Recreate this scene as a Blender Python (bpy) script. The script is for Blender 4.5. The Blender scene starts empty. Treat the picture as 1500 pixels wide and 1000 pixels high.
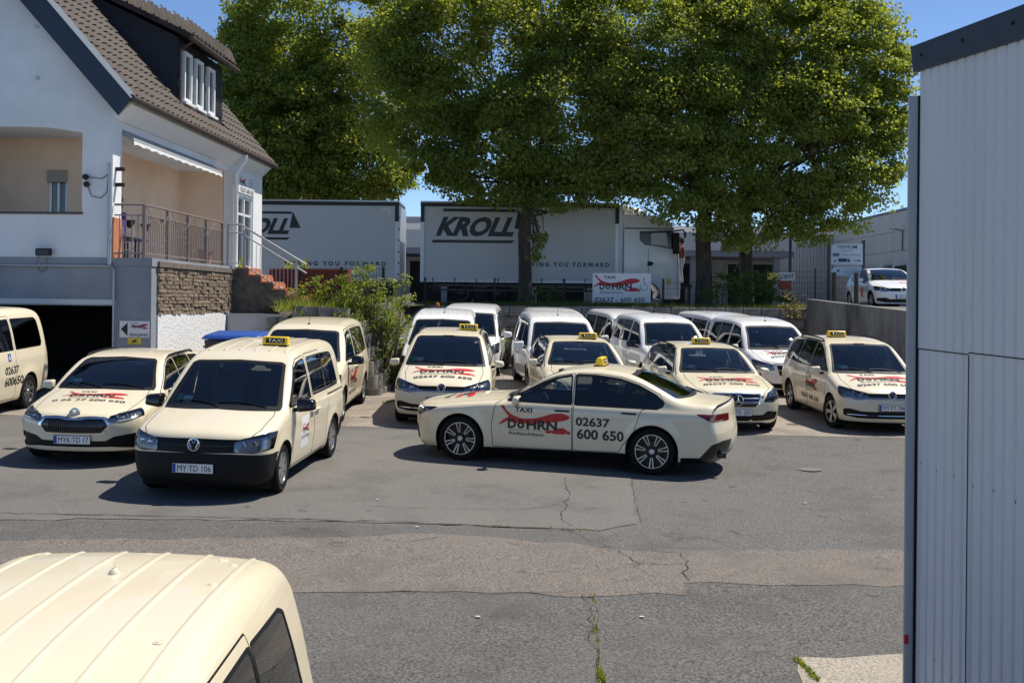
import bpy, bmesh, math, random
import numpy as np
from mathutils import Vector, Matrix
from mathutils.bvhtree import BVHTree
from mathutils import geometry as mgeo
R = math.radians
scene = bpy.context.scene
col = scene.collection
rng = np.random.default_rng(7)
random.seed(7)

# ------------------------------------------------------------------ camera, sky, sun, exposure
F_PX, EYE, YH, ROLL = 1726.0, 3.204, 440.3, 0.010      # solved from the vehicles' known sizes
cam_d = bpy.data.cameras.new('camera'); cam = bpy.data.objects.new('camera', cam_d); col.objects.link(cam)
cam_d.sensor_width = 36.0; cam_d.lens = 36.0*F_PX/1500.0
cam_d.shift_y = -(500-YH)/1500.0
cam_d.clip_start = 0.05; cam_d.clip_end = 4000
ca, sa = math.cos(ROLL), math.sin(ROLL)
cam.matrix_world = Matrix(((ca, -sa, 0, 0), (0, 0, -1, 0), (sa, ca, 0, EYE), (0, 0, 0, 1)))
scene.camera = cam
SUN_AZ, SUN_EL = R(61), R(60)                           # azimuth from +Y (view) towards +X
world = bpy.data.worlds.new('World'); scene.world = world; world.use_nodes = True
wn = world.node_tree; wn.nodes.clear()
wo = wn.nodes.new('ShaderNodeOutputWorld'); wb_ = wn.nodes.new('ShaderNodeBackground'); sk = wn.nodes.new('ShaderNodeTexSky')
sk.sky_type = 'NISHITA'; sk.sun_disc = False; sk.sun_elevation = SUN_EL; sk.sun_rotation = SUN_AZ
sk.air_density = 0.6; sk.dust_density = 0.0; sk.ozone_density = 5.0; sk.altitude = 150
wb_.inputs['Strength'].default_value = 0.125
wn.links.new(sk.outputs[0], wb_.inputs[0]); wn.links.new(wb_.outputs[0], wo.inputs[0])
sun_d = bpy.data.lights.new('sun', 'SUN'); sun_d.energy = 5.0; sun_d.angle = R(0.53); sun_d.color = (1.0, 0.925, 0.80)
sun = bpy.data.objects.new('sun', sun_d); col.objects.link(sun)
sdir = Vector((math.sin(SUN_AZ)*math.cos(SUN_EL), math.cos(SUN_AZ)*math.cos(SUN_EL), math.sin(SUN_EL)))
sun.rotation_euler = sdir.to_track_quat('Z', 'Y').to_euler()
vs = scene.view_settings
vs.view_transform = 'Standard'; vs.look = 'None'; vs.exposure = 0.38; vs.gamma = 1.0; vs.use_curve_mapping = False
scene.render.engine = 'CYCLES'
scene.cycles.max_bounces = 10; scene.cycles.transparent_max_bounces = 24

# ------------------------------------------------------------------ pixel helpers (1500 x 1000 photograph)
GS, GT = 0.0383, -0.0142                                # yard slope along y and x
def gz(x, y):
    t = max(0.0, min(1.0, (12.0-y)/7.0))
    return GS*y + GT*x - 0.22*t*t*(3-2*t) - 0.028*max(0.0, y-28.0)
def PX(u, v, d):
    uu = (u-750)+ROLL*(v-YH); vv = (v-YH)-ROLL*(u-750)
    return Vector((uu*d/F_PX, d, EYE-vv*d/F_PX))
def GP(u, v):
    uu = (u-750)+ROLL*(v-YH); vv = (v-YH)-ROLL*(u-750)
    a, c = uu/F_PX, -vv/F_PX
    d = EYE/(GS+GT*a-c)
    for _ in range(8):
        x, y = a*d, d
        d = d+( (EYE+c*d)-gz(x, y))/(GS+GT*a-c)
    return Vector((a*d, d, gz(a*d, d)))

# ------------------------------------------------------------------ materials
MATS = {}
def nmat(name):
    m = bpy.data.materials.new(name); m.use_nodes = True; MATS[name] = m
    nt = m.node_tree; return m, nt, nt.nodes['Principled BSDF']
def setc(b, c, rough=.5, metal=0., **k):
    b.inputs['Base Color'].default_value = (*c, 1); b.inputs['Roughness'].default_value = rough; b.inputs['Metallic'].default_value = metal
    for kk, v in k.items(): b.inputs[kk.replace('_', ' ')].default_value = v
def mat(name, c, rough=.5, metal=0., **k):
    m, nt, b = nmat(name); setc(b, c, rough, metal, **k); return m
def noisy(name, c1, c2, scale=5., rough=.8, bump=0., bscale=None, detail=6., lo=.35, hi=.65, coord='Object', metal=0., stretch=None, c3=None, scale3=.6, coat=0.):
    """two-tone noise colour with optional fine relief"""
    m, nt, b = nmat(name); setc(b, c1, rough, metal)
    if coat: b.inputs['Coat Weight'].default_value = coat; b.inputs['Coat Roughness'].default_value = .04
    tc = nt.nodes.new('ShaderNodeTexCoord'); src = tc.outputs[coord]
    if stretch:
        mp = nt.nodes.new('ShaderNodeMapping'); mp.inputs['Scale'].default_value = stretch
        nt.links.new(src, mp.inputs[0]); src = mp.outputs[0]
    n = nt.nodes.new('ShaderNodeTexNoise'); n.inputs['Scale'].default_value = scale; n.inputs['Detail'].default_value = detail
    nt.links.new(src, n.inputs['Vector'])
    r = nt.nodes.new('ShaderNodeValToRGB'); r.color_ramp.elements[0].position = lo; r.color_ramp.elements[1].position = hi
    r.color_ramp.elements[0].color = (*c1, 1); r.color_ramp.elements[1].color = (*c2, 1)
    nt.links.new(n.outputs['Fac'], r.inputs[0]); out = r.outputs[0]
    if c3:
        n3 = nt.nodes.new('ShaderNodeTexNoise'); n3.inputs['Scale'].default_value = scale3; n3.inputs['Detail'].default_value = 5
        nt.links.new(src, n3.inputs['Vector'])
        r3 = nt.nodes.new('ShaderNodeValToRGB'); r3.color_ramp.elements[0].position = .42; r3.color_ramp.elements[1].position = .68
        nt.links.new(n3.outputs['Fac'], r3.inputs[0])
        mx = nt.nodes.new('ShaderNodeMix'); mx.data_type = 'RGBA'; mx.inputs[7].default_value = (*c3, 1)
        nt.links.new(r3.outputs[0], mx.inputs[0]); nt.links.new(out, mx.inputs[6]); out = mx.outputs[2]
    nt.links.new(out, b.inputs['Base Color'])
    if bump:
        nb = nt.nodes.new('ShaderNodeTexNoise'); nb.inputs['Scale'].default_value = bscale or scale*4; nb.inputs['Detail'].default_value = 4
        nt.links.new(src, nb.inputs['Vector'])
        bp = nt.nodes.new('ShaderNodeBump'); bp.inputs['Strength'].default_value = bump; bp.inputs['Distance'].default_value = .02
        nt.links.new(nb.outputs['Fac'], bp.inputs['Height']); nt.links.new(bp.outputs[0], b.inputs['Normal'])
    return m
def paint(name, c, dirt=.12):
    m, nt, b = nmat(name); setc(b, c, .38); b.inputs['Coat Weight'].default_value = .8; b.inputs['Coat Roughness'].default_value = .05
    tc = nt.nodes.new('ShaderNodeTexCoord'); n = nt.nodes.new('ShaderNodeTexNoise'); n.inputs['Scale'].default_value = 2.2; n.inputs['Detail'].default_value = 8
    nt.links.new(tc.outputs['Object'], n.inputs['Vector'])
    mu2 = nt.nodes.new('ShaderNodeMath'); mu2.operation = 'MULTIPLY'; mu2.inputs[1].default_value = dirt; nt.links.new(n.outputs['Fac'], mu2.inputs[0])
    mx = nt.nodes.new('ShaderNodeMix'); mx.data_type = 'RGBA'; mx.inputs[6].default_value = (*c, 1); mx.inputs[7].default_value = (.25, .22, .18, 1)
    nt.links.new(mu2.outputs[0], mx.inputs[0]); nt.links.new(mx.outputs[2], b.inputs['Base Color'])
    return m
def glass(name, tint, gloss=(1, 1, 1), rough=.015, ior=1.5):
    m, nt, b = nmat(name); nt.nodes.remove(b); out = nt.nodes['Material Output']
    tr = nt.nodes.new('ShaderNodeBsdfTransparent'); tr.inputs[0].default_value = (*tint, 1)
    gl = nt.nodes.new('ShaderNodeBsdfGlossy'); gl.inputs[0].default_value = (*gloss, 1); gl.inputs['Roughness'].default_value = rough
    fr = nt.nodes.new('ShaderNodeFresnel'); fr.inputs[0].default_value = ior
    ad = nt.nodes.new('ShaderNodeMath'); ad.operation = 'MULTIPLY_ADD'; ad.inputs[1].default_value = 1.35; ad.inputs[2].default_value = .015; ad.use_clamp = True
    mx = nt.nodes.new('ShaderNodeMixShader'); nt.links.new(fr.outputs[0], ad.inputs[0]); nt.links.new(ad.outputs[0], mx.inputs[0])
    nt.links.new(tr.outputs[0], mx.inputs[1]); nt.links.new(gl.outputs[0], mx.inputs[2]); nt.links.new(mx.outputs[0], out.inputs[0])
    return m
paint('cream', (.745, .665, .485), .06); paint('white', (.80, .81, .81), .1)
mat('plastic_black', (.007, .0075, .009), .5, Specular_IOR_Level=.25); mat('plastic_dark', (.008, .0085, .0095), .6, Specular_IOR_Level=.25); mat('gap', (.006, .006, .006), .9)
mat('gloss_black', (.008, .008, .01), .12); mat('interior', (.06, .06, .062), .8); mat('seat', (.06, .06, .066), .85); mat('dash', (.10, .105, .105), .6)
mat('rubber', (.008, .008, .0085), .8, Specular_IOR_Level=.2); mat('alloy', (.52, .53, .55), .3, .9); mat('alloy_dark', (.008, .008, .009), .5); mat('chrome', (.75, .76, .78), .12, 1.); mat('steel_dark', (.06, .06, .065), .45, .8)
mat('red_lens', (.16, .004, .008), .12, Coat_Weight=1.); mat('lamp_inner', (.34, .36, .39), .2, .7); mat('plate_white', (.80, .80, .78), .4); mat('plate_blue', (.01, .05, .35), .4); mat('ink', (.012, .012, .013), .5)
mat('logo_red', (.50, .012, .02), .4); mat('white_print', (.75, .75, .74), .45); mat('taxi_yellow', (.85, .56, .02), .35); mat('taxi_black', (.012, .012, .012), .3); mat('amber', (.8, .2, .02), .3)
mat('plate_yellow', (.75, .55, .05), .4); mat('logo_orange', (.8, .11, .03), .4); mat('paper', (.7, .72, .7), .6); mat('sticker_green', (.02, .35, .2), .5)
mat('lettering_cream', (.8, .7, .4), .4); mat('lettering_grey', (.13, .14, .15), .5)
glass('windscreen_glass', (.74, .80, .80)); glass('side_glass', (.60, .66, .66)); glass('privacy_glass', (.14, .155, .16)); glass('lamp_glass', (.80, .82, .85))

# ------------------------------------------------------------------ mesh / object helpers
def mesh_np(name, V, Fc, N=None, smooth=True):
    V = np.asarray(V, np.float32); me = bpy.data.meshes.new(name)
    if isinstance(Fc, np.ndarray) and Fc.ndim == 2:
        k = Fc.shape[1]; m = len(Fc)
        me.vertices.add(len(V)); me.vertices.foreach_set('co', V.ravel())
        me.loops.add(m*k); me.loops.foreach_set('vertex_index', Fc.astype(np.int32).ravel())
        me.polygons.add(m); me.polygons.foreach_set('loop_start', np.arange(0, m*k, k, dtype=np.int32))
        me.update(calc_edges=True)
    else:
        me.from_pydata([tuple(v) for v in V.tolist()], [], [tuple(f) for f in Fc])
    if smooth:
        me.polygons.foreach_set('use_smooth', np.ones(len(me.polygons), bool))
        if N is not None: me.normals_split_custom_set_from_vertices(np.asarray(N, np.float32).tolist())
    me.validate(clean_customdata=False); return me
def link(name, me, m=None, parent=None, kind=None):
    o = bpy.data.objects.new(name, me); col.objects.link(o)
    if parent is not None: o.parent = parent
    if m is not None and me is not None:
        if len(me.materials) == 0: me.materials.append(MATS[m] if isinstance(m, str) else m)
        else:
            o.material_slots[0].link = 'OBJECT'; o.material_slots[0].material = MATS[m] if isinstance(m, str) else m
    if kind: o['kind'] = kind
    return o
def empty(name, loc=(0, 0, 0), rz=0., parent=None):
    o = bpy.data.objects.new(name, None); col.objects.link(o); o.location = loc; o.rotation_euler = (0, 0, rz); o.empty_display_size = .2
    if parent: o.parent = parent
    return o
def tag(o, label, cat, group=None):
    o['label'] = label; o['category'] = cat
    if group: o['group'] = group
    return o
class MB:
    """collects simple solids into one mesh"""
    def __init__(s): s.v = []; s.f = []
    def add(s, V, Fc):
        n = len(s.v); s.v += [tuple(map(float, p)) for p in V]; s.f += [tuple(n+i for i in f) for f in Fc]; return s
    def box(s, a, b, M=None):
        (x0, y0, z0), (x1, y1, z1) = a, b
        V = [Vector(p) for p in ((x0, y0, z0), (x1, y0, z0), (x1, y1, z0), (x0, y1, z0), (x0, y0, z1), (x1, y0, z1), (x1, y1, z1), (x0, y1, z1))]
        if M is not None: V = [M @ p for p in V]
        return s.add(V, [(0, 3, 2, 1), (4, 5, 6, 7), (0, 1, 5, 4), (1, 2, 6, 5), (2, 3, 7, 6), (3, 0, 4, 7)])
    def hexa(s, P8):
        return s.add(P8, [(0, 3, 2, 1), (4, 5, 6, 7), (0, 1, 5, 4), (1, 2, 6, 5), (2, 3, 7, 6), (3, 0, 4, 7)])
    def tube(s, pts, r, n=8, closed=False, caps=True):
        pts = [Vector(p) for p in pts]; rs = r if hasattr(r, '__len__') else [r]*len(pts); base = len(s.v); m = len(pts); prev = None
        for i, p in enumerate(pts):
            if closed: t = pts[(i+1) % m]-pts[i-1]
            else: t = pts[min(i+1, m-1)]-pts[max(i-1, 0)]
            t.normalize()
            if prev is None:
                a = t.orthogonal().normalized()
            else:
                a = prev-t*prev.dot(t); a = a.normalized() if a.length > 1e-6 else t.orthogonal().normalized()
            prev = a; b = t.cross(a)
            for k in range(n):
                q = 2*math.pi*k/n; s.v.append(tuple(p+(a*math.cos(q)+b*math.sin(q))*rs[i]))
        for i in range(m if closed else m-1):
            for k in range(n):
                A = base+i*n; B = base+((i+1) % m)*n
                s.f.append((A+k, A+(k+1) % n, B+(k+1) % n, B+k))
        if caps and not closed:
            s.f.append(tuple(base+k for k in reversed(range(n)))); s.f.append(tuple(base+(m-1)*n+k for k in range(n)))
        return s
    def lathe(s, prof, n=24, axis='z', c=(0, 0, 0)):
        base = len(s.v); m = len(prof)
        for k in range(n):
            q = 2*math.pi*k/n
            for r, h in prof:
                p = (r*math.cos(q), r*math.sin(q), h) if axis == 'z' else (r*math.cos(q), h, r*math.sin(q)) if axis == 'y' else (h, r*math.cos(q), r*math.sin(q))
                s.v.append((p[0]+c[0], p[1]+c[1], p[2]+c[2]))
        for k in range(n):
            for i in range(m-1):
                A = base+k*m+i; B = base+((k+1) % n)*m+i
                s.f.append((A, B, B+1, A+1) if axis != 'y' else (A, A+1, B+1, B))
        return s
    def prism(s, poly, axis, a, b):
        """poly of 2d points extruded along axis from a to b"""
        n = len(poly); base = len(s.v)
        for h in (a, b):
            for p in poly:
                s.v.append((h, p[0], p[1]) if axis == 'x' else (p[0], h, p[1]) if axis == 'y' else (p[0], p[1], h))
        s.f.append(tuple(base+i for i in reversed(range(n)))); s.f.append(tuple(base+n+i for i in range(n)))
        for i in range(n): j = (i+1) % n; s.f.append((base+i, base+j, base+n+j, base+n+i))
        return s
    def mesh(s, name, bevel=0., smooth=False, seg=2):
        me = bpy.data.meshes.new(name); me.from_pydata(s.v, [], s.f)
        bm = bmesh.new(); bm.from_mesh(me)
        bmesh.ops.recalc_face_normals(bm, faces=bm.faces)
        if bevel: bmesh.ops.bevel(bm, geom=[e for e in bm.edges if len(e.link_faces) == 2 and e.calc_face_angle(0) > .4], offset=bevel, segments=seg, affect='EDGES', profile=.5, clamp_overlap=True)
        bm.to_mesh(me); bm.free()
        if smooth:
            me.polygons.foreach_set('use_smooth', np.ones(len(me.polygons), bool))
            me.set_sharp_from_angle(angle=R(40))
        return me
    def build(s, name, m, parent=None, bevel=0., smooth=False, kind=None, seg=2):
        return link(name, s.mesh(name, bevel, smooth, seg), m, parent, kind)
# ------------------------------------------------------------------ lettering and flat print
_txt = {}
def text2d(t, size=1., bold=0., width=None):
    """outline font turned into flat triangles (verts Nx2, tris)"""
    k = (t, bold)
    if k not in _txt:
        cu = bpy.data.curves.new('lettering', 'FONT'); cu.body = t; cu.size = 1.; cu.offset = bold; cu.resolution_u = 3
        cu.align_x = 'CENTER'; cu.align_y = 'CENTER'
        o = bpy.data.objects.new('lettering', cu); col.objects.link(o)
        bpy.context.view_layer.update()
        me = o.evaluated_get(bpy.context.evaluated_depsgraph_get()).to_mesh()
        me.calc_loop_triangles()
        V = np.array([v.co[:2] for v in me.vertices], float); T = np.array([t_.vertices[:] for t_ in me.loop_triangles], int)
        bpy.data.objects.remove(o); bpy.data.curves.remove(cu)
        V -= (V.min(0)+V.max(0))/2
        _txt[k] = (V, T)
    V, T = _txt[k]; V = V.copy()
    h = V[:, 1].max()-V[:, 1].min(); V *= size/h if h > 0 else 1     # size = glyph height
    if width: V[:, 0] *= width/(V[:, 0].max()-V[:, 0].min())
    return V, T
def poly2d(pts, step=None):
    """filled polygon, optionally with inner grid points so that it can follow a curved panel"""
    pts = [Vector(p) for p in pts]; n = len(pts); vs_ = list(pts)
    ed = [(i, (i+1) % n) for i in range(n)]
    if step:
        A = np.array([tuple(p) for p in pts]); lo, hi = A.min(0), A.max(0)
        g = np.array([(x, y) for x in np.arange(lo[0]+step/2, hi[0], step) for y in np.arange(lo[1]+step/2, hi[1], step)])
        if len(g):
            sd = poly_sd(g, A); vs_ += [Vector(p) for p in g[sd < -step*.25]]
    r = mgeo.delaunay_2d_cdt(vs_, ed, [list(range(n))], 1, 1e-6)
    V = np.array([tuple(p) for p in r[0]]); T = []
    for f in r[2]:
        for i in range(1, len(f)-1): T.append((f[0], f[i], f[i+1]))
    return V, np.array(T, int)
def poly_sd(P, poly):
    P = np.asarray(P, float); poly = np.asarray(poly, float); d = np.full(len(P), 1e9); ins = np.zeros(len(P), bool)
    for i in range(len(poly)):
        a = poly[i]; b = poly[(i+1) % len(poly)]; e = b-a; w = P-a
        t = np.clip((w@e)/max(e@e, 1e-12), 0, 1); q = w-t[:, None]*e
        d = np.minimum(d, np.hypot(q[:, 0], q[:, 1]))
        c = ((a[1] <= P[:, 1]) & (b[1] > P[:, 1])) | ((b[1] <= P[:, 1]) & (a[1] > P[:, 1]))
        if c.any():
            xx = a[0]+(P[:, 1]-a[1])/(b[1]-a[1]+1e-15)*e[0]; ins ^= c & (P[:, 0] < xx)
    return np.where(ins, -d, d)
def smooth_poly(pts, n=6, closed=True):
    """Catmull-Rom through the points"""
    P = np.asarray(pts, float); m = len(P); out = []
    rngi = range(m) if closed else range(m-1)
    for i in rngi:
        p0, p1, p2, p3 = (P[(i+k) % m] if closed else P[min(max(i+k, 0), m-1)] for k in (-1, 0, 1, 2))
        for t in np.arange(n)/n:
            out.append(.5*((2*p1)+(-p0+p2)*t+(2*p0-5*p1+4*p2-p3)*t*t+(-p0+3*p1-3*p2+p3)*t**3))
    if not closed: out.append(P[-1])
    return np.array(out)
def shift2(g, dx=0., dy=0., s=1.):
    return (g[0]*s+np.array([dx, dy]), g[1])
PLANE = smooth_poly([(-.50, .27), (-.455, .275), (-.40, .19), (-.30, .115), (-.15, .075), (.05, .105), (.22, .175), (.36, .20), (.46, .18), (.505, .14), (.46, .095), (.36, .06), (.2, .03), (.02, .0), (-.2, -.01), (-.34, .0), (-.395, .02), (-.52, -.055), (-.50, -.01), (-.44, .055), (-.385, .095), (-.43, .17)], 4)
CARP = smooth_poly([(.16, -.145), (.165, -.115), (.24, -.10), (.30, -.095), (.345, -.055), (.42, -.05), (.475, -.09), (.51, -.105), (.515, -.145), (.48, -.155), (.46, -.13), (.43, -.155), (.27, -.155), (.25, -.13), (.22, -.155)], 3)
def logo(w, phone=None, small=True, step=.05, phone_gap=0., pw=1.0):
    """the taxi firm's red aeroplane, red car and black wording, w metres wide; layers of (geometry, material, lift)"""
    L = [((poly2d(PLANE*w, step)), 'logo_red', 1), ((poly2d(CARP*w, step)), 'logo_red', 1)]
    L.append((shift2(text2d('TAXI', .08*w, .022, .25*w), -.165*w, .225*w), 'ink', 4))
    L.append((shift2(text2d('D', .165*w, .032, .12*w), -.33*w, -.02*w), 'ink', 4))
    L.append((shift2(text2d('ö', .155*w, .032, .105*w), -.20*w, -.022*w), 'ink', 4))
    L.append((shift2(text2d('HRN', .165*w, .032, .44*w), .105*w, -.02*w), 'ink', 4))
    if small:
        L.append((shift2(text2d('Flughafentransfer & Taxi', .022*w, .0, .48*w), -.13*w, -.125*w), 'ink', 4))
        L.append((shift2(text2d('Rollstuhltaxi', .052*w, .006, .5*w), -.12*w, -.185*w), 'ink', 4))
    if phone: L.append((shift2(text2d(phone, .115*w, .02, pw*w), 0, -.34*w-phone_gap), 'ink', 4))
    return [((V*np.array([1, .82]), T), m, l) for (V, T), m, l in L]

# ------------------------------------------------------------------ implicit car bodies: side outline x width profile, meshed by surface nets
def gblur(a, s, axis):
    r = int(3*s+1); k = np.exp(-.5*(np.arange(-r, r+1)/s)**2); k /= k.sum()
    pad = [(0, 0)]*a.ndim; pad[axis] = (r, r); ap = np.pad(a, pad, mode='edge')
    out = np.zeros_like(a); n = a.shape[axis]
    for i, w in enumerate(k):
        sl = [slice(None)]*a.ndim; sl[axis] = slice(i, i+n); out += w*ap[tuple(sl)]
    return out
class Body:
    def __init__(s, S):
        s.S = S; poly = np.array(S['side'], float)
        poly = smooth_poly(poly, 6) if S.get('spline', True) else poly
        s.h2 = .0125; s.x0 = poly[:, 0].min()-.25; s.z0 = -.1
        nx = int((poly[:, 0].max()+.25-s.x0)/s.h2)+1; nz = int((poly[:, 1].max()+.25-s.z0)/s.h2)+1
        X, Z = np.meshgrid(s.x0+np.arange(nx)*s.h2, s.z0+np.arange(nz)*s.h2, indexing='ij')
        g = poly_sd(np.stack([X.ravel(), Z.ravel()], 1), poly).reshape(nx, nz)
        s.g = gblur(gblur(g, S.get('blur', 1.6), 0), S.get('blur', 1.6), 1); s.nx, s.nz = nx, nz
        zz = np.arange(-.2, 2.4, .01); wp = np.array(S['w']); ww = np.interp(zz, wp[:, 0], wp[:, 1])
        s.zz = zz; s.ww = gblur(ww, S.get('wblur', 3.), 0)
        s.W = wp[:, 1].max()
    def side(s, x, z):
        fx = np.clip((x-s.x0)/s.h2, 0, s.nx-1.001); fz = np.clip((z-s.z0)/s.h2, 0, s.nz-1.001)
        i = fx.astype(int); k = fz.astype(int); a = fx-i; b = fz-k; g = s.g
        return (g[i, k]*(1-a)+g[i+1, k]*a)*(1-b)+(g[i, k+1]*(1-a)+g[i+1, k+1]*a)*b
    def __call__(s, P):
        S = s.S; x, y, z = P[..., 0], np.abs(P[..., 1]), P[..., 2]
        w = np.interp(z, s.zz, s.ww); xf, xr = S['xf'], S['xr']
        # plan taper of the flanks
        tf = np.clip((x-S.get('tx', .9))/(xf-S.get('tx', .9)), 0, 1.3); tr = np.clip((S.get('rx', -1.2)-x)/(S.get('rx', -1.2)-xr), 0, 1.3)
        w = w-S.get('taf', .06)*tf**2-S.get('tar', .04)*tr**2
        fl = 0
        for ax in (S['wb']/2, -S['wb']/2):      # wheel-arch flare
            r = np.hypot(x-ax, z-S['R']); fl = np.maximum(fl, np.exp(-((r-S['ra'])/.10)**2)*(z < S['R']+.55))
        w = w+S.get('flare', .018)*fl
        q = np.minimum(y/s.W, 1.25)
        up = np.clip((z-.55)/.3, 0, 1)
        ze = z+S.get('crown', .05)*q**2.2*up
        fr = np.clip((x-.1)/(xf-.1), 0, 1); lo = np.clip((1.15-z)/.4, 0, 1)
        xe = x+fr**.7*(S['kf']*q**2.8*lo+S.get('kw', .16)*q**2.2*(1-lo))-np.clip(-x/(-xr), 0, 1)**1.5*S['kr']*q**2.8
        a = s.side(xe, ze); b = (y-w)*.97
        k = S.get('rnd', .07)+.05*np.clip((x-xf+.7)/.7, 0, 1)*lo
        h = np.clip(.5+.5*(a-b)/k, 0, 1)
        return b*(1-h)+a*h+k*h*(1-h)
    def normal(s, P, e=.008):
        n = np.zeros_like(P)
        for i in range(3):
            d = np.zeros(3); d[i] = e; n[:, i] = s(P+d)-s(P-d)
        return n
    def yat(s, x, z, y0=.3, y1=1.2):
        for _ in range(24):
            m = (y0+y1)/2
            if s(np.array([[x, m, z]]))[0] < 0: y0 = m
            else: y1 = m
        return (y0+y1)/2
def surface_nets(f, x0, x1, y1, z0, z1, h):
    xs = np.arange(x0, x1+h, h); ys = (np.arange(int(y1/h)+2)-.5)*h; zs = np.arange(z0, z1+h, h)
    X, Y, Z = np.meshgrid(xs, ys, zs, indexing='ij'); G = f(np.stack([X, Y, Z], -1))
    n = np.array(G.shape)-1; acc = np.zeros((*n, 3)); cnt = np.zeros(tuple(n))
    cs = [(i, j, k) for i in (0, 1) for j in (0, 1) for k in (0, 1)]
    for a in cs:
        for ax in range(3):
            if a[ax]: continue
            b = list(a); b[ax] = 1
            A = G[a[0]:a[0]+n[0], a[1]:a[1]+n[1], a[2]:a[2]+n[2]]; B = G[b[0]:b[0]+n[0], b[1]:b[1]+n[1], b[2]:b[2]+n[2]]
            m = (A < 0) != (B < 0); t = np.where(m, A/np.where(m, A-B, 1), 0)
            for c in range(3): acc[..., c] += np.where(m, a[c]+(t if c == ax else 0), 0)
            cnt += m
    act = cnt > 0; idx = -np.ones(tuple(n), int); idx[act] = np.arange(act.sum())
    ijk = np.argwhere(act); V = (ijk+acc[act]/cnt[act][:, None])*h+np.array([xs[0], ys[0], zs[0]])
    V[ijk[:, 1] == 0, 1] = 0
    Q = []
    for ax in range(3):
        u, v = (ax+1) % 3, (ax+2) % 3
        sl = [slice(1, -1)]*3; sl[ax] = slice(0, -1); A = G[tuple(sl)]
        sl2 = list(sl); sl2[ax] = slice(1, None); B = G[tuple(sl2)]
        m = (A < 0) != (B < 0); e = np.argwhere(m)+1; e[:, ax] -= 1; neg = (A < 0)[m]
        def cell(du, dv):
            c = e.copy(); c[:, u] -= du; c[:, v] -= dv; return idx[c[:, 0], c[:, 1], c[:, 2]]
        q = np.stack([cell(1, 1), cell(0, 1), cell(0, 0), cell(1, 0)], 1)
        q[~neg] = q[~neg][:, ::-1]; Q.append(q)
    Q = np.concatenate(Q); Q = Q[(Q >= 0).all(1)]
    Q = Q[V[Q].mean(1)[:, 1] > 1e-4]
    return V, Q
class Shell:
    """half car surface with labelled regions that are cut along exact outlines"""
    def __init__(s, S):
        s.S = S; s.B = B = Body(S); h = S.get('h', .028)
        zt = max(p[1] for p in S['side'])
        V, Q = surface_nets(B, S['xr']-.12, S['xf']+.12, B.W+.10, .08, zt+.1, h)
        for _ in range(3):
            n = B.normal(V); g = (n**2).sum(1, keepdims=True)/(2*.008)**2
            V = V-B(V)[:, None]*(n/(2*.008))/np.maximum(g, .25)
            V[np.abs(V[:, 1]) < 1e-3, 1] = 0
        s.V = V; s.N = B.normal(V); s.N /= np.linalg.norm(s.N, axis=1, keepdims=True)
        s.T = np.concatenate([Q[:, [0, 1, 2]], Q[:, [0, 2, 3]]]); s.L = np.zeros(len(s.T), int); s.names = ['body']
    def lab(s, n):
        if n not in s.names: s.names.append(n)
        return s.names.index(n)
    def elig(s, view, only=None):
        n = s.N[s.T].mean(1); c = s.V[s.T].mean(1)
        m = {'side': n[:, 1] > .22, 'front': (n[:, 0] > .08) & (c[:, 0] > 0), 'rear': (n[:, 0] < -.08) & (c[:, 0] < 0), 'top': n[:, 2] > .25, 'tail': (n[:, 0] < .3) & (c[:, 0] < -.5), 'nose': (n[:, 0] > -.3) & (c[:, 0] > .5), 'all': n[:, 0] > -9}[view]
        if only is not None: m &= np.isin(s.L, [s.lab(o) for o in only])
        return m
    def dist(s, view, poly):
        if callable(poly): return poly(s.V)
        ax = {'side': (0, 2), 'front': (1, 2), 'rear': (1, 2), 'top': (0, 1), 'all': (0, 2)}[view]
        return poly_sd(s.V[:, ax], poly)
    def split(s, d, el):
        d = np.where(np.abs(d) < 2e-4, 2e-4, d); neg = d < 0
        k = neg[s.T].sum(1); mix = el & (k > 0) & (k < 3)
        if not mix.any(): return
        T = s.T[mix].copy(); L = s.L[mix]; nn = neg[T]; one = nn.sum(1) == 1
        lone = np.where(one, nn.argmax(1), (~nn).argmax(1)); i = np.arange(len(T))
        a, b, c = T[i, lone], T[i, (lone+1) % 3], T[i, (lone+2) % 3]
        E_ = np.concatenate([np.stack([a, b], 1), np.stack([a, c], 1)]); Es = np.sort(E_, 1)
        u, inv = np.unique(Es, axis=0, return_inverse=True); inv = inv.ravel()
        t = d[u[:, 0]]/(d[u[:, 0]]-d[u[:, 1]])
        nv = s.V[u[:, 0]]*(1-t[:, None])+s.V[u[:, 1]]*t[:, None]; nrm = s.N[u[:, 0]]*(1-t[:, None])+s.N[u[:, 1]]*t[:, None]
        base = len(s.V); s.V = np.concatenate([s.V, nv]); s.N = np.concatenate([s.N, nrm/np.linalg.norm(nrm, axis=1, keepdims=True)])
        p = base+inv[:len(T)]; q = base+inv[len(T):]
        keep = ~mix
        s.T = np.concatenate([s.T[keep], np.stack([a, p, q], 1), np.stack([p, b, c], 1), np.stack([p, c, q], 1)])
        s.L = np.concatenate([s.L[keep], L, L, L])
    def cut(s, view, poly, label, off=0., only=None, zmin=None):
        s.split(s.dist(view, poly)-off, s.elig(view, only))
        d = s.dist(view, poly)-off; el = s.elig(view, only)
        s.L[el & (d[s.T].mean(1) < 0)] = s.lab(label)
    def seam(s, view, poly, w=.009, only=('body',), inner=None):
        for o in (w/2, -w/2): s.split(s.dist(view, poly)-o, s.elig(view, only))
        d = s.dist(view, poly)[s.T].mean(1); el = s.elig(view, only)
        if inner: s.L[el & (d < 0)] = s.lab(inner)
        s.L[el & (np.abs(d) < w/2)] = s.lab('gap')
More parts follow.
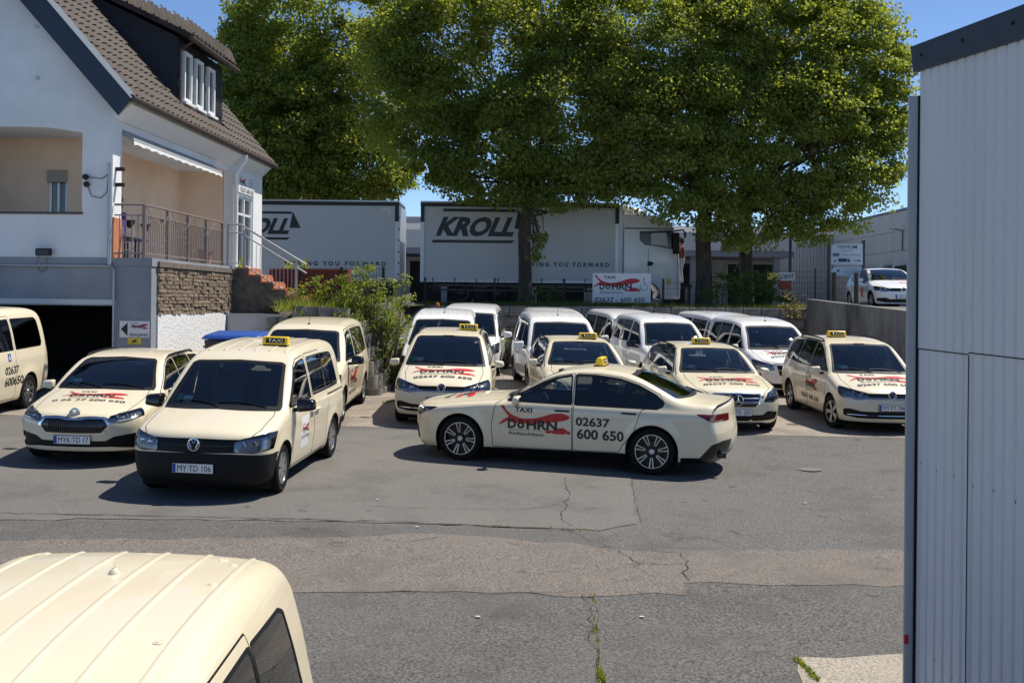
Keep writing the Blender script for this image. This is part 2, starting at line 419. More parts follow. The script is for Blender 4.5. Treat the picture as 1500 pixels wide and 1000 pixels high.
    def part(s, name, sides=0):
        """sides 0: both halves in one mesh, 1 / -1: left / right only"""
        if name not in s.names: return None
        m = s.L == s.names.index(name)
        if not m.any(): return None
        T = s.T[m]; u, inv = np.unique(T, return_inverse=True); T = inv.reshape(-1, 3); V = s.V[u].copy(); N = s.N[u].copy()
        if s.S.get('push', {}).get(name): V = V-N*s.S['push'][name]
        if sides == 1: return V, T, N
        f = np.array([1, -1, 1]); V2, T2, N2 = V*f, T[:, ::-1], N*f
        if sides == -1: return V2, T2, N2
        on = np.abs(V[:, 1]) < 1e-6; mp = np.where(on, np.arange(len(V)), 0); ofs = len(V)
        mp2 = np.where(on, np.arange(len(V)), ofs+np.cumsum(~on)-1)
        return np.concatenate([V, V2[~on]]), np.concatenate([T, mp2[T2]]), np.concatenate([N, N2[~on]])
# ------------------------------------------------------------------ vehicle types: x forward from mid-wheelbase, z up from the ground, metres
def mk(**k): return k
SPEC = {}
SPEC['caddy'] = mk(wb=2.755, R=.326, ra=.372, xf=2.25, xr=-2.25, kf=.34, kr=.10, crown=.05, taf=.03, tar=.03, rnd=.09, h=.028,
  side=[(1.95, .2), (2.15, .22), (2.235, .36), (2.25, .55), (2.235, .72), (2.17, .86), (1.98, .945), (1.6, 1.03), (1.30, 1.085), (1.17, 1.12), (.85, 1.36), (.52, 1.59), (.30, 1.705), (0, 1.775), (-.6, 1.825), (-1.3, 1.83), (-1.9, 1.80), (-2.10, 1.735), (-2.17, 1.55), (-2.22, 1.15), (-2.26, .80), (-2.25, .45), (-2.15, .24), (-1.9, .2), (0, .19)],
  w=[(0, .80), (.2, .86), (.35, .895), (.6, .925), (.85, .925), (1.02, .905), (1.08, .885), (1.4, .82), (1.6, .77), (1.72, .72), (1.83, .65)],
  front=[('seal', [(-.1, 1.075), (.80, 1.05), (.80, 1.10), (.665, 1.60), (.60, 1.63), (-.1, 1.655)], 'plastic_black'),
         ('windscreen', [(-.1, 1.115), (.735, 1.10), (.63, 1.58), (.58, 1.60), (-.1, 1.62)], 'windscreen_glass'),
         ('bumper', [(-.1, .1), (1.2, .1), (1.2, .605), (.80, .60), (.45, .625), (-.1, .64)], 'plastic_dark'),
         ('grille', [(-.1, .635), (.60, .635), (.60, .80), (-.1, .815)], 'plastic_black'),
         ('headlight', [(.50, .645), (.72, .62), (.93, .665), (.95, .86), (.86, .865), (.55, .80), (.50, .77)], 'lamp_glass'),
         ('grille_chrome', [(-.1, .718), (.50, .718), (.50, .728), (-.1, .728)], 'steel_dark')],
  side_windows=[('side_window#1', [(.98, 1.085), (.43, 1.54), (.28, 1.60), (-.02, 1.63), (-.10, 1.62), (-.12, 1.10)], 'side_glass'),
                ('side_window#2', [(-.25, 1.12), (-.25, 1.60), (-.29, 1.63), (-1.0, 1.63), (-1.0, 1.12)], 'privacy_glass'),
                ('side_window#3', [(-1.05, 1.12), (-1.05, 1.63), (-1.62, 1.61), (-1.70, 1.58), (-1.80, 1.16), (-1.76, 1.13)], 'privacy_glass')],
  side_trim=[('bumper', [(1.40, .1), (2.4, .1), (2.4, .60), (1.83, .60), (1.72, .5)], 'plastic_dark'), ('bumper_rear', [(-2.4, .1), (-1.70, .1), (-1.72, .45), (-1.85, .56), (-2.4, .58)], 'plastic_dark')],
  doors=[('door#1', [(1.0, .27), (1.06, .6), (1.05, 1.0), (.98, 1.10), (.42, 1.58), (.25, 1.66), (-.08, 1.69), (-.17, 1.64), (-.185, .27)]), ('sliding_door', [(-.2, .27), (-.2, 1.70), (-1.02, 1.70), (-1.04, .9), (-.93, .70), (-.93, .27)])],
  handles=[(-.06, .90), (-.34, .90)], hood=[(1.25, -.1), (1.20, .3), (1.12, .72), (1.4, .78), (1.9, .76), (2.2, .62), (2.4, -.1)],
  rear=[('rear_window', [(-.1, 1.14), (.66, 1.14), (.60, 1.60), (-.1, 1.64)], 'privacy_glass'), ('taillight', [(.74, .85), (.95, .85), (.95, 1.6), (.80, 1.6)], 'red_lens')],
  mirror=(.86, .93, 1.08), mirror_mat='gloss_black', plate_z=.44, emblem=('vw', .735), seats=True, ribs=6, wheel=('cover', 7), rail_slot=True, tail_len=.09, mirror_k=1.3)
SPEC['octavia'] = mk(wb=2.686, R=.322, ra=.365, xf=2.26, xr=-2.43, kf=.42, kr=.22, crown=.05, taf=.05, tar=.06, rnd=.08, h=.028,
  side=[(1.95, .18), (2.13, .19), (2.22, .27), (2.25, .45), (2.255, .62), (2.20, .75), (2.0, .83), (1.5, .92), (1.15, .975), (.95, 1.02), (.55, 1.23), (.2, 1.385), (-.1, 1.44), (-.5, 1.465), (-1.2, 1.45), (-1.8, 1.405), (-2.12, 1.35), (-2.27, 1.20), (-2.37, .98), (-2.43, .80), (-2.42, .5), (-2.33, .25), (-2.0, .19), (0, .17)],
  w=[(0, .80), (.2, .85), (.35, .885), (.6, .912), (.8, .910), (.92, .885), (.97, .86), (1.2, .77), (1.38, .69), (1.47, .6)],
  front=[('seal', [(-.1, 1.0), (.75, .98), (.75, 1.03), (.58, 1.37), (.52, 1.40), (-.1, 1.425)], 'plastic_black'),
         ('windscreen', [(-.1, 1.035), (.70, 1.02), (.555, 1.355), (.51, 1.38), (-.1, 1.405)], 'windscreen_glass'),
         ('bumper_intake', [(-.1, .30), (.52, .30), (.80, .27), (.88, .34), (.84, .49), (.56, .45), (.46, .39), (-.1, .385)], 'plastic_black'),
         ('chin', [(-.1, .05), (1.1, .05), (1.1, .235), (-.1, .235)], 'plastic_black'),
         ('grille_frame', [(-.1, .475), (.42, .485), (.535, .61), (.44, .735), (.20, .735), (.10, .715), (-.1, .715)], 'chrome'),
         ('grille', [(-.1, .50), (.40, .505), (.49, .61), (.415, .705), (.20, .71), (.10, .69), (-.1, .69)], 'gloss_black'),
         ('headlight', [(.475, .66), (.53, .645), (.80, .685), (.93, .74), (.95, .835), (.86, .835), (.5, .745)], 'lamp_glass')],
  side_windows=[('side_window#1', [(.72, .985), (.25, 1.27), (.05, 1.345), (-.20, 1.375), (-.23, .99)], 'side_glass'),
                ('side_window#2', [(-.30, .99), (-.28, 1.38), (-.75, 1.385), (-1.03, 1.365), (-1.10, 1.01)], 'side_glass'),
                ('side_window#3', [(-1.17, 1.015), (-1.10, 1.36), (-1.55, 1.33), (-1.86, 1.24), (-1.90, 1.16), (-1.75, 1.05)], 'privacy_glass')],
  side_trim=[('sill', [(-.95, .1), (.95, .1), (.95, .235), (-.95, .235)], 'plastic_black')],
  doors=[('door#1', [(.98, .26), (1.02, .6), (.98, .88), (.80, .99), (.27, 1.30), (.05, 1.38), (-.24, 1.41), (-.265, .26)]), ('door#2', [(-.27, .26), (-.27, 1.41), (-.8, 1.415), (-1.08, 1.39), (-1.16, 1.0), (-1.05, .74), (-.92, .52), (-.88, .26)])],
  handles=[(-.12, .84), (-1.0, .86)], hood=[(1.02, -.1), (.98, .3), (.88, .68), (1.3, .73), (1.9, .68), (2.16, .50), (2.25, -.1)],
  rear=[('rear_window', [(-.1, 1.05), (.62, 1.05), (.52, 1.34), (-.1, 1.37)], 'privacy_glass'), ('taillight', [(.55, .83), (.95, .83), (.95, .98), (.62, .98)], 'red_lens')],
  mirror=(.55, .93, .985), mirror_mat='PAINT', plate_z=.405, emblem=('disc', .775), slats=True, seats=True, rails=True, wheel=('alloy', 5))
SPEC['touran'] = mk(wb=2.786, R=.325, ra=.368, xf=2.27, xr=-2.26, kf=.40, kr=.14, crown=.05, taf=.045, tar=.04, rnd=.085, h=.028,
  side=[(1.95, .18), (2.14, .19), (2.23, .28), (2.265, .47), (2.26, .63), (2.20, .77), (2.0, .875), (1.55, .985), (1.28, 1.05), (1.12, 1.10), (.75, 1.34), (.38, 1.545), (.1, 1.615), (-.4, 1.655), (-1.1, 1.65), (-1.7, 1.61), (-2.02, 1.55), (-2.13, 1.40), (-2.19, 1.10), (-2.25, .82), (-2.24, .45), (-2.15, .24), (-1.9, .19), (0, .17)],
  w=[(0, .80), (.2, .85), (.35, .885), (.6, .912), (.82, .912), (.96, .89), (1.02, .868), (1.3, .79), (1.52, .71), (1.60, .66), (1.66, .6)],
  front=[('seal', [(-.1, 1.06), (.775, 1.04), (.775, 1.08), (.625, 1.535), (.57, 1.565), (-.1, 1.585)], 'plastic_black'),
         ('windscreen', [(-.1, 1.095), (.725, 1.085), (.60, 1.515), (.555, 1.54), (-.1, 1.56)], 'windscreen_glass'),
         ('bumper_intake', [(-.1, .295), (.62, .295), (.83, .33), (.84, .455), (.76, .47), (.55, .43), (-.1, .43)], 'plastic_black'),
         ('intake_trim', [(-.1, .345), (.78, .35), (.78, .365), (-.1, .36)], 'chrome'),
         ('chin', [(-.1, .05), (1.1, .05), (1.1, .225), (-.1, .225)], 'plastic_black'),
         ('grille', [(-.1, .665), (.45, .665), (.45, .765), (-.1, .775)], 'gloss_black'),
         ('grille_chrome', [(-.1, .675), (.42, .675), (.42, .69), (-.1, .69)], 'chrome'),
         ('headlight', [(.40, .665), (.60, .635), (.86, .665), (.95, .75), (.95, .865), (.88, .87), (.44, .77)], 'lamp_glass')],
  side_windows=[('side_window#1', [(.93, 1.075), (.38, 1.43), (.16, 1.52), (-.1, 1.55), (-.13, 1.08)], 'side_glass'),
                ('side_window#2', [(-.20, 1.08), (-.18, 1.555), (-.98, 1.545), (-1.02, 1.09)], 'privacy_glass'),
                ('side_window#3', [(-1.08, 1.09), (-1.04, 1.54), (-1.60, 1.49), (-1.78, 1.40), (-1.88, 1.17), (-1.80, 1.12)], 'privacy_glass')],
  side_trim=[('sill', [(-1.0, .1), (1.0, .1), (1.0, .235), (-1.0, .235)], 'plastic_black')],
  doors=[('door#1', [(1.0, .26), (1.06, .6), (1.03, .95), (.96, 1.07), (.40, 1.47), (.16, 1.56), (-.14, 1.59), (-.165, .26)]), ('door#2', [(-.175, .26), (-.175, 1.59), (-.98, 1.58), (-1.05, 1.1), (-1.05, .8), (-.95, .55), (-.92, .26)])],
  handles=[(-.05, .90), (-.90, .91)], hood=[(1.20, -.1), (1.15, .3), (1.05, .70), (1.45, .74), (1.95, .68), (2.17, .48), (2.25, -.1)],
  rear=[('rear_window', [(-.1, 1.12), (.64, 1.12), (.56, 1.5), (-.1, 1.54)], 'privacy_glass'), ('taillight', [(.55, .85), (.95, .85), (.95, 1.06), (.62, 1.06)], 'red_lens')],
  mirror=(.78, .92, 1.06), mirror_mat='PAINT', plate_z=.51, emblem=('vw', .74), seats=True, rails=True, wheel=('alloy', 5))
SPEC['estate'] = mk(wb=2.939, R=.335, ra=.378, xf=2.30, xr=-2.63, kf=.42, kr=.24, crown=.05, taf=.05, tar=.07, rnd=.085, h=.03,
  side=[(2.0, .18), (2.17, .19), (2.26, .27), (2.29, .45), (2.285, .62), (2.23, .75), (2.05, .84), (1.55, .93), (1.1, .985), (.88, 1.03), (.45, 1.25), (.1, 1.40), (-.2, 1.45), (-.6, 1.475), (-1.4, 1.455), (-2.0, 1.39), (-2.3, 1.32), (-2.47, 1.15), (-2.57, .96), (-2.63, .78), (-2.62, .48), (-2.53, .25), (-2.2, .19), (0, .17)],
  w=[(0, .81), (.2, .86), (.35, .895), (.6, .925), (.8, .922), (.92, .90), (.97, .87), (1.2, .775), (1.38, .69), (1.475, .6)],
  front=[('seal', [(-.1, 1.01), (.76, .99), (.76, 1.04), (.59, 1.385), (.53, 1.415), (-.1, 1.435)], 'plastic_black'),
         ('windscreen', [(-.1, 1.045), (.71, 1.03), (.565, 1.37), (.52, 1.395), (-.1, 1.415)], 'windscreen_glass'),
         ('bumper_intake', [(-.1, .25), (.55, .25), (.80, .27), (.84, .40), (.60, .43), (.50, .36), (-.1, .36)], 'plastic_black'),
         ('chin', [(-.1, .05), (1.1, .05), (1.1, .215), (-.1, .215)], 'chrome'),
         ('grille_frame', [(-.1, .49), (.34, .49), (.43, .56), (.46, .755), (-.1, .77)], 'chrome'),
         ('grille', [(-.1, .51), (.33, .51), (.405, .57), (.435, .735), (-.1, .748)], 'gloss_black'),
         ('grille_chrome', [(-.1, .655), (.40, .65), (.40, .675), (-.1, .68)], 'alloy'), ('grille_chrome', [(-.1, .585), (.40, .585), (.40, .605), (-.1, .61)], 'alloy'),
         ('headlight', [(.50, .60), (.72, .585), (.90, .65), (.955, .80), (.90, .845), (.62, .76)], 'lamp_glass')],
  side_windows=[('side_window#1', [(.66, .995), (.18, 1.28), (-.02, 1.36), (-.28, 1.39), (-.31, 1.0)], 'side_glass'),
                ('side_window#2', [(-.38, 1.0), (-.36, 1.395), (-.85, 1.395), (-1.18, 1.37), (-1.25, 1.01)], 'side_glass'),
                ('side_window#3', [(-1.32, 1.015), (-1.25, 1.365), (-1.75, 1.32), (-2.1, 1.23), (-2.12, 1.15), (-1.9, 1.05)], 'privacy_glass')],
  side_trim=[('sill', [(-1.05, .1), (1.05, .1), (1.05, .225), (-1.05, .225)], 'plastic_black')],
  doors=[('door#1', [(1.0, .26), (1.04, .6), (.98, .9), (.74, 1.0), (.2, 1.31), (-.02, 1.39), (-.33, 1.42), (-.345, .26)]), ('door#2', [(-.355, .26), (-.355, 1.42), (-.9, 1.42), (-1.22, 1.395), (-1.31, 1.0), (-1.18, .76), (-1.03, .52), (-.98, .26)])],
  handles=[(-.2, .85), (-1.13, .87)], hood=[(.97, -.1), (.93, .3), (.83, .69), (1.25, .75), (1.9, .70), (2.2, .50), (2.26, -.1)],
  rear=[('rear_window', [(-.1, 1.05), (.60, 1.05), (.50, 1.33), (-.1, 1.36)], 'privacy_glass'), ('taillight', [(.50, .82), (.95, .82), (.95, .97), (.55, .97)], 'red_lens')],
  mirror=(.50, .94, 1.00), mirror_mat='PAINT', plate_z=.41, emblem=('star', .63), seats=True, rails=True, wheel=('alloy', 5))
SPEC['saloon'] = mk(wb=2.995, R=.352, ra=.395, xf=2.42, xr=-2.64, kf=.46, kr=.34, crown=.06, taf=.05, tar=.07, rnd=.085, h=.026, wblur=2.2, flare=.022,
  side=[(2.1, .17), (2.31, .18), (2.405, .27), (2.43, .45), (2.435, .66), (2.405, .785), (2.25, .855), (1.8, .935), (1.3, .985), (1.02, 1.01), (.80, 1.055), (.42, 1.26), (.12, 1.41), (-.12, 1.475), (-.45, 1.51), (-.85, 1.495), (-1.2, 1.435), (-1.6, 1.29), (-1.95, 1.15), (-2.2, 1.105), (-2.45, 1.095), (-2.56, 1.075), (-2.585, 1.0), (-2.60, .85), (-2.64, .66), (-2.63, .45), (-2.52, .27), (-2.2, .19), (0, .17)],
  w=[(0, .82), (.18, .87), (.30, .915), (.5, .935), (.72, .94), (.86, .945), (.93, .925), (.975, .885), (1.1, .83), (1.3, .735), (1.42, .67), (1.51, .58)],
  front=[('seal', [(-.1, 1.03), (.80, 1.015), (.80, 1.05), (.61, 1.41), (.55, 1.445), (-.1, 1.465)], 'plastic_black'),
         ('windscreen', [(-.1, 1.065), (.745, 1.055), (.585, 1.395), (.54, 1.42), (-.1, 1.445)], 'windscreen_glass'),
         ('bumper_intake', [(-.1, .24), (.5, .24), (.5, .36), (-.1, .38)], 'plastic_black'), ('grille', [(.06, .42), (.40, .44), (.46, .62), (.40, .72), (.08, .72)], 'gloss_black'),
         ('headlight', [(.52, .68), (.80, .655), (1.03, .67), (1.03, .835), (.86, .82), (.52, .76)], 'lamp_glass')],
  lamp_len=.36, lamp_slope=2.2, side_front=[('air_curtain', [(2.22, .29), (2.31, .27), (2.37, .40), (2.34, .50), (2.28, .505)], 'plastic_black')],
  side_windows=[('side_window#1', [(.75, .99), (.50, 1.12), (.22, 1.27), (.02, 1.345), (-.2, 1.39), (-.24, .985)], 'side_glass'),
                ('side_window#2', [(-.32, .985), (-.29, 1.40), (-.6, 1.405), (-.95, 1.37), (-1.25, 1.29), (-1.52, 1.165), (-1.625, 1.075), (-1.625, 1.03), (-1.55, .99)], 'privacy_glass')],
  side_trim=[('sill', [(-1.12, .1), (1.12, .1), (1.12, .25), (-1.12, .30)], 'gloss_black'), ('diffuser', [(-2.8, .05), (-1.92, .05), (-1.92, .285), (-2.20, .30), (-2.37, .50), (-2.52, .55), (-2.8, .56)], 'gloss_black')],
  doors=[('door#1', [(.96, .265), (.99, .6), (.93, .93), (.80, 1.01), (.52, 1.155), (.22, 1.31), (0, 1.385), (-.26, 1.43), (-.285, .29)]), ('door#2', [(-.295, .29), (-.295, 1.43), (-.62, 1.44), (-.98, 1.405), (-1.3, 1.315), (-1.58, 1.185), (-1.66, 1.06), (-1.32, .95), (-1.22, .62), (-1.06, .42), (-1.0, .31)])],
  handles=[(-.12, .875), (-1.14, .895)], hood=[(.95, -.1), (.90, .3), (.78, .74), (1.2, .80), (1.9, .78), (2.25, .60), (2.40, -.1)], flush_handles=True,
  rear=[('rear_window', [(-.1, 1.155), (.69, 1.15), (.64, 1.25), (.545, 1.40), (.50, 1.425), (-.1, 1.45)], 'privacy_glass'), ('taillight', [(.42, .83), (1.0, .82), (1.0, .945), (.42, .94)], 'red_lens'), ('diffuser', [(-.1, .05), (.62, .05), (.62, .40), (-.1, .38)], 'gloss_black')],
  tail_len=.40, tail_slope=-2.2,
  mirror=(.58, .97, 1.00), mirror_mat='PAINT', plate_z=.40, emblem=('none', .7), seats=True, wheel=('sport', 7), bootlip=True)
SPEC['vito'] = mk(wb=3.2, R=.335, ra=.385, xf=2.48, xr=-2.66, kf=.40, kr=.08, crown=.045, taf=.05, tar=.03, rnd=.10, h=.036,
  side=[(2.1, .2), (2.33, .22), (2.44, .34), (2.475, .55), (2.46, .75), (2.38, .92), (2.15, 1.03), (1.85, 1.12), (1.66, 1.18), (1.25, 1.50), (.95, 1.70), (.70, 1.80), (.2, 1.87), (-.6, 1.905), (-1.6, 1.90), (-2.3, 1.87), (-2.52, 1.80), (-2.58, 1.55), (-2.62, 1.1), (-2.66, .7), (-2.65, .4), (-2.5, .24), (-2.2, .2), (0, .19)],
  w=[(0, .82), (.2, .90), (.4, .94), (.7, .964), (1.0, .955), (1.12, .93), (1.4, .88), (1.65, .82), (1.80, .76), (1.91, .68)],
  front=[('seal', [(-.1, 1.14), (.84, 1.12), (.84, 1.15), (.72, 1.70), (.66, 1.73), (-.1, 1.75)], 'plastic_black'),
         ('windscreen', [(-.1, 1.19), (.79, 1.17), (.69, 1.67), (.64, 1.69), (-.1, 1.71)], 'windscreen_glass'),
         ('bumper', [(-.1, .1), (1.2, .1), (1.2, .33), (.7, .40), (-.1, .40)], 'plastic_dark'),
         ('grille', [(-.1, .56), (.42, .56), (.48, .80), (-.1, .83)], 'plastic_black'), ('grille_chrome', [(-.1, .655), (.44, .655), (.44, .68), (-.1, .68)], 'alloy'), ('grille_chrome', [(-.1, .735), (.44, .735), (.44, .76), (-.1, .76)], 'alloy'),
         ('headlight', [(.55, .70), (.74, .66), (.96, .74), (1.0, 1.0), (.90, .99), (.60, .86)], 'lamp_glass')],
  side_windows=[('side_window#1', [(1.50, 1.14), (1.02, 1.52), (.88, 1.62), (.50, 1.67), (.46, 1.15)], 'side_glass'), ('side_window#2', [(.30, 1.17), (.32, 1.69), (-.85, 1.70), (-.85, 1.17)], 'privacy_glass'), ('side_window#3', [(-.97, 1.17), (-.97, 1.70), (-2.1, 1.68), (-2.2, 1.62), (-2.2, 1.2)], 'privacy_glass')],
  side_trim=[], doors=[('door#1', [(1.5, .27), (1.58, .7), (1.56, 1.1), (1.04, 1.58), (.86, 1.70), (.44, 1.75), (.40, .27)]), ('sliding_door', [(.39, .27), (.39, 1.78), (-.9, 1.78), (-.9, .27)])],
  handles=[(.52, .98), (.25, .98)], hood=[(1.75, -.1), (1.72, .3), (1.62, .80), (2.0, .82), (2.3, .72), (2.42, .5), (2.45, -.1)],
  rear=[('rear_window', [(-.1, 1.2), (.72, 1.2), (.66, 1.68), (-.1, 1.70)], 'privacy_glass'), ('taillight', [(.80, .8), (1.0, .8), (1.0, 1.4), (.86, 1.4)], 'red_lens')],
  mirror_k=1.25, mirror=(1.36, 1.0, 1.16), mirror_mat='PAINT', plate_z=.47, emblem=('star', .70), seats=True, wheel=('cover', 6))
SPEC['citan'] = mk(wb=2.716, R=.325, ra=.372, xf=2.24, xr=-2.25, kf=.40, kr=.10, crown=.05, taf=.04, tar=.03, rnd=.10, h=.032,
  side=[(1.9, .2), (2.12, .22), (2.21, .34), (2.24, .52), (2.235, .72), (2.16, .88), (1.95, .98), (1.55, 1.07), (1.28, 1.12), (1.13, 1.17), (.80, 1.42), (.48, 1.61), (.25, 1.71), (0, 1.76), (-.6, 1.805), (-1.4, 1.805), (-1.95, 1.77), (-2.12, 1.68), (-2.17, 1.45), (-2.22, 1.1), (-2.25, .75), (-2.24, .45), (-2.15, .24), (-1.9, .2), (0, .19)],
  w=[(0, .80), (.2, .86), (.35, .90), (.65, .93), (.9, .925), (1.05, .90), (1.4, .82), (1.6, .765), (1.72, .71), (1.81, .63)],
  front=[('seal', [(-.1, 1.12), (.79, 1.10), (.79, 1.14), (.655, 1.61), (.59, 1.64), (-.1, 1.665)], 'plastic_black'),
         ('windscreen', [(-.1, 1.165), (.735, 1.15), (.62, 1.585), (.57, 1.61), (-.1, 1.63)], 'windscreen_glass'),
         ('bumper_intake', [(-.1, .26), (.55, .26), (.86, .27), (.88, .47), (.70, .48), (.55, .38), (-.1, .38)], 'plastic_black'),
         ('chin', [(-.1, .05), (1.1, .05), (1.1, .23), (-.1, .23)], 'plastic_black'),
         ('grille', [(-.1, .57), (.40, .57), (.46, .81), (-.1, .83)], 'plastic_black'), ('grille_chrome', [(-.1, .68), (.42, .68), (.42, .71), (-.1, .71)], 'alloy'),
         ('headlight', [(.50, .70), (.70, .655), (.92, .70), (.96, .89), (.88, .92), (.56, .82)], 'lamp_glass')],
  side_windows=[('side_window#1', [(.95, 1.12), (.42, 1.54), (.26, 1.60), (-.05, 1.625), (-.12, 1.12)], 'side_glass'), ('side_window#2', [(-.24, 1.13), (-.22, 1.63), (-1.0, 1.63), (-1.0, 1.13)], 'privacy_glass'), ('side_window#3', [(-1.07, 1.13), (-1.07, 1.63), (-1.65, 1.60), (-1.78, 1.16)], 'privacy_glass')],
  side_trim=[('bumper_rear', [(-2.4, .1), (-1.70, .1), (-1.72, .42), (-2.4, .45)], 'plastic_dark')],
  doors=[('door#1', [(1.0, .27), (1.05, .6), (1.03, 1.0), (.96, 1.12), (.40, 1.58), (.25, 1.66), (-.1, 1.68), (-.17, .27)]), ('sliding_door', [(-.18, .27), (-.18, 1.69), (-1.02, 1.69), (-1.04, .9), (-.93, .70), (-.93, .27)])],
  handles=[(-.06, .93), (-.33, .93)], hood=[(1.22, -.1), (1.17, .3), (1.08, .72), (1.4, .78), (1.9, .74), (2.12, .58), (2.22, -.1)],
  rear=[('rear_window', [(-.1, 1.16), (.66, 1.16), (.60, 1.58), (-.1, 1.62)], 'privacy_glass'), ('taillight', [(.76, .9), (.96, .9), (.95, 1.5), (.80, 1.5)], 'red_lens')],
  mirror_k=1.25, mirror=(.84, .95, 1.10), mirror_mat='gloss_black', plate_z=.44, emblem=('star', .70), seats=True, wheel=('alloy', 5))
SPEC['minibus'] = mk(wb=2.933, R=.335, ra=.385, xf=2.45, xr=-2.52, kf=.42, kr=.12, crown=.045, taf=.05, tar=.03, rnd=.11, h=.036,
  side=[(2.05, .2), (2.30, .22), (2.41, .34), (2.445, .55), (2.42, .78), (2.30, .98), (2.0, 1.10), (1.72, 1.18), (1.55, 1.23), (1.15, 1.56), (.85, 1.76), (.60, 1.86), (.1, 1.93), (-.7, 1.97), (-1.7, 1.96), (-2.22, 1.91), (-2.38, 1.81), (-2.44, 1.55), (-2.48, 1.1), (-2.52, .7), (-2.5, .4), (-2.38, .26), (-2.1, .2), (0, .19)],
  w=[(0, .84), (.2, .92), (.4, .965), (.7, .993), (1.0, .985), (1.15, .96), (1.5, .89), (1.72, .83), (1.86, .77), (1.97, .68)],
  front=[('seal', [(-.1, 1.19), (.86, 1.17), (.86, 1.2), (.74, 1.76), (.68, 1.79), (-.1, 1.81)], 'plastic_black'),
         ('windscreen', [(-.1, 1.24), (.81, 1.22), (.71, 1.73), (.66, 1.75), (-.1, 1.77)], 'windscreen_glass'),
         ('bumper_intake', [(-.1, .26), (.8, .26), (.85, .42), (-.1, .42)], 'plastic_black'), ('grille', [(-.1, .52), (.42, .52), (.52, .82), (-.1, .86)], 'plastic_black'),
         ('headlight', [(.60, .76), (.78, .72), (1.0, .86), (1.0, 1.12), (.92, 1.08), (.66, .92)], 'lamp_glass')],
  side_windows=[('side_window#1', [(1.40, 1.18), (.92, 1.58), (.80, 1.67), (.40, 1.72), (.36, 1.19)], 'side_glass'), ('side_window#2', [(.20, 1.20), (.22, 1.735), (-.82, 1.75), (-.82, 1.20)], 'privacy_glass'), ('side_window#3', [(-.95, 1.20), (-.95, 1.75), (-1.98, 1.73), (-2.06, 1.68), (-2.10, 1.26), (-2.04, 1.20)], 'privacy_glass')],
  side_trim=[('bumper_rear', [(-2.7, .1), (-1.85, .1), (-1.86, .30), (-2.7, .34)], 'plastic_dark')],
  doors=[('door#1', [(1.4, .27), (1.48, .7), (1.46, 1.15), (.94, 1.62), (.78, 1.74), (.33, 1.79), (.29, .27)]), ('sliding_door', [(.28, .27), (.28, 1.82), (-.88, 1.82), (-.88, .27)])],
  handles=[(.4, 1.02), (.12, 1.02)], hood=[(1.65, -.1), (1.62, .3), (1.5, .80), (1.9, .84), (2.2, .74), (2.36, .5), (2.4, -.1)],
  rear=[('rear_window', [(-.1, 1.22), (.74, 1.22), (.68, 1.72), (-.1, 1.75)], 'privacy_glass'), ('taillight', [(.86, .8), (1.05, .8), (1.05, 1.6), (.88, 1.6)], 'red_lens')],
  mirror=(1.25, 1.03, 1.22), mirror_mat='gloss_black', plate_z=.5, emblem=('disc', .72), seats=True, wheel=('alloy', 8), tail_len=.12, mirror_k=1.3)
SPEC['hatchback'] = mk(wb=2.548, R=.312, ra=.355, xf=2.06, xr=-1.99, kf=.38, kr=.20, crown=.05, taf=.05, tar=.06, rnd=.08, h=.036,
  side=[(1.75, .18), (1.95, .19), (2.02, .28), (2.05, .45), (2.05, .60), (2.0, .73), (1.8, .83), (1.35, .92), (1.08, .975), (.92, 1.02), (.52, 1.23), (.18, 1.37), (-.1, 1.425), (-.5, 1.45), (-1.1, 1.42), (-1.5, 1.355), (-1.72, 1.22), (-1.87, .98), (-1.97, .82), (-1.99, .5), (-1.9, .25), (-1.6, .19), (0, .17)],
  w=[(0, .77), (.2, .81), (.35, .845), (.6, .872), (.8, .868), (.92, .845), (1.0, .80), (1.2, .73), (1.38, .66), (1.45, .58)],
  front=[('seal', [(-.1, 1.01), (.72, .99), (.72, 1.03), (.57, 1.36), (.51, 1.385), (-.1, 1.41)], 'plastic_black'), ('windscreen', [(-.1, 1.04), (.68, 1.025), (.545, 1.345), (.50, 1.37), (-.1, 1.39)], 'windscreen_glass'),
         ('bumper_intake', [(-.1, .25), (.55, .25), (.80, .30), (.80, .40), (.55, .41), (.45, .36), (-.1, .36)], 'plastic_black'), ('grille', [(-.1, .62), (.45, .62), (.45, .715), (-.1, .725)], 'gloss_black'), ('headlight', [(.42, .62), (.62, .60), (.90, .66), (.90, .80), (.82, .805), (.45, .72)], 'lamp_glass')],
  side_windows=[('side_window#1', [(.70, .985), (.25, 1.25), (.03, 1.33), (-.2, 1.355), (-.22, .99)], 'side_glass'), ('side_window#2', [(-.29, .99), (-.27, 1.36), (-.65, 1.355), (-.95, 1.32), (-1.2, 1.22), (-1.28, 1.06), (-1.05, 1.01)], 'privacy_glass')],
  side_trim=[], doors=[('door#1', [(.93, .26), (.97, .6), (.93, .88), (.76, .99), (.25, 1.29), (0, 1.37), (-.24, 1.39), (-.255, .26)]), ('door#2', [(-.26, .26), (-.26, 1.39), (-.7, 1.39), (-1.0, 1.35), (-1.3, 1.2), (-1.2, .85), (-1.0, .6), (-.85, .4), (-.82, .26)])],
  handles=[(-.1, .84), (-.98, .86)], hood=[(.98, -.1), (.94, .3), (.85, .65), (1.2, .70), (1.75, .65), (1.96, .48), (2.03, -.1)],
  rear=[('rear_window', [(-.1, 1.04), (.58, 1.04), (.48, 1.32), (-.1, 1.35)], 'privacy_glass'), ('taillight', [(.5, .78), (.95, .78), (.95, .97), (.55, .97)], 'red_lens')],
  mirror=(.50, .89, .99), mirror_mat='PAINT', plate_z=.45, emblem=('vw', .67), seats=True, wheel=('alloy', 5))
PAINT_LABELS = ('body', 'door', 'sliding_door', 'hood')
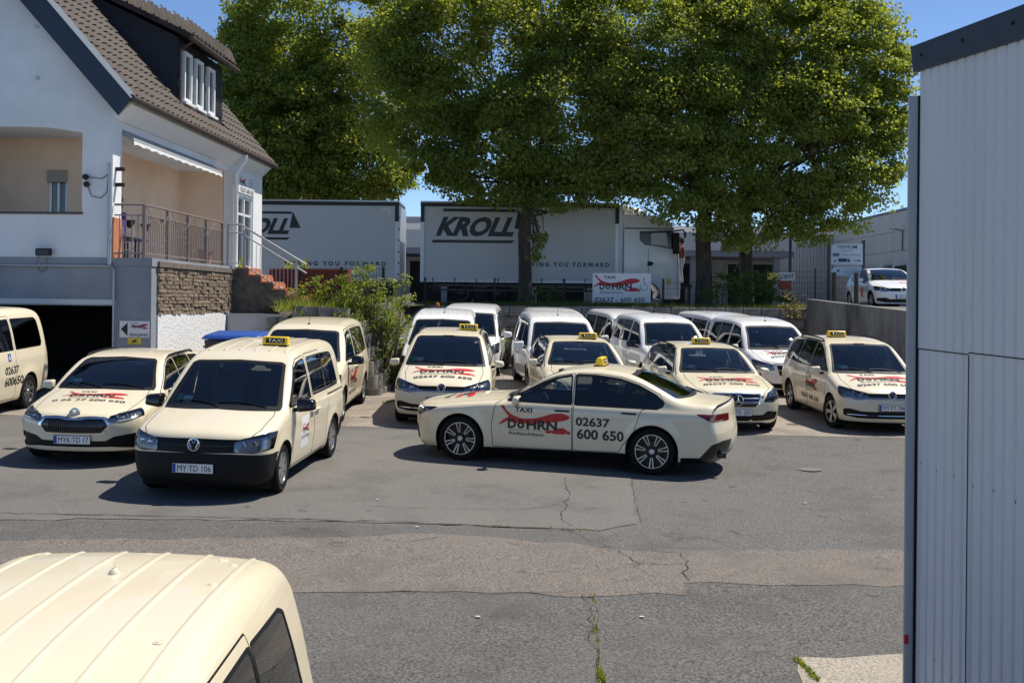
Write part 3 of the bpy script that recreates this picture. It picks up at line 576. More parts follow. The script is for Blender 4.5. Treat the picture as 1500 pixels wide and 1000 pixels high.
def make_wheel(kind, n, Rt):
    """tyre and rim meshes, axle along y, outer face at +y"""
    w = .105; rr = Rt*.735 if kind == 'sport' else Rt*.655
    t = MB().lathe([(rr*.97, -w*.8), (rr, -w), (Rt*.9, -w*1.08), (Rt*.975, -w*.92), (Rt, -w*.55), (Rt, w*.55), (Rt*.975, w*.92), (Rt*.9, w*1.08), (rr*1.02, w*1.0), (rr*.97, w*.75), (rr*.93, w*.3), (rr*.93, -w*.8)], 40, 'y')
    tyre = t.mesh('tyre', smooth=True)
    r = MB(); d = MB()
    r.lathe([(rr*.985, w*.80), (rr*.975, w*1.0), (rr*.93, w*1.0), (rr*.92, w*.72)], 40, 'y')
    d.lathe([(rr*.93, w*.1), (.02, w*.05)], 32, 'y')                 # dark brake space behind the spokes
    d.lathe([(rr*.62, w*.16), (rr*.60, w*.30), (.05, w*.32)], 24, 'y')
    def spoke(a, r0, r1, h0, h1, y0, y1, dep=.03):
        c, s_ = math.cos(a), math.sin(a); P = []
        for (q, hh, yy) in ((r0, h0, y0), (r1, h1, y1)):
            for sgn in (-1, 1):
                for dd in (0, -dep): P.append((c*q-s_*sgn*hh, yy+dd, s_*q+c*sgn*hh))
        r.hexa([P[1], P[3], P[7], P[5], P[0], P[2], P[6], P[4]])
    hub = rr*.17
    if kind == 'sport':
        for k in range(n):
            a = math.pi/2+2*math.pi*k/n
            for o in (-.15, .15): spoke(a+o*.8, rr*.40, rr*.95, .006, .0085, w*.86, w*.95, .02)
            spoke(a, rr*.37, rr*.42, .018, .022, w*.80, w*.84, .02)
    elif kind == 'cover':
        for k in range(n):
            a = math.pi/2+2*math.pi*k/n
            for o in (-.16, .16): spoke(a+o, rr*.2, rr*.95, .016, .022, w*.95, w*.92, .05)
        hub = rr*.24
    else:
        m = 2 if n == 5 else 1
        for k in range(n):
            a = math.pi/2+2*math.pi*k/n
            for o in ((-.13, .13) if m == 2 else (0,)): spoke(a+o, rr*.15, rr*.95, .026 if m == 1 else .02, .024 if m == 1 else .017, w*.85, w*.92, .04)
    r.lathe([(.001, w*.98), (hub*.8, w*.98), (hub, w*.9), (hub, w*.3)], 20, 'y')
    return tyre, r.mesh('rim', smooth=True), d.mesh('brake_disc', smooth=True)
def rbox(c, s, bev=.05, rot=None, seg=3):
    """rounded box mesh data around centre c with size s"""
    m = MB(); M = Matrix.Translation(Vector(c))
    if rot is not None: M = M @ Matrix.Rotation(rot[0], 4, rot[1])
    m.box((-s[0]/2, -s[1]/2, -s[2]/2), (s[0]/2, s[1]/2, s[2]/2), M); return m
class CarType:
    def __init__(s, key):
        S = s.S = SPEC[key]; s.key = key; sh = s.sh = Shell(S); s.parts = []           # (name, mesh, material, parent index, matrix)
        n = sh.N[sh.T].mean(1); c = sh.V[sh.T].mean(1)
        sh.L[(n[:, 2] < -.75) & (c[:, 2] < .30)] = sh.lab('underbody')
        mats = {'underbody': 'plastic_black', 'gap': 'gap', 'seal': 'plastic_black'}
        for ax in (S['wb']/2, -S['wb']/2):
            f = lambda V, ax=ax: np.where(V[:, 1] > .42, np.hypot(V[:, 0]-ax, np.maximum(V[:, 2]-S['R'], (V[:, 2]-S['R'])*.6))-S['ra'], 1.)
            sh.cut('all', f, 'hole')
        for nm, poly, m in S['side_trim']: sh.cut('side', poly, nm, only=('body', 'bumper', 'underbody')); mats[nm] = m
        bars = []
        for nm, poly, m in S.get('front', []):
            if nm in ('grille_chrome', 'intake_trim'): bars.append((nm, poly, m)); continue
            if nm == 'headlight':
                zc = sum(p[1] for p in poly)/len(poly); lim = S.get('lamp_len', .50)
                g = lambda V, poly=poly, zc=zc, lim=lim: np.maximum(poly_sd(V[:, [1, 2]], poly), (S['xf']-lim-(V[:, 2]-zc)*S.get('lamp_slope', .9))-V[:, 0])
                sh.cut('nose', g, nm, only=('body', 'bumper', nm, 'grille', 'grille_frame')); mats[nm] = m; continue
            sh.cut('front', poly, nm, only=None if nm not in ('bumper', 'chin') else ('body', 'underbody', 'bumper')); mats[nm] = m
        for nm, poly, m in S.get('side_front', [])+S.get('side_rear', []): sh.cut('side', poly, nm, only=('body', nm)); mats[nm] = m
        for nm, poly, m in S['rear']:
            if 'window' in nm: sh.cut('rear', poly, 'seal', off=.02, only=('body',)); sh.cut('rear', poly, nm, only=('seal',))
            elif nm == 'taillight':
                zc = sum(p[1] for p in poly)/len(poly)
                g = lambda V, poly=poly, zc=zc: np.maximum(poly_sd(V[:, [1, 2]], poly), V[:, 0]-(S['xr']+S.get('tail_len', .30)-(V[:, 2]-zc)*S.get('tail_slope', 0.)))
                sh.cut('tail', g, nm, only=('body', 'bumper_rear'))
            else: sh.cut('rear', poly, nm, only=('body', 'bumper_rear', 'diffuser'))
            mats[nm] = m
        for nm, poly, m in S['side_windows']:
            p = smooth_poly(poly, 3) if False else poly
            sh.cut('side', p, 'seal', off=.022, only=('body', 'seal'))
        for nm, poly, m in S['side_windows']: sh.cut('side', poly, nm, only=('seal',)); mats[nm] = m
        for nm, poly in S['doors']: sh.seam('side', poly, .010, ('body',), nm); mats[nm] = 'PAINT'
        sh.seam('top', S['hood'], .010, ('body',), 'hood'); mats['hood'] = 'PAINT'
        S['push'] = {'gap': .006, 'seal': .002, 'grille': .012, 'bumper_intake': .02, 'windscreen': .004, 'headlight': -.002, 'side_window#1': .004, 'side_window#2': .004, 'side_window#3': .004}
        mats['body'] = 'PAINT'
        for nm in sh.names:
            if nm == 'hole': continue
            base = nm.split('#')[0]; pair = base in ('door', 'sliding_door', 'side_window', 'headlight', 'taillight', 'air_curtain', 'sill', 'slide_rail')
            if nm == 'side_window#1' or True:
                for sd in ((1, -1) if pair else (0,)):
                    r = sh.part(nm, sd)
                    if r is None: continue
                    oname = {'gap': 'panel_gap', 'seal': 'window_seal', 'bumper_intake': 'air_intake', 'chin': 'lower_lip', 'grille_chrome': 'grille_bar'}.get(base, base)
                    i = s.add(oname, mesh_np(oname, r[0], r[1], r[2]), mats[nm])
                    if base == 'headlight': s.lamp(r, i, sd)
        # inner lining under the paint, so that the cabin is dark
        ids = [sh.names.index(x) for x in sh.names if x.split('#')[0] in ('body', 'door', 'sliding_door', 'seal', 'gap')]
        m = np.isin(sh.L, ids); c = sh.V[sh.T].mean(1); m &= (c[:, 2] > .75)
        T = sh.T[m]; u, inv = np.unique(T, return_inverse=True); T = inv.reshape(-1, 3)[:, ::-1]; V = sh.V[u]-sh.N[u]*.03; V[:, 1] = np.maximum(V[:, 1], 0)
        f = np.array([1, -1, 1]); s.add('interior_lining', mesh_np('interior_lining', np.concatenate([V, V*f]), np.concatenate([T, T[:, ::-1]+len(V)])), 'interior')
        s.bvh = None; s.bars = bars
        s.fit()
    def add(s, name, me, m, parent=-1, M=None):
        s.parts.append((name, me, m, parent, M)); return len(s.parts)-1
    def surface(s):
        if s.bvh is None:
            sh = s.sh; f = np.array([1, -1, 1]); m = sh.L != (sh.names.index('hole') if 'hole' in sh.names else -1)
            V = np.concatenate([sh.V, sh.V*f]); T = np.concatenate([sh.T[m], sh.T[m][:, ::-1]+len(sh.V)])
            s.bvh = BVHTree.FromPolygons(V.tolist(), T.tolist())
        return s.bvh
    def lamp(s, r, i, sd):
        """lamp housing behind the clear cover, with reflector bowls"""
        V, T, N = r; W = V-N*.055
        s.add('reflector_housing', mesh_np('reflector_housing', W, T), 'lamp_inner', i)
        c = V.mean(0); n = N.mean(0); n /= np.linalg.norm(n); lo, hi = V.min(0), V.max(0)
        b = MB(); front = n[0] > .3
        for q in (.30, .58):
            y = lo[1]+(hi[1]-lo[1])*(q if sd > 0 else 1-q)
            near = V[np.argmin(np.abs(V[:, 1]-y)+np.abs(V[:, 2]-c[2])*.6)]
            rad = .042 if q < .7 else .032
            b.lathe([(.006, -.03), (rad*.7, -.012), (rad, .012), (rad*1.05, .012)], 14, 'x', (near[0]-.035, near[1], near[2]))
        s.add('lamp', b.mesh('lamp', smooth=True), 'chrome', i)
        st = MB()                                                       # daytime running light strip along the lower edge
        ys = np.linspace(lo[1]+.04, hi[1]-.05, 7)
        pts = []
        for y in ys:
            k = np.abs(V[:, 1]-y) < .03
            if k.any(): q = V[k][np.argmin(V[k][:, 2])]; pts.append((q[0]-.02, y, q[2]+.018))
        if len(pts) > 4:
            P = np.array(pts); P[1:-1] = (P[:-2]+P[1:-1]+P[2:])/3; s.add('light_strip', st.tube(P[1:-1].tolist(), .006, 6).mesh('light_strip', smooth=True), 'white_print', i)
    def fit(s):
        S = s.S; B = s.sh.B; ax = S['wb']/2; Rt = S['R']; W = B.W
        tyre, rim, disc = make_wheel(S['wheel'][0], S['wheel'][1], Rt)
        for x in (ax, -ax):
            for sd in (1, -1):
                y = (W-.125)*sd
                M = Matrix.Translation((x, y, Rt)) @ (Matrix.Identity(4) if sd > 0 else Matrix.Rotation(math.pi, 4, 'Z')) @ Matrix.Rotation(.5*x+.3*sd, 4, 'Y')
                i = s.add('wheel', tyre, 'rubber', -1, ('wheel', x > 0, M)); s.add('rim', rim, 'alloy', i); s.add('brake_disc', disc, 'alloy_dark', i)
                w = MB(); n = 22; ra = S['ra']; V = []                                # wheel-arch liner
                for k in range(n+1):
                    a = -.35+(math.pi+.7)*k/n; xx = x+ra*math.cos(a); zz = Rt+ra*math.sin(a)*(1. if math.sin(a) > 0 else 1/.6)
                    yo = B.yat(xx, max(zz, .24))-.004
                    V += [(xx, yo*sd, zz), (xx, .45*sd, zz)]
                w.add(V, [(2*k, 2*k+1, 2*k+3, 2*k+2) for k in range(n)]); w.add([(x, .45*sd, Rt)]+[V[2*k+1] for k in range(n+1)], [(0, k+1, k+2) for k in range(n)])
                s.add('wheel_arch_liner', w.mesh('wheel_arch_liner'), 'gap')
        # mirrors
        mx, my, mz = S['mirror']
        for sd in (1, -1):
            mk_ = S.get('mirror_k', 1.); m = MB(); m.hexa([Vector((mx+a*.5*mk_, (my+b*mk_), mz+c*mk_)) for a, b, c in ((-.16, .02, -.06), (.14, .02, -.06), (.06, .20, -.04), (-.14, .21, -.04), (-.16, .0, .09), (.10, .02, .08), (.04, .19, .06), (-.14, .20, .07))])
            me = m.mesh('mirror', .035, True, 3)
            if sd < 0: me.transform(Matrix.Scale(-1, 4, (0, 1, 0))); me.flip_normals()
            i = s.add('mirror', me, S['mirror_mat'])
            g = MB().box((mx-.084*mk_, (my+.03)*sd, mz-.04*mk_), (mx-.079*mk_, (my+.18*mk_)*sd, mz+.065*mk_)); s.add('mirror_glass', g.mesh('mirror_glass'), 'chrome', i)
            a = MB().tube([(mx+.02, (my-.16)*sd, mz-.07), (mx, (my+.03)*sd, mz-.045)], .028, 8); s.add('mirror_arm', a.mesh('mirror_arm', smooth=True), 'plastic_black', i)
        for hx, hz in S['handles']:
            y = B.yat(hx, hz)
            for sd in (1, -1):
                h = MB()
                if S.get('flush_handles'): h.box((hx-.11, (y-.01)*sd, hz-.012), (hx+.11, (y+.010)*sd, hz+.014))
                else: h.tube([(hx-.11, (y-.01)*sd, hz), (hx-.09, (y+.03)*sd, hz), (hx+.09, (y+.03)*sd, hz), (hx+.11, (y-.01)*sd, hz)], .017, 8)
                s.add('door_handle', h.mesh('door_handle', 0, True), 'plastic_black' if S.get('flush_handles') else 'PAINT')
        # number plate + emblem
        bv = s.surface()
        def fx(y, z):
            h = bv.ray_cast(Vector((4, y, z)), Vector((-1, 0, 0))); return h[0].x if h[0] else S['xf']
        s.plate_x = max(fx(0, S['plate_z']), fx(.24, S['plate_z']), fx(0, S['plate_z']+.05))
        kind, ez = S['emblem']; ex = fx(0, ez)+.012
        if kind != 'none':
            e = MB(); rad = .075 if kind != 'star' else .095
            e.tube([(ex, rad*math.cos(a), ez+rad*math.sin(a)) for a in np.linspace(0, 2*math.pi, 29)[:-1]], .009, 6, True)
            if kind == 'star':
                for k in range(3):
                    a = math.pi/2+2*math.pi*k/3; e.tube([(ex, 0, ez), (ex, rad*math.cos(a), ez+rad*math.sin(a))], [.016, .004], 4)
            elif kind == 'vw':
                r2 = rad*.92
                e.tube([(ex, -.030, ez+r2*.9), (ex, 0, ez+.016), (ex, .030, ez+r2*.9)], .0065, 5)
                e.tube([(ex, -.062, ez+.036), (ex, -.027, ez-.058), (ex, 0, ez+.0), (ex, .027, ez-.058), (ex, .062, ez+.036)], .0065, 5)
            else: e.lathe([(.001, .004), (rad*.8, .0)], 20, 'x', (ex, 0, ez))
            i = s.add('emblem', e.mesh('emblem', smooth=True), 'chrome'); b = MB().lathe([(.001, .0), (rad, -.002), (rad, -.02)], 24, 'x', (ex-.004, 0, ez)); s.add('emblem_disc', b.mesh('emblem_disc'), 'gloss_black' if kind != 'disc' else 'steel_dark', i)
        if S.get('slats'):
            for y in np.linspace(-.36, .36, 25): s.add('grille_slat', MB().tube([(fx(y, z)-.004, y, z) for z in (.525, .61, .685)], .006, 5).mesh('grille_slat'), 'steel_dark')
        for nm, poly, m in s.bars:
            z = sum(p[1] for p in poly)/len(poly); ym = max(p[0] for p in poly); r_ = (max(p[1] for p in poly)-min(p[1] for p in poly))*.45
            s.add('grille_bar' if nm == 'grille_chrome' else 'intake_trim', MB().tube([(fx(y, z)+.001, y, z) for y in np.linspace(-ym, ym, 15)], r_, 6).mesh(nm, smooth=True), m)
        # wipers, antenna, rails, ribs
        def topz(x, y):
            h = bv.ray_cast(Vector((x, y, 4)), Vector((0, 0, -1))); return h[0].z if h[0] else 1.
        ws = [p for p in S['front'] if p[0] == 'windscreen'][0][1]; zb = ws[1][1]; xw = fx(.3, zb+.02)
        for y0, y1 in ((.60, -.05), (-.02, -.62)):
            pts = []
            for t in np.linspace(0, 1, 6):
                y = y0+(y1-y0)*t; z = zb-.01+.05*math.sin(t*2.2)*1.2; pts.append((fx(y, z)+.012, y, z))
            s.add('wiper', MB().tube(pts, .008, 5).mesh('wiper'), 'plastic_black')
        if S.get('rails'):
            zr = max(p[1] for p in S['side'])
            for sd in (1, -1):
                xs = np.linspace(S['side_windows'][0][1][2][0]-.1, S['side_windows'][-1][1][2][0]+.0, 12); pts = []
                for k, x in enumerate(xs):
                    y = S['w'][-2][1]-.07+ .03; z = topz(x, y)+(.035 if 0 < k < 11 else -.01); pts.append((x, y*sd, z))
                s.add('roof_rail', MB().tube(pts, .016, 8).mesh('roof_rail', smooth=True), 'plastic_black')
        if S.get('ribs'):
            for k in range(S['ribs']):
                y = -.55+1.1*k/(S['ribs']-1); pts = [(x, y, topz(x, y)-.006) for x in np.linspace(.12, -2.0, 14)]
                m = MB(); hw = .012
                V = []; 
                for p in pts: V += [(p[0], p[1]-hw*1.9, p[2]+.004), (p[0], p[1]-hw*.8, p[2]+.0125), (p[0], p[1]+hw*.8, p[2]+.0125), (p[0], p[1]+hw*1.9, p[2]+.004)]
                m.add(V, [(4*i+j, 4*i+j+1, 4*i+j+5, 4*i+j+4) for i in range(len(pts)-1) for j in range(3)]); s.add('roof_rib', m.mesh('roof_rib', smooth=True), 'PAINT')
        if S.get('rail_slot'):
            for sd in (1, -1):
                pts = [(x, (B.yat(x, 1.03)+.001)*sd, 1.03) for x in np.linspace(-1.05, -2.05, 8)]
                s.add('slide_rail', MB().tube(pts, .011, 6).mesh('slide_rail'), 'gap')
        if S.get('bootlip'):
            pts = [(-2.545+.10*abs(y/.78)**2.5*1.5, y, topz(-2.5+.12*abs(y/.78)**2.5, y)+.012) for y in np.linspace(-.80, .80, 17)]
            s.add('boot_spoiler', MB().tube(pts, .012, 6).mesh('boot_spoiler', smooth=True), 'gloss_black')
            s.add('exhaust_tip', MB().lathe([(.035, -.05), (.045, .02), (.05, .02), (.05, -.1)], 16, 'x', (-2.46, .64, .33)).mesh('exhaust_tip'), 'steel_dark')
        # cabin
        w = s.S['side_windows']; belt = w[0][1][0][1]; top = max(p[1] for p in w[0][1]); xw0 = w[0][1][0][0]; van = top > 1.45
        d = MB().prism([(xw0-.05+.42, belt-.30), (xw0+.40, belt-.09), (xw0+.15, belt-.035), (xw0-.18, belt-.045), (xw0-.26, belt-.14), (xw0-.2, belt-.40)], 'y', -W+.16, W-.16)
        i = s.add('dashboard', d.mesh('dashboard', .03, True), 'dash')
        sx = xw0-.42; st = MB(); rr_ = .185; tl = R(28)
        st.tube([(sx+math.sin(tl)*rr_*math.sin(a), .36+rr_*math.cos(a), belt-.10+math.cos(tl)*rr_*math.sin(a)) for a in np.linspace(0, 2*math.pi, 25)[:-1]], .016, 6, True)
        st.tube([(sx, .36-rr_, belt-.1), (sx+.01, .36, belt-.12), (sx, .36+rr_, belt-.1)], .018, 5); st.tube([(sx, .36, belt-.12), (sx+.2, .36, belt-.2)], .03, 6)
        s.add('steering_wheel', st.mesh('steering_wheel', smooth=True), 'interior', i)
        hip = belt-.55; rows = [(xw0-1.05, (.36, -.36)), (xw0-1.95, (.40, 0, -.40))]
        if van and S['xr'] < -2.4: rows.append((xw0-2.75, (.40, 0, -.40)))
        for rx, ys in rows:
            h0 = hip; roof = min(topz(rx-.28, 0), topz(rx-.1, .3)); hip = min(h0, roof-1.12)
            for y in ys:
                m = rbox((rx+.22, y, hip+.12), (.52, .46, .18)); b = rbox((rx-.10, y, hip+.48), (.14, .44, .66), rot=(-R(14), 'Y')); hd = rbox((rx-.22, y, hip+.92), (.10, .25, .17), rot=(-R(10), 'Y'))
                m.add(b.v, b.f); m.add(hd.v, hd.f)
                s.add('seat', m.mesh('seat', .05, True, 3), 'seat')
            hip = h0
        s.add('cabin_floor', MB().box((S['xr']+.25, -W+.14, .30), (xw0+.3, W-.14, .33)).mesh('cabin_floor'), 'interior')
        s.add('rear_view_mirror', rbox((xw0-.62, 0, top+.0), (.04, .22, .07)).mesh('rear_view_mirror', .012), 'plastic_black')
        ws_w = ws[1][0]
        for yy, zz, ww, hh, mm in ((-ws_w*.86, zb+.075, .09, .09, 'sticker_green'), (-ws_w*.70, zb+.06, .13, .075, 'paper')):
            P = [(fx(yy+a*ww/2, zz+b*hh/2)-.012, yy+a*ww/2, zz+b*hh/2) for a, b in ((-1, -1), (1, -1), (1, 1), (-1, 1))]
            s.add('windscreen_sticker', MB().add(P, [(0, 1, 2, 3)]).mesh('windscreen_sticker'), mm)
        s.topz = topz; s.fx = fx
TYPES = {}
def ctype(k):
    if k not in TYPES: TYPES[k] = CarType(k)
    return TYPES[k]
def decal(T, layers, frame, lift=.003):
    """flat print laid on a body panel: frame = (origin, u axis, v axis, cast direction) in car coordinates"""
    o, u, v, dr = (Vector(q) for q in frame); bv = T.surface(); out = []
    for (V, Tr), m, lv in layers:
        P = []; ok = True
        for a, b in V:
            p = o+u*a+v*b; h = bv.ray_cast(p-dr*1.5, dr)
            if h[0] is None: ok = False; P.append(p); continue
            n = h[1] if h[1].dot(dr) < 0 else -h[1]
            P.append(h[0]+n*(lift+.0015*lv))
        Tr = np.array(Tr)
        nf = Vector(np.cross(np.array(P[Tr[0][1]])-np.array(P[Tr[0][0]]), np.array(P[Tr[0][2]])-np.array(P[Tr[0][0]])))
        if nf.dot(dr) > 0: Tr = Tr[:, ::-1]
        out.append((mesh_np('print', np.array([tuple(p) for p in P]), Tr, smooth=False), m))
    return out
def hood_frame(T, xc, tilt):
    return ((xc, 0, 1.), (0, 1, 0), (-1, 0, 0), (0, 0, -1))
def plate(parent, x, z, txt, back=0.):
    M = Matrix.Translation((x+.012, 0, z)) @ Matrix.Rotation(back, 4, 'Y')
    p = MB().box((-.008, -.262, -.058), (.006, .262, .058), M).build('number_plate', 'plate_white', parent, .004)
    f = MB().box((-.012, -.268, -.075), (.003, .268, .062), M).build('plate_holder', 'plastic_black', p)
    b = MB().box((.0, -.258, -.053), (.0075, -.218, .053), M).build('euro_band', 'plate_blue', p)
    V, Tr = text2d(txt, .078, .0, min(.43, .056*len(txt)))
    W = [M @ Vector((.0085, a+.02, b_)) for a, b_ in V]
    link('lettering', mesh_np('lettering', np.array([tuple(q) for q in W]), Tr, smooth=False), 'ink', p)
    return p
def taxi_sign(parent, T, x, y, rz=0., slim=False):
    z = T.topz(x, y)
    root_m = Matrix.Translation((x, y, z+.005)) @ Matrix.Rotation(rz, 4, 'Z')
    prof = [(-.075, 0), (.075, 0), (.07, .02), (.045, .105), (.03, .118), (-.03, .118), (-.045, .105), (-.07, .02)]
    m = MB(); n = len(prof); P = []
    for yy, k in ((-.19, .85), (-.18, 1), (.18, 1), (.19, .85)): P += [root_m @ Vector((a*k, yy, .006+b*(.94 if k < 1 else 1))) for a, b in prof]
    fc = [tuple(reversed(range(n))), tuple(3*n+i for i in range(n))]+[(r*n+i, r*n+(i+1) % n, (r+1)*n+(i+1) % n, (r+1)*n+i) for r in range(3) for i in range(n)]
    m.add(P, fc); o = m.build('roof_sign', 'taxi_yellow', parent, .006, True)
    MB().box((-.085, -.17, -.004), (.085, .17, .008), root_m).build('sign_base', 'plastic_black', o)
    for sgn in (1, -1):
        tl = math.atan2(.025, .09)
        def q(a, b, e): return root_m @ Vector((sgn*((.0725-.294*b)+e), sgn*a, .026+b))
        hw = .14
        MBp = MB().add([q(-hw, .008, .001), q(hw, .008, .001), q(hw, .082, .001), q(-hw, .082, .001)], [(0, 1, 2, 3)]); MBp.build('sign_panel', 'taxi_black', o)
        V, Tr = text2d('TAXI', .05, .012, .22)
        link('lettering', mesh_np('lettering', np.array([tuple(q(a, .045+b, .003)) for a, b in V]), Tr, smooth=False), 'lettering_cream', o)
    return o
def place_car(name, key, colour, label, group, pos, yaw, category, plate_txt=None, sign=None, steer=0., prints=(), mirror_mat=None, antenna=None, zoff=0., slope=True, extra=None):
    T = ctype(key); root = empty(name); objs = []
    x, y = pos
    if slope:
        up = Vector((-GT, -GS, 1)).normalized(); fw = Vector((math.cos(yaw), math.sin(yaw), 0)); fw = (fw-up*fw.dot(up)).normalized(); lf = up.cross(fw)
        M = Matrix((fw, lf, up)).transposed().to_4x4(); M.translation = (x, y, gz(x, y)+zoff)
    else: M = Matrix.Translation((x, y, zoff)) @ Matrix.Rotation(yaw, 4, 'Z')
    root.matrix_world = M; tag(root, label, category, group)
    for nm, me, m, pi, Mx in T.parts:
        if m == 'PAINT': m = colour
        if nm == 'mirror' and mirror_mat: m = mirror_mat if mirror_mat != 'PAINT' else colour
        o = link(nm, me, m, root if pi < 0 else objs[pi])
        if Mx is not None:
            MM = Mx[2]
            if Mx[1] and steer: MM = Matrix.Translation(MM.translation) @ Matrix.Rotation(steer, 4, 'Z') @ Matrix.Translation(-MM.translation) @ MM
            o.matrix_local = MM
        objs.append(o)
    if plate_txt: plate(root, T.plate_x, T.S['plate_z'], plate_txt)
    if sign: taxi_sign(root, T, *sign)
    for pname, layers, frame in prints:
        pr = decal(T, layers, frame); first = None
        for me, m in pr:
            if first is None: first = link(pname, me, m, root)
            else: link('lettering' if m == 'ink' else 'emblem_shape', me, m, first)
    if antenna:
        ax_, ay_, ln = antenna; z = T.topz(ax_, ay_)
        MB().lathe([(.03, 0), (.026, .015), (.008, .03)], 12, 'z', (ax_, ay_, z-.003)).tube([(ax_, ay_, z+.02), (ax_-ln*.45, ay_, z+ln)], [.005, .003], 5).build('antenna', 'plastic_black' if ln > .1 else 'cream', root, 0, True)
    return root
# ------------------------------------------------------------------ yard, asphalt patches, paved bays, upper ground
def asphalt(name, c, spread, grain=140., rough=.92, tint=None, bump=.35):
    m, nt, b = nmat(name); b.inputs['Roughness'].default_value = rough; b.inputs['Specular IOR Level'].default_value = .3
    tc = nt.nodes.new('ShaderNodeTexCoord'); L = nt.links
    def noise(sc, det=3., ro=.6):
        n = nt.nodes.new('ShaderNodeTexNoise'); n.inputs['Scale'].default_value = sc; n.inputs['Detail'].default_value = det; n.inputs['Roughness'].default_value = ro
        L.new(tc.outputs['Object'], n.inputs['Vector']); return n
    def mixc(fac, a, bcol, lo, hi, k=1.):
        mr = nt.nodes.new('ShaderNodeMapRange'); mr.inputs[1].default_value = lo; mr.inputs[2].default_value = hi; mr.inputs[4].default_value = k
        L.new(fac, mr.inputs[0]); mx = nt.nodes.new('ShaderNodeMix'); mx.data_type = 'RGBA'
        L.new(mr.outputs[0], mx.inputs[0])
        if isinstance(a, tuple): mx.inputs[6].default_value = (*a, 1)
        else: L.new(a, mx.inputs[6])
        mx.inputs[7].default_value = (*bcol, 1); return mx.outputs[2]
    dark = tuple(v*(1-spread) for v in c); light = tuple(v*(1+spread) for v in c)
    n1 = noise(grain, 2.); o = mixc(n1.outputs['Fac'], dark, light, .38, .62)
    vo = nt.nodes.new('ShaderNodeTexVoronoi'); vo.inputs['Scale'].default_value = grain*.55; L.new(tc.outputs['Object'], vo.inputs['Vector'])
    o = mixc(vo.outputs['Distance'], o, tuple(v*1.7 for v in c), .22, .05, .55)          # pale aggregate
    o = mixc(noise(1.1, 7., .65).outputs['Fac'], o, tuple(v*.58 for v in c), .50, .74, .85)  # stains
    o = mixc(noise(.35, 5.).outputs['Fac'], o, tint or tuple(v*1.15 for v in c), .45, .7, .6)
    o = mixc(noise(4.5, 6., .7).outputs['Fac'], o, tuple(v*1.25 for v in c), .56, .75, .5)
    o = mixc(noise(2.4, 4., .55).outputs['Fac'], o, tuple(v*.35 for v in c), .665, .73, .65)  # oil drips
    L.new(o, b.inputs['Base Color'])
    bp = nt.nodes.new('ShaderNodeBump'); bp.inputs['Strength'].default_value = bump; bp.inputs['Distance'].default_value = .01
    L.new(vo.outputs['Distance'], bp.inputs['Height']); L.new(bp.outputs[0], b.inputs['Normal'])
    return m
asphalt('asphalt_base', (0.1122, 0.1086, 0.1040), .45, 48.)
asphalt('asphalt_smooth', (0.1306, 0.1251, 0.1178), .25, 60., tint=(.16, .15, .138), bump=.2)
asphalt('asphalt_dark', (0.0966, 0.0938, 0.0902), .45, 50.)
asphalt('asphalt_red', (0.1454, 0.1288, 0.1150), .42, 42., tint=(.172, .150, .133))
asphalt('asphalt_low', (0.0994, 0.0975, 0.0938), .5, 40., tint=(.122, .118, .11))
asphalt('gravel', (.30, .27, .23), .4, 45., bump=.8)
asphalt('earth', (.10, .085, .06), .4, 40., bump=.8)
asphalt('road_upper', (.16, .155, .15), .2, 60.)
def paving(name, c):
    m, nt, b = nmat(name); b.inputs['Roughness'].default_value = .9; L = nt.links
    tc = nt.nodes.new('ShaderNodeTexCoord'); br = nt.nodes.new('ShaderNodeTexBrick'); br.inputs['Scale'].default_value = 1.
    br.inputs['Brick Width'].default_value = .21; br.inputs['Row Height'].default_value = .105; br.inputs['Mortar Size'].default_value = .006
    br.inputs['Color1'].default_value = (*[v*.85 for v in c], 1); br.inputs['Color2'].default_value = (*[v*1.12 for v in c], 1); br.inputs['Mortar'].default_value = (*[v*.4 for v in c], 1)
    L.new(tc.outputs['Object'], br.inputs['Vector'])
    n = nt.nodes.new('ShaderNodeTexNoise'); n.inputs['Scale'].default_value = 1.4; n.inputs['Detail'].default_value = 8; L.new(tc.outputs['Object'], n.inputs['Vector'])
    mx = nt.nodes.new('ShaderNodeMix'); mx.data_type = 'RGBA'; mx.inputs[7].default_value = (*[v*.55 for v in c], 1)
    mr = nt.nodes.new('ShaderNodeMapRange'); mr.inputs[1].default_value = .45; mr.inputs[2].default_value = .7; mr.inputs[4].default_value = .8; L.new(n.outputs['Fac'], mr.inputs[0]); L.new(mr.outputs[0], mx.inputs[0])
    L.new(br.outputs['Color'], mx.inputs[6]); L.new(mx.outputs[2], b.inputs['Base Color'])
    bp = nt.nodes.new('ShaderNodeBump'); bp.inputs['Strength'].default_value = .5; bp.inputs['Distance'].default_value = .01; L.new(br.outputs['Fac'], bp.inputs['Height']); bp.invert = True; L.new(bp.outputs[0], b.inputs['Normal'])
    return m
paving('paving', (.28, .24, .20))
def grid_sheet(name, xs, ys, zf, m, lift=0.):
    V = [(x, y, zf(x, y)+lift) for y in ys for x in xs]; n = len(xs)
    return MB().add(V, [(j*n+i, j*n+i+1, j*n+n+i+1, j*n+n+i) for j in range(len(ys)-1) for i in range(n-1)]).build(name, m, kind='structure')
ysy = list(np.arange(-30, 4.1, 4))+list(np.arange(4.5, 13, .5))+list(np.arange(13, 28.1, .75))+[28.]+list(np.arange(29, 39.1, 1.))
yard = grid_sheet('yard', list(np.linspace(-40, 40, 41)), sorted(set(ysy)), gz, 'asphalt_base')
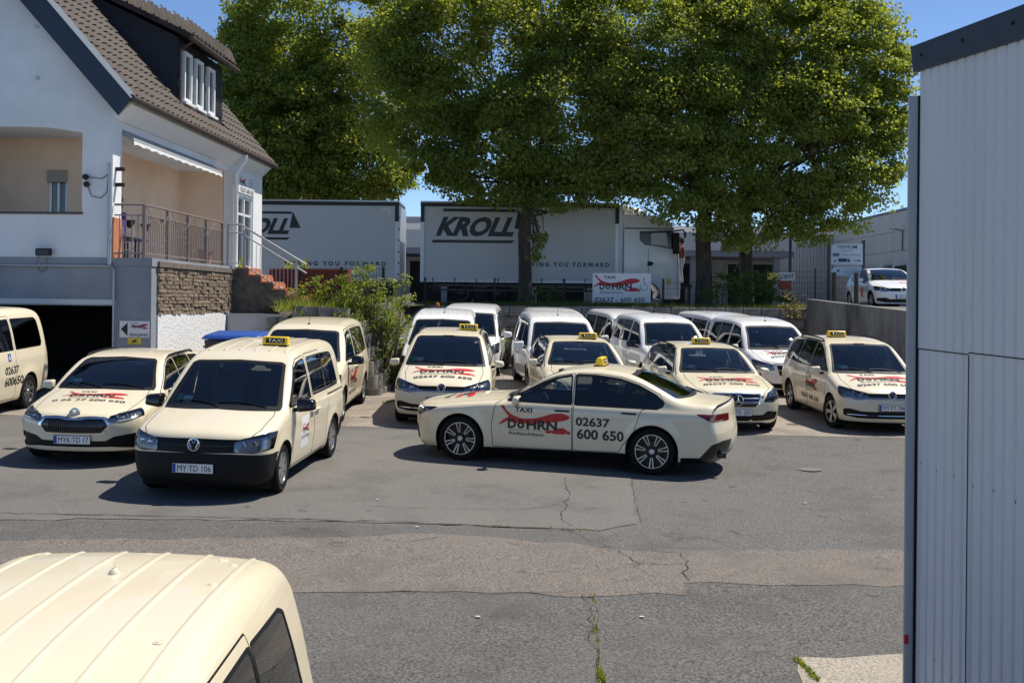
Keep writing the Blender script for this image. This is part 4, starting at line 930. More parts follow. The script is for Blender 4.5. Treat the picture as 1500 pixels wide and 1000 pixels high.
def wobble(pts, step=.25, amp=.02):
    out = []
    for i in range(len(pts)):
        a, b = Vector(pts[i]), Vector(pts[(i+1) % len(pts)]); n = max(1, int((b-a).length/step))
        for k in range(n): out.append(a+(b-a)*k/n+Vector((random.gauss(0, amp), random.gauss(0, amp))))
    return [tuple(p) for p in out]
def sheet(name, pts, m, lift, px=True, amp=.035, step=.6):
    P = [GP(*p).to_2d() for p in pts] if px else pts
    V, T = poly2d(wobble(P, .25, amp), step)
    return link(name, mesh_np(name, np.array([(x, y, gz(x, y)+lift) for x, y in V]), T[:, ::-1] if _cw(V, T) else T, smooth=False), m, None, 'structure')
def _cw(V, T):
    a, b, c = V[T[0][0]], V[T[0][1]], V[T[0][2]]; return (b[0]-a[0])*(c[1]-a[1])-(b[1]-a[1])*(c[0]-a[0]) < 0
sheet('paved_bays', [(-30, 22.4), (-4.7, 21.9), (-3.0, 21.6), (9.6, 21.9), (9.6, 38.5), (-30, 38.5)], 'paving', .004, False, .012, 1.)
sheet('asphalt_patch', [(-260, 762), (-260, 645), (-20, 640), (300, 634), (540, 629), (880, 640), (926, 705), (932, 768), (872, 776), (560, 766), (250, 760)], 'asphalt_smooth', .007)
sheet('asphalt_patch', [(-260, 764), (250, 762), (560, 768), (868, 778), (905, 800), (870, 806), (660, 784), (330, 796), (-260, 808)], 'asphalt_dark', .0035)
sheet('red_asphalt_band', [(-260, 802), (0, 792), (330, 789), (660, 782), (835, 796), (905, 806), (1130, 806), (1700, 812), (1700, 862), (1130, 857), (1003, 855), (998, 871), (858, 872), (640, 867), (300, 869), (-260, 874)], 'asphalt_red', .0085)
sheet('lower_asphalt', [(-260, 866), (300, 861), (640, 859), (856, 864), (868, 900), (872, 960), (878, 1180), (-260, 1180)], 'asphalt_low', .004, amp=.015)
sheet('lower_asphalt', [(870, 864), (990, 863), (996, 848), (1130, 849), (1700, 855), (1700, 1180), (884, 1180), (876, 960), (874, 900)], 'asphalt_low', .0045, amp=.015)
sheet('gravel_strip', [(1168, 964), (1335, 962), (1700, 962), (1700, 1180), (1215, 1180), (1182, 1010)], 'gravel', .010, amp=.03)
mat('crack', (.04, .037, .033), .95)
def crack(pts, w=.012, jit=.035):
    P = [GP(*p).to_2d() for p in pts]; Q = []
    for i in range(len(P)-1):
        n = max(2, int((P[i+1]-P[i]).length/.12))
        for k in range(n): Q.append(P[i]+(P[i+1]-P[i])*k/n+Vector((random.gauss(0, jit), random.gauss(0, jit))))
    V = []
    for i, p in enumerate(Q):
        t = (Q[min(i+1, len(Q)-1)]-Q[max(i-1, 0)]).normalized(); n = Vector((-t.y, t.x))*w*random.uniform(.15, 1.)
        for s_ in (1, -1): q = p+n*s_; V.append((q.x, q.y, gz(q.x, q.y)+.0165))
    MB().add(V, [(2*i, 2*i+1, 2*i+3, 2*i+2) for i in range(len(Q)-1)]).build('crack', 'crack', yard)
for c in ([(-20, 752), (250, 757), (560, 764), (700, 770), (800, 775), (860, 777)],): crack(c, .018, .015)
for c in ([(835, 776), (855, 790), (905, 805), (1010, 812)], [(905, 806), (930, 822), (952, 845)], [(1000, 812), (1008, 828), (1003, 845), (1008, 858)], [(828, 700), (835, 730), (822, 760), (838, 775)], [(925, 700), (930, 735), (940, 770)], [(520, 742), (620, 745), (760, 748), (830, 738)],
          [(858, 874), (870, 900), (862, 930), (880, 950), (872, 1000)], [(862, 912), (876, 912)], [(880, 950), (898, 950)], [(700, 872), (790, 869), (860, 866)], [(520, 868), (640, 866)], [(900, 826), (960, 828), (1020, 826)], [(560, 790), (590, 796), (660, 785)], [(1095, 650), (1180, 668), (1330, 662)], [(1130, 640), (1240, 642)], [(980, 780), (1100, 800)]): crack(c, .006, .02)
# manhole lid among the asphalt
mh = GP(1186, 688); MB().lathe([(.001, .014), (.17, .014), (.18, .01)], 24, 'z', tuple(mh)).build('drain_cover', mat('iron', (.13, .125, .12), .8), yard)
for px, py in ((553, 733), (611, 773), (1180, 738), (700, 905), (940, 905)):
    p = GP(px, py); MB().box((p.x-.02, p.y-.012, p.z+.014), (p.x+.02, p.y+.012, p.z+.02)).build('paper_scrap', 'paper', yard)

# ------------------------------------------------------------------ raised ground behind the retaining walls
ZU = 3.05
def zu(x, y): return ZU+.02*math.sin(x*.7)+.015*math.cos(y*.9+x)
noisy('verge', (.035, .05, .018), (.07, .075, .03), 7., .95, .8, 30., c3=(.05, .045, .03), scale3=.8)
def polysheet(name, P, m, z, step=1.2):
    V, T = poly2d(P, step); return link(name, mesh_np(name, np.array([(x, y, z(x, y)) for x, y in V]), T[:, ::-1] if _cw(V, T) else T, smooth=False), m, None, 'structure')
def zr(x, y): return 3.06+.032*(min(y, 38)-24) if x > 8 else zu(x, y)
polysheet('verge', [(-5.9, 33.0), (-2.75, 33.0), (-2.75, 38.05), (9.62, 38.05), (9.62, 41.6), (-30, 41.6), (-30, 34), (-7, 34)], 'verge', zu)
polysheet('side_ground', [(9.62, 20), (40, 20), (40, 41.6), (9.62, 41.6)], 'road_upper', lambda x, y: 3.0+.012*(min(y, 40)-28))
polysheet('upper_road', [(-60, 41.6), (60, 41.6), (60, 60), (-60, 60)], 'road_upper', lambda x, y: 2.98, 6.)
grid_sheet('far_ground', [-900, -200, -60, 60, 200, 900], [60, 120, 400, 1500], lambda x, y: 2.96, 'road_upper')
# ------------------------------------------------------------------ the house: gable to the yard, loggia, dormer, garage below
noisy('render_white', (.72, .74, .76), (.80, .81, .82), 2.5, .9, .12, 60., c3=(.66, .67, .68), scale3=.5)
noisy('garage_grey', (.24, .265, .30), (.29, .315, .35), 2., .85, .15, 50., c3=(.20, .22, .245), scale3=.7)
noisy('peach', (.78, .57, .41), (.84, .62, .46), 2., .9, .1, 60.)
noisy('rough_plaster', (.60, .61, .62), (.80, .80, .79), 26., .95, 1., 22., lo=.4, hi=.55)
noisy('tile_brown', (.034, .021, .017), (.060, .040, .032), 9., .75, .2, 60., c3=(.022, .016, .014), scale3=1.2)
noisy('slate', (.010, .013, .020), (.020, .024, .032), 14., .55, .2, 60.)
noisy('stone_brown', (.24, .17, .11), (.42, .33, .23), 6., .9, .8, 45., c3=(.15, .11, .08), scale3=3.)
noisy('stone_dark', (.10, .085, .07), (.2, .165, .13), 6., .95, .8, 45.)
noisy('terracotta', (.42, .16, .085), (.52, .22, .12), 8., .7, .1, 60.)
mat('flashing', (.10, .13, .17), .8); mat('frame_white', (.78, .79, .80), .35); mat('navy', (.016, .034, .060), .55); mat('gutter_brown', (.075, .055, .045), .45, .2); mat('galv', (.42, .43, .44), .45, .6); mat('rail_pink', (.24, .19, .17), .55, .3)
mat('black_metal', (.015, .015, .017), .5, .3); mat('awning_grey', (.32, .33, .34), .8); mat('brick_red', (.36, .10, .06), .85); mat('planter_red', (.17, .028, .018), .7); mat('blue_lid', (.015, .07, .32), .4); mat('bin_black', (.02, .021, .023), .5); mat('curtain', (.7, .7, .68), .9)
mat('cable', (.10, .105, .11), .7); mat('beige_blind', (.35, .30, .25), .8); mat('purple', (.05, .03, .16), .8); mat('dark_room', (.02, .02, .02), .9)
glass('house_glass', (.45, .5, .5))
def slab(name, outer, holes, fmap, t0, t1, m, parent, kind=None):
    """flat wall with openings: outline in 2d, fmap(u, v, t) gives 3d"""
    loops = [outer]+holes; pts = []; ed = []
    for lp in loops:
        b = len(pts); pts += [Vector(p) for p in lp]; ed += [(b+i, b+(i+1) % len(lp)) for i in range(len(lp))]
    r = mgeo.delaunay_2d_cdt(pts, ed, [], 0, 1e-6); V = np.array([tuple(p) for p in r[0]]); F_ = []
    C = np.array([V[list(f)].mean(0) for f in r[2]]); ok = poly_sd(C, np.array(outer)) < 0
    for h in holes: ok &= poly_sd(C, np.array(h)) > 0
    F_ = [f for f, k in zip(r[2], ok) if k]
    mb = MB(); n = len(V); mb.add([fmap(u, v, t0) for u, v in V]+[fmap(u, v, t1) for u, v in V], [tuple(f) for f in F_]+[tuple(n+i for i in reversed(f)) for f in F_])
    for lp in loops:
        k = len(lp); b = len(mb.v); mb.v += [tuple(fmap(*p, t0)) for p in lp]+[tuple(fmap(*p, t1)) for p in lp]; mb.f += [(b+i, b+(i+1) % k, b+k+(i+1) % k, b+k+i) for i in range(k)]
    return mb.build(name, m, parent, kind=kind)
fxz = lambda u, v, t: (u, t, v)         # wall facing the yard: u = x, v = z, t = depth
fyz = lambda u, v, t: (t, u, v)         # wall facing right: u = depth, v = z
HS = 1.09; HX, HY, HZ = -7.65*HS, 22.5*HS, EYE*(1-HS)          # house frame: near right corner of the gable, metres x HS
def hplace(o):
    o.location = (HX, HY, HZ); o.rotation_euler = (0, 0, R(-2.3)); o.scale = (HS,)*3; return o
def hempty(n): return hplace(empty(n))
house = hempty('house'); tag(house, 'white house with brown tiled roof, arched loggia and dark dormer above the garage', 'house')
TF, EV, PIT = 3.95, 7.02, 1.136
arch = [(-3.4, 4.81), (-.59, 4.81), (-.59, 6.33)]+[(-.59-1.0*t, 6.33+.11*math.sin(t*math.pi/2)) for t in (.2, .4, .7, 1.)]+[(-3.4, 6.44)]
slab('gable_wall', [(-9.2, TF-.03), (0, TF-.03), (0, EV), (-.02, EV+.05), (-4.6, EV+4.6*PIT), (-9.2, EV)], [arch], fxz, 0, .28, 'render_white', house)
MB().box((-3.4, -.025, 4.77), (-.57, .06, 4.815)).build('loggia_sill', 'gutter_brown', house)
# core of the house behind the loggia
core = slab('core_wall', [(-9, TF), (-1.30, TF), (-1.30, 6.46), (-9, 6.46)], [[(-2.03, TF+.02), (-1.62, TF+.02), (-1.62, 5.72), (-2.03, 5.72)]], fxz, 1.75, 1.95, 'peach', house)
MB().box((-1.45, 1.955, TF), (-1.30, 8.0, 6.46)).build('core_wall', 'peach', house)
MB().box((-9, .281, 6.46), (-.001, 8.1, EV-.07)).build('loggia_ceiling', 'render_white', house)
MB().box((-9, -.02, TF-.16), (.79, 8.3, TF-.004)).build('terrace_slab', 'garage_grey', house)
w = empty('window', parent=house)
wf = MB().box((-2.03, 1.80, TF+.02), (-1.97, 1.86, 5.72)).box((-1.68, 1.80, TF+.02), (-1.62, 1.86, 5.72)).box((-1.97, 1.80, 5.66), (-1.68, 1.86, 5.72)).box((-1.85, 1.80, TF+.1), (-1.80, 1.86, 5.66)).build('window', 'frame_white', house)
bpy.data.objects.remove(w)
MB().box((-2.03, 1.70, 5.55), (-1.62, 1.80, 5.80)).build('shutter_box', 'beige_blind', wf)
MB().add([(-1.97, 1.83, TF), (-1.68, 1.83, TF), (-1.68, 1.83, 5.66), (-1.97, 1.83, 5.66)], [(0, 1, 2, 3)]).build('pane', 'house_glass', wf)
MB().box((-1.97, 2.0, TF), (-1.68, 2.02, 5.66)).build('dark_backing', 'dark_room', wf)  # near-black sheet stands in for the unlit room behind the pane
# side: corner pillar, parapet brick, bay with door
MB().box((-.28, .282, TF-.03), (0, .46, EV-.06)).build('corner_pillar', 'render_white', house)
MB().box((.0, .01, TF-.003), (.025, .44, 4.72)).build('brick_facing', 'terracotta', house)
slab('bay_wall', [(8.0, 2.6), (10.9, 2.6), (10.9, EV-.06), (8.0, EV-.06)], [[(8.45, TF), (9.95, TF), (9.95, 5.92), (8.45, 5.92)]], fyz, -.16, .10, 'render_white', house)
MB().box((-9, 10.7, 2.6), (-.17, 10.9, EV-.1)).build('back_wall', 'render_white', house); MB().box((-9.2, .29, 2.6), (-8.95, 11.3, EV)).build('far_wall', 'render_white', house)
MB().box((-1.3, 8.0, TF), (-.17, 8.15, 6.46)).build('core_wall', 'peach', house)
dr = MB()
for a, b in ((8.45, 8.53), (9.16, 9.24), (9.87, 9.95)): dr.box((-.04, a, TF), (.06, b, 5.92))
dr.box((-.04, 8.53, 5.84), (.06, 9.87, 5.92)).box((-.04, 8.53, TF), (.06, 9.87, TF+.12)).box((-.03, 8.53, 5.40), (.05, 9.87, 5.46))
dr = dr.build('door', 'frame_white', house)
MB().box((-.01, 8.53, TF+.12), (.0, 9.87, 5.84)).build('pane', 'house_glass', dr); MB().tube([(.06, 9.12, 4.95), (.11, 9.12, 4.95), (.11, 9.02, 4.95)], .012).build('handle', 'chrome', dr)
for k in range(10): MB().box((-.20, 8.56+k*.13, TF+.2), (-.18, 8.64+k*.13, 5.8)).build('curtain', 'curtain', dr)
MB().box((-1.2, 8.2, TF), (-1.1, 11, 6.2)).build('inner_wall', 'dark_room', house)
# the firm's board over the door
bd = MB().box((.102, 8.38, 5.98), (.125, 9.98, 6.52)).build('door_board', 'white_print', house)
for g, m, l in [(shift2(q, -.42, .02), m, l) for q, m, l in logo(.62, None, True, .2)]+[(shift2(text2d(t, .055, .004, .45), .45, .14-.09*i), 'lettering_grey', 1) for i, t in enumerate(('Taxi & Mietwagen', 'Krankenfahrten', 'Flughafentransfer'))]+[(shift2(text2d('02637 600 650', .13, .014, 1.3), .02, -.19), 'lettering_grey', 1)]:
    link('lettering', mesh_np('lettering', np.array([(.127+.002*l, 9.18+a, 6.26+b) for a, b in g[0]]), g[1], smooth=False), m, bd)
# cornice, gutter, roof
MB().prism([(.0, EV-.42), (.06, EV-.42), (.34, EV-.14), (.34, EV-.06), (.0, EV-.06)], 'y', .0, 10.95).build('cornice', 'frame_white', house)
MB().tube([(.43, -.22, EV-.06), (.43, 11.12, EV-.06)], .075, 10).build('gutter', 'gutter_brown', house, 0, True)
RX0, RZ0 = .42, EV-.02                                    # lower edge of the tiles
sl = Vector((-1, 0, PIT)).normalized(); nr = Vector((PIT, 0, 1)).normalized()
def rp(u, v, h=0.): return Vector((RX0, u, RZ0))+sl*v+nr*h     # u along the eave, v up the slope
SLEN = 4.98*math.sqrt(1+PIT*PIT)
roof = MB().hexa([rp(-.2, 0, -.10), rp(11.1, 0, -.10), rp(11.1, SLEN, -.10), rp(-.2, SLEN, -.10), rp(-.2, 0, -.01), rp(11.1, 0, -.01), rp(11.1, SLEN, -.01), rp(-.2, SLEN, -.01)]).build('roof', 'tile_brown', house)
MB().hexa([(-4.56, -.2, 12.24), (-9.6, -.2, 6.55), (-9.6, 11.1, 6.55), (-4.56, 11.1, 12.24), (-4.56, -.2, 12.44), (-9.7, -.2, 6.7), (-9.7, 11.1, 6.7), (-4.56, 11.1, 12.44)]).build('roof', 'tile_brown', house)
# verge board and flashing on the gable
MB().hexa([rp(-.26, -.12, -.42), rp(-.20, -.12, -.42), rp(-.20, SLEN, -.42), rp(-.26, SLEN, -.42), rp(-.26, -.05, -.03), rp(-.20, -.05, -.03), rp(-.20, SLEN, -.03), rp(-.26, SLEN, -.03)]).build('verge_board', 'navy', house)
MB().hexa([rp(-.28, -.05, -.029), rp(-.12, -.05, -.005), rp(-.12, SLEN, -.005), rp(-.28, SLEN, -.029), rp(-.28, -.05, -.02), rp(-.12, -.05, .055), rp(-.12, SLEN, .055), rp(-.28, SLEN, -.02)]).build('verge_flashing', 'flashing', house)
# pantiles: lower courses as single tiles, the rest as one part
TW, TH = .30, .335
def tile_geo(u, v):
    P = []; prof = [(0, .035), (.06, .062), (.12, .040), (.18, .012), (.25, .010), (.305, .034)]
    for vv, lift in ((-.01, .028), (TH+.03, -.008)):
        for a, h in prof: P.append(rp(u+a, v+vv, h+lift))
    for a, h in prof: P.append(rp(u+a, v-.01, h-.012))
    n = len(prof); f = [(i, i+1, n+i+1, n+i) for i in range(n-1)]+[(2*n+i, 2*n+i+1, i+1, i) for i in range(n-1)]
    return P, f
P, f = tile_geo(0, 0); tile_me = MB().add([p-rp(0, 0) for p in P], f).mesh('roof_tile', smooth=True)
DY0, DY1, DXF, DZ0, DZ1 = 4.1, 7.6, -.12, 7.42, 9.08      # dormer extent
rest = MB(); cnt = 0
for r_ in range(int(SLEN/TH)):
    for c_ in range(37):
        u, v = -.12+c_*TW, r_*TH; q = rp(u+.15, v+.17)
        if DY0-.1 < q.y < DY1+.05 and DZ0+.12 < q.z < 11.0: continue
        uu = u+random.gauss(0, .004); vv = v+random.gauss(0, .005)
        if r_ < 8 and cnt < 290:
            o = link('roof_tile', tile_me, 'tile_brown', roof); o.location = rp(uu, vv); o.rotation_euler = (random.gauss(0, .006), random.gauss(0, .006), 0); cnt += 1
        else: P, f = tile_geo(uu, vv); rest.add(P, f)
rest.build('upper_tiles', 'tile_brown', roof, 0, True, 'stuff')
# dormer
DBX = -4.0; DZB = 10.35
dm = MB().hexa([(DXF, DY0, DZ0), (DXF, DY1, DZ0), (DBX, DY1, DZ0+3.6), (DBX, DY0, DZ0+3.6), (DXF, DY0, DZ1), (DXF, DY1, DZ1), (DBX, DY1, DZB+.6), (DBX, DY0, DZB+.6)]).build('dormer', 'slate', house)
MB().hexa([(DXF+.32, DY0-.22, DZ1-.06), (DXF+.32, DY1+.10, DZ1-.06), (DBX, DY1+.10, DZB+.62), (DBX, DY0-.22, DZB+.62), (DXF+.32, DY0-.22, DZ1+.06), (DXF+.32, DY1+.10, DZ1+.06), (DBX, DY1+.10, DZB+.75), (DBX, DY0-.22, DZB+.75)]).build('dormer_roof', 'tile_brown', dm)
dr_slope = math.atan2(DZB+.69-DZ1, DXF+.32-DBX); cs, sn = math.cos(dr_slope), math.sin(dr_slope); drt = MB()
for r_ in range(11):
    for c_ in range(12):
        P, f = tile_geo(0, 0); P = [p-rp(0, 0) for p in P]; base = Vector((DXF+.34-r_*TH*cs, DY0-.2+c_*TW, DZ1+.045+r_*TH*sn)); rot = Matrix.Rotation(math.atan(PIT)-dr_slope, 3, 'Y')
        drt.add([base+rot @ p for p in P], f)
drt.build('dormer_tiles', 'tile_brown', dm, 0, True, 'stuff')
MB().tube([(DXF+.37, DY0-.2, DZ1-.06), (DXF+.37, DY1+.2, DZ1-.06)], .055, 8).build('dormer_gutter', 'gutter_brown', dm)
MB().tube([(DXF+.34, DY0+.02, DZ1-.1), (DXF+.06, DY0+.02, DZ1-.3), (DXF+.06, DY0+.02, DZ0+.05)], .035, 8).build('dormer_downpipe', 'gutter_brown', dm)
for y0 in (4.36, 5.22, 6.18):
    y1, z0, z1 = y0+.56, DZ0+.26, DZ1-.26; f = MB()
    f.box((DXF, y0, z0), (DXF+.09, y0+.08, z1)).box((DXF, y1-.08, z0), (DXF+.09, y1, z1)).box((DXF, y0+.08, z1-.08), (DXF+.09, y1-.08, z1)).box((DXF, y0+.08, z0), (DXF+.09, y1-.08, z0+.08))
    f = f.build('dormer_window', 'frame_white', dm)
    MB().box((DXF+.03, y0+.08, z0+.08), (DXF+.04, y1-.08, z1-.08)).build('pane', 'house_glass', f)
    MB().box((DXF+.004, y0+.08, z0+.08), (DXF+.012, y1-.08, z1-.08)).build('curtain', 'curtain', f)
    MB().box((DXF, y0-.06, z0-.07), (DXF+.15, y1+.06, z0-.01)).build('sill', 'frame_white', f)
for k, (a, b) in enumerate(((DY0, 4.34), (4.94, 5.20), (5.80, 6.16), (6.76, DY1))):            # hung slates between the windows
    for r_ in range(7): MB().box((DXF-.005, a+.01, DZ0+.15+r_*.2), (DXF+.012+.012*(r_ % 2), b-.01, DZ0+.345+r_*.2)).build('slate', 'slate', dm)
# awning
aw = MB().hexa([(-.02, .5, 6.36), (-.02, 6.5, 6.36), (.22, 6.5, 6.22), (.22, .5, 6.22), (-.02, .5, 6.46), (-.02, 6.5, 6.46), (.22, 6.5, 6.29), (.22, .5, 6.29)]).build('awning', 'awning_grey', house)
n = 48; V = []
for i in range(n+1): y = .5+6.0*i/n; sc = .05*abs(math.sin(i*math.pi/4)); V += [(.226+.008*math.sin(i*1.3), y, 6.24), (.232+.008*math.sin(i*2.1), y, 6.16+sc*.6)]
MB().add(V, [(2*i, 2*i+1, 2*i+3, 2*i+2) for i in range(n)]).build('valance', 'frame_white', aw, 0, True)
# pipes, lamps, cables
def pipe(name, pts, r, m, par=house): return MB().tube(pts, r, 10).build(name, m, par, 0, True)
pipe('downpipe', [(.43, 7.95, EV-.12), (.40, 7.95, EV-.3), (.17, 7.95, EV-.62), (.17, 7.95, TF)], .05, 'frame_white')
pipe('downpipe', [(-.02, -.07, 5.75), (-.02, -.07, TF-.12), (.02, -.07, TF-.14)], .045, 'galv'); pipe('cable_duct', [(-9, -.05, TF-.16), (.02, -.05, TF-.16), (.06, -.05, TF-.25), (.06, -.05, 2.0)], .022, 'galv')
fl = MB().box((-1.42, -.16, TF+.02), (-1.12, -.09, TF+.16), Matrix.Translation((0, 0, .0))).build('floodlight', 'black_metal', house, .01); MB().box((-1.38, -.165, TF+.035), (-1.16, -.161, TF+.13)).build('lamp_glass', 'steel_dark', fl); MB().box((-1.3, -.09, TF+.05), (-1.24, .0, TF+.13)).build('bracket', 'black_metal', fl)
pipe('cable', [(-1.4, -.02, TF+.05), (-1.46, -.02, TF-.15), (-1.36, -.02, TF-.3), (-1.24, -.02, TF-.2), (-1.26, -.02, TF)], .007, 'cable')
for cx_, cz in ((-.50, 5.48), (-.48, 5.34)):
    cm = MB().lathe([(.001, -.02), (.05, -.02), (.06, .03), (.04, .08)], 14, 'y', (cx_, -.08, cz)).build('security_camera', 'black_metal', house, 0, True)
pipe('cable', [(-.45, -.02, 5.48), (-.2, -.02, 5.45), (-.06, -.02, 5.55)], .008, 'cable'); pipe('cable', [(-.47, -.02, 5.30), (-.40, -.02, 5.12), (-.22, -.02, 5.08), (-.10, -.02, 5.2), (-.08, -.02, 5.5)], .008, 'cable')
for zz in (5.62, 5.32): MB().box((.0, .12, zz), (.16, .22, zz+.07)).build('wall_lamp', 'black_metal', house, .01)
for vx, vz in ((-1.50, 8.35), (-1.47, 7.37)): MB().box((vx-.04, -.01, vz-.035), (vx+.04, .0, vz+.035)).build('wall_vent', 'galv', house)
wr = MB().tube([(-1.27, 3.55+.16*math.cos(a), 5.28+.22*math.sin(a)) for a in np.linspace(0, 2*math.pi, 17)[:-1]], .06, 7, True).build('wall_wreath', 'black_metal', house, 0, True)
for k in range(14): a = random.uniform(0, 6.28); MB().lathe([(.001, .03), (.03, 0), (.001, -.03)], 6, 'z', (-1.2, 3.55+.15*math.cos(a), 5.28+.2*math.sin(a))).build('leaf', 'stone_dark', wr)
for y_, z_ in ((3.9, 4.85), (4.9, 4.83)): MB().lathe([(.05, -.1), (.12, .05), (.13, .07), (.05, .07)], 10, 'z', (-1.1, y_, z_)).build('wall_lantern', 'black_metal', house, 0, True)
MB().box((-1.29, 6.5, 5.05), (-1.26, 6.6, 5.15)).build('switch', 'gutter_brown', house)

# garage storey
gar = hempty('garage'); tag(gar, 'grey garage front with a wide dark open doorway below the house', 'garage')
slab('front_wall', [(-9.2, .3), (.77, .3), (.77, TF-.162), (-9.2, TF-.162)], [[(-7, .31), (.05, .31), (.05, 3.03), (-7, 3.03)]], fxz, -.0, .3, 'garage_grey', gar)
MB().box((-7, .02, 3.031), (.0501, .12, 3.12)).build('lintel', 'galv', gar); MB().box((.051, -.02, .4), (.10, .25, 3.15)).box((-7, -.02, 3.05), (.051, .25, 3.15)).build('door_frame', 'galv', gar)
MB().box((-8.9, 7.6, .5), (.5, 7.8, 3.7)).build('rear_wall', 'dark_room', gar); MB().box((.10, .3, .5), (.25, 7.6, 3.7)).build('side_wall', 'dark_room', gar); MB().box((-9.1, .3, .5), (-8.9, 7.6, 3.7)).build('side_wall', 'dark_room', gar); MB().box((-8.9, .3, 3.62), (.25, 7.6, 3.7)).build('ceiling', 'dark_room', gar)  # darkness of the unlit garage put into the wall colour
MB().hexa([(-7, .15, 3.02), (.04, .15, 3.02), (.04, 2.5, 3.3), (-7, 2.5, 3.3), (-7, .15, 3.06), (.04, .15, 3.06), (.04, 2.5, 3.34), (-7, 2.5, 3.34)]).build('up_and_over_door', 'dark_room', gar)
# entrance sign and camera notice
sg = MB().box((.17, -.02, 2.43), (.745, -.001, 2.745)).build('entrance_sign', 'white_print', None, .004); hplace(sg)
tag(sg, 'white wall sign with black arrow, taxi logo and the word EINGANG', 'sign')
def on_sign(par, layers, x, z, y=-.022):
    for g, m, l in layers: link('lettering' if m != 'logo_red' else 'logo_shape', mesh_np('lettering', np.array([(x+a, y-.0015*l, z+b) for a, b in g[0]]), g[1], smooth=False), m, par)
on_sign(sg, [(shift2(q, .09, .05), m, l) for q, m, l in logo(.34, None, False, .2)]+[(shift2(text2d('EINGANG', .062, .008, .36), .09, -.105), 'ink', 1), (poly2d([(-.26, 0), (-.13, .13), (-.13, -.13)]), 'ink', 1)], .4575, 2.5875)
cn = MB().box((.33, -.02, 2.30), (.59, -.001, 2.42)).build('camera_notice', 'plate_yellow', None); hplace(cn); tag(cn, 'small yellow camera warning notice under the entrance sign', 'sign')
on_sign(cn, [(poly2d([(-.06, .0), (.03, .035), (.06, .0), (-.02, -.03)]), 'ink', 1), (shift2(text2d('VIDEOÜBERWACHUNG', .016, 0, .2), 0, -.045), 'ink', 1)], .46, 2.36)

# terrace side wall: stones over rough plaster
tw = hempty('terrace_wall'); tag(tw, 'brown rubble stone wall over white rough plaster under the terrace', 'wall')
MB().box((.3, .301, .5), (.735, 5.45, TF-.165)).build('backing', 'stone_dark', tw)
MB().box((.6, .302, .5), (.80, 5.47, 2.86)).build('plaster_base', 'rough_plaster', tw)
stv = []
for k in range(6):
    m = MB().box((-.03, 0, 0), (.05, 1, 1)).mesh('stone', .12, False, 1)
    for v in m.vertices:
        if v.co.x > 0: v.co.x += random.uniform(-.02, .025)
        v.co.y += random.uniform(-.04, .04); v.co.z += random.uniform(-.08, .08)
    stv.append(m)
z = 2.865; row = 0
while z < TF-.18:
    h = random.uniform(.062, .088); h = min(h, TF-.168-z); y = .31-random.uniform(0, .12)
    while y < 5.44:
        w_ = random.uniform(.15, .36); o = link('stone', random.choice(stv), 'stone_brown', tw); o.location = (.755+random.uniform(-.012, .015), max(y, .305), z); o.scale = (1, min(w_, 5.46-y)-.012, h-.008); y += w_
    z += h; row += 1
MB().box((.30, .28, TF-.163), (.84, 5.5, TF-.06)).build('coping', 'stone_dark', tw)
# terrace railing
rl = hempty('terrace_railing'); tag(rl, 'weathered metal terrace railing above the stone wall', 'railing')
ZR = TF-.004
MB().tube([(.02, .06, ZR+1.02), (.60, .06, ZR+1.02), (.60, 5.3, ZR+1.02)], .022, 8).build('handrail', 'rail_pink', rl, 0, True)
MB().tube([(.02, .06, ZR+.82), (.60, .06, ZR+.82), (.60, 5.3, ZR+.82)], .014, 6).build('upper_rail', 'rail_pink', rl, 0, True); MB().tube([(.02, .06, ZR+.09), (.60, .06, ZR+.09), (.60, 5.3, ZR+.09)], .016, 6).build('lower_rail', 'rail_pink', rl, 0, True)
for y in (.06, 1.4, 2.7, 4.0, 5.28): MB().box((.57, y-.03, ZR), (.63, y+.03, ZR+1.0)).build('post', 'rail_pink', rl)
bl = MB().tube([(0, 0, ZR+.09), (0, 0, ZR+.82)], .009, 6).mesh('baluster')
for k in range(42): o = link('baluster', bl, 'rail_pink', rl); o.location = (.60, .18+k*.122, 0)
for k in range(4): o = link('baluster', bl, 'rail_pink', rl); o.location = (.12+k*.12, .06, 0)
for a, b in ((.06, 1.5), (1.5, 2.9), (2.9, 4.6)):
    pts = [(.64, a+(b-a)*t, ZR+1.0-.34*math.sin(math.pi*t)) for t in np.linspace(0, 1, 11)]; fg = MB().tube(pts, .006, 5).build('fairy_light_cable', 'rail_pink', rl)
for k in range(60):
    y = random.uniform(.2, 5.1); z = ZR+random.uniform(.1, .9); MB().box((.625, y, z), (.635, y+.012, z+.012)).build('fairy_light', 'frame_white', rl)
# things on the terrace
for y0, c in ((.9, 'bin_black'), (1.5, 'purple')):
    ch = hempty('garden_chair'); tag(ch, 'black garden chair behind the terrace railing' if c == 'bin_black' else 'purple cushioned chair behind the terrace railing', 'chair')
    MB().box((-.5, y0, ZR+.40), (.0, y0+.5, ZR+.46)).build('seat', c, ch, .02); MB().box((-.52, y0, ZR+.5), (-.46, y0+.5, ZR+1.0)).build('backrest', c, ch, .02)
    for sx in (-.48, -.04):
        for sy in (.03, .45): MB().box((sx-.015, y0+sy-.015, ZR), (sx+.015, y0+sy+.015, ZR+.41)).build('leg', 'black_metal', ch)
sl_ = hempty('step_ladder'); tag(sl_, 'small aluminium folding step ladder leaning at the terrace corner', 'ladder')
for s_ in (.10, .30): MB().tube([(s_, .30, ZR), (s_-.05, .42, ZR+.62)], .012, 6).build('stile', 'galv', sl_)
for k in range(3): t = .25+.25*k; MB().box((.09-.05*t, .29+.12*t, ZR+.62*t), (.31-.05*t, .35+.12*t, ZR+.62*t+.02)).build('rung', 'galv', sl_)
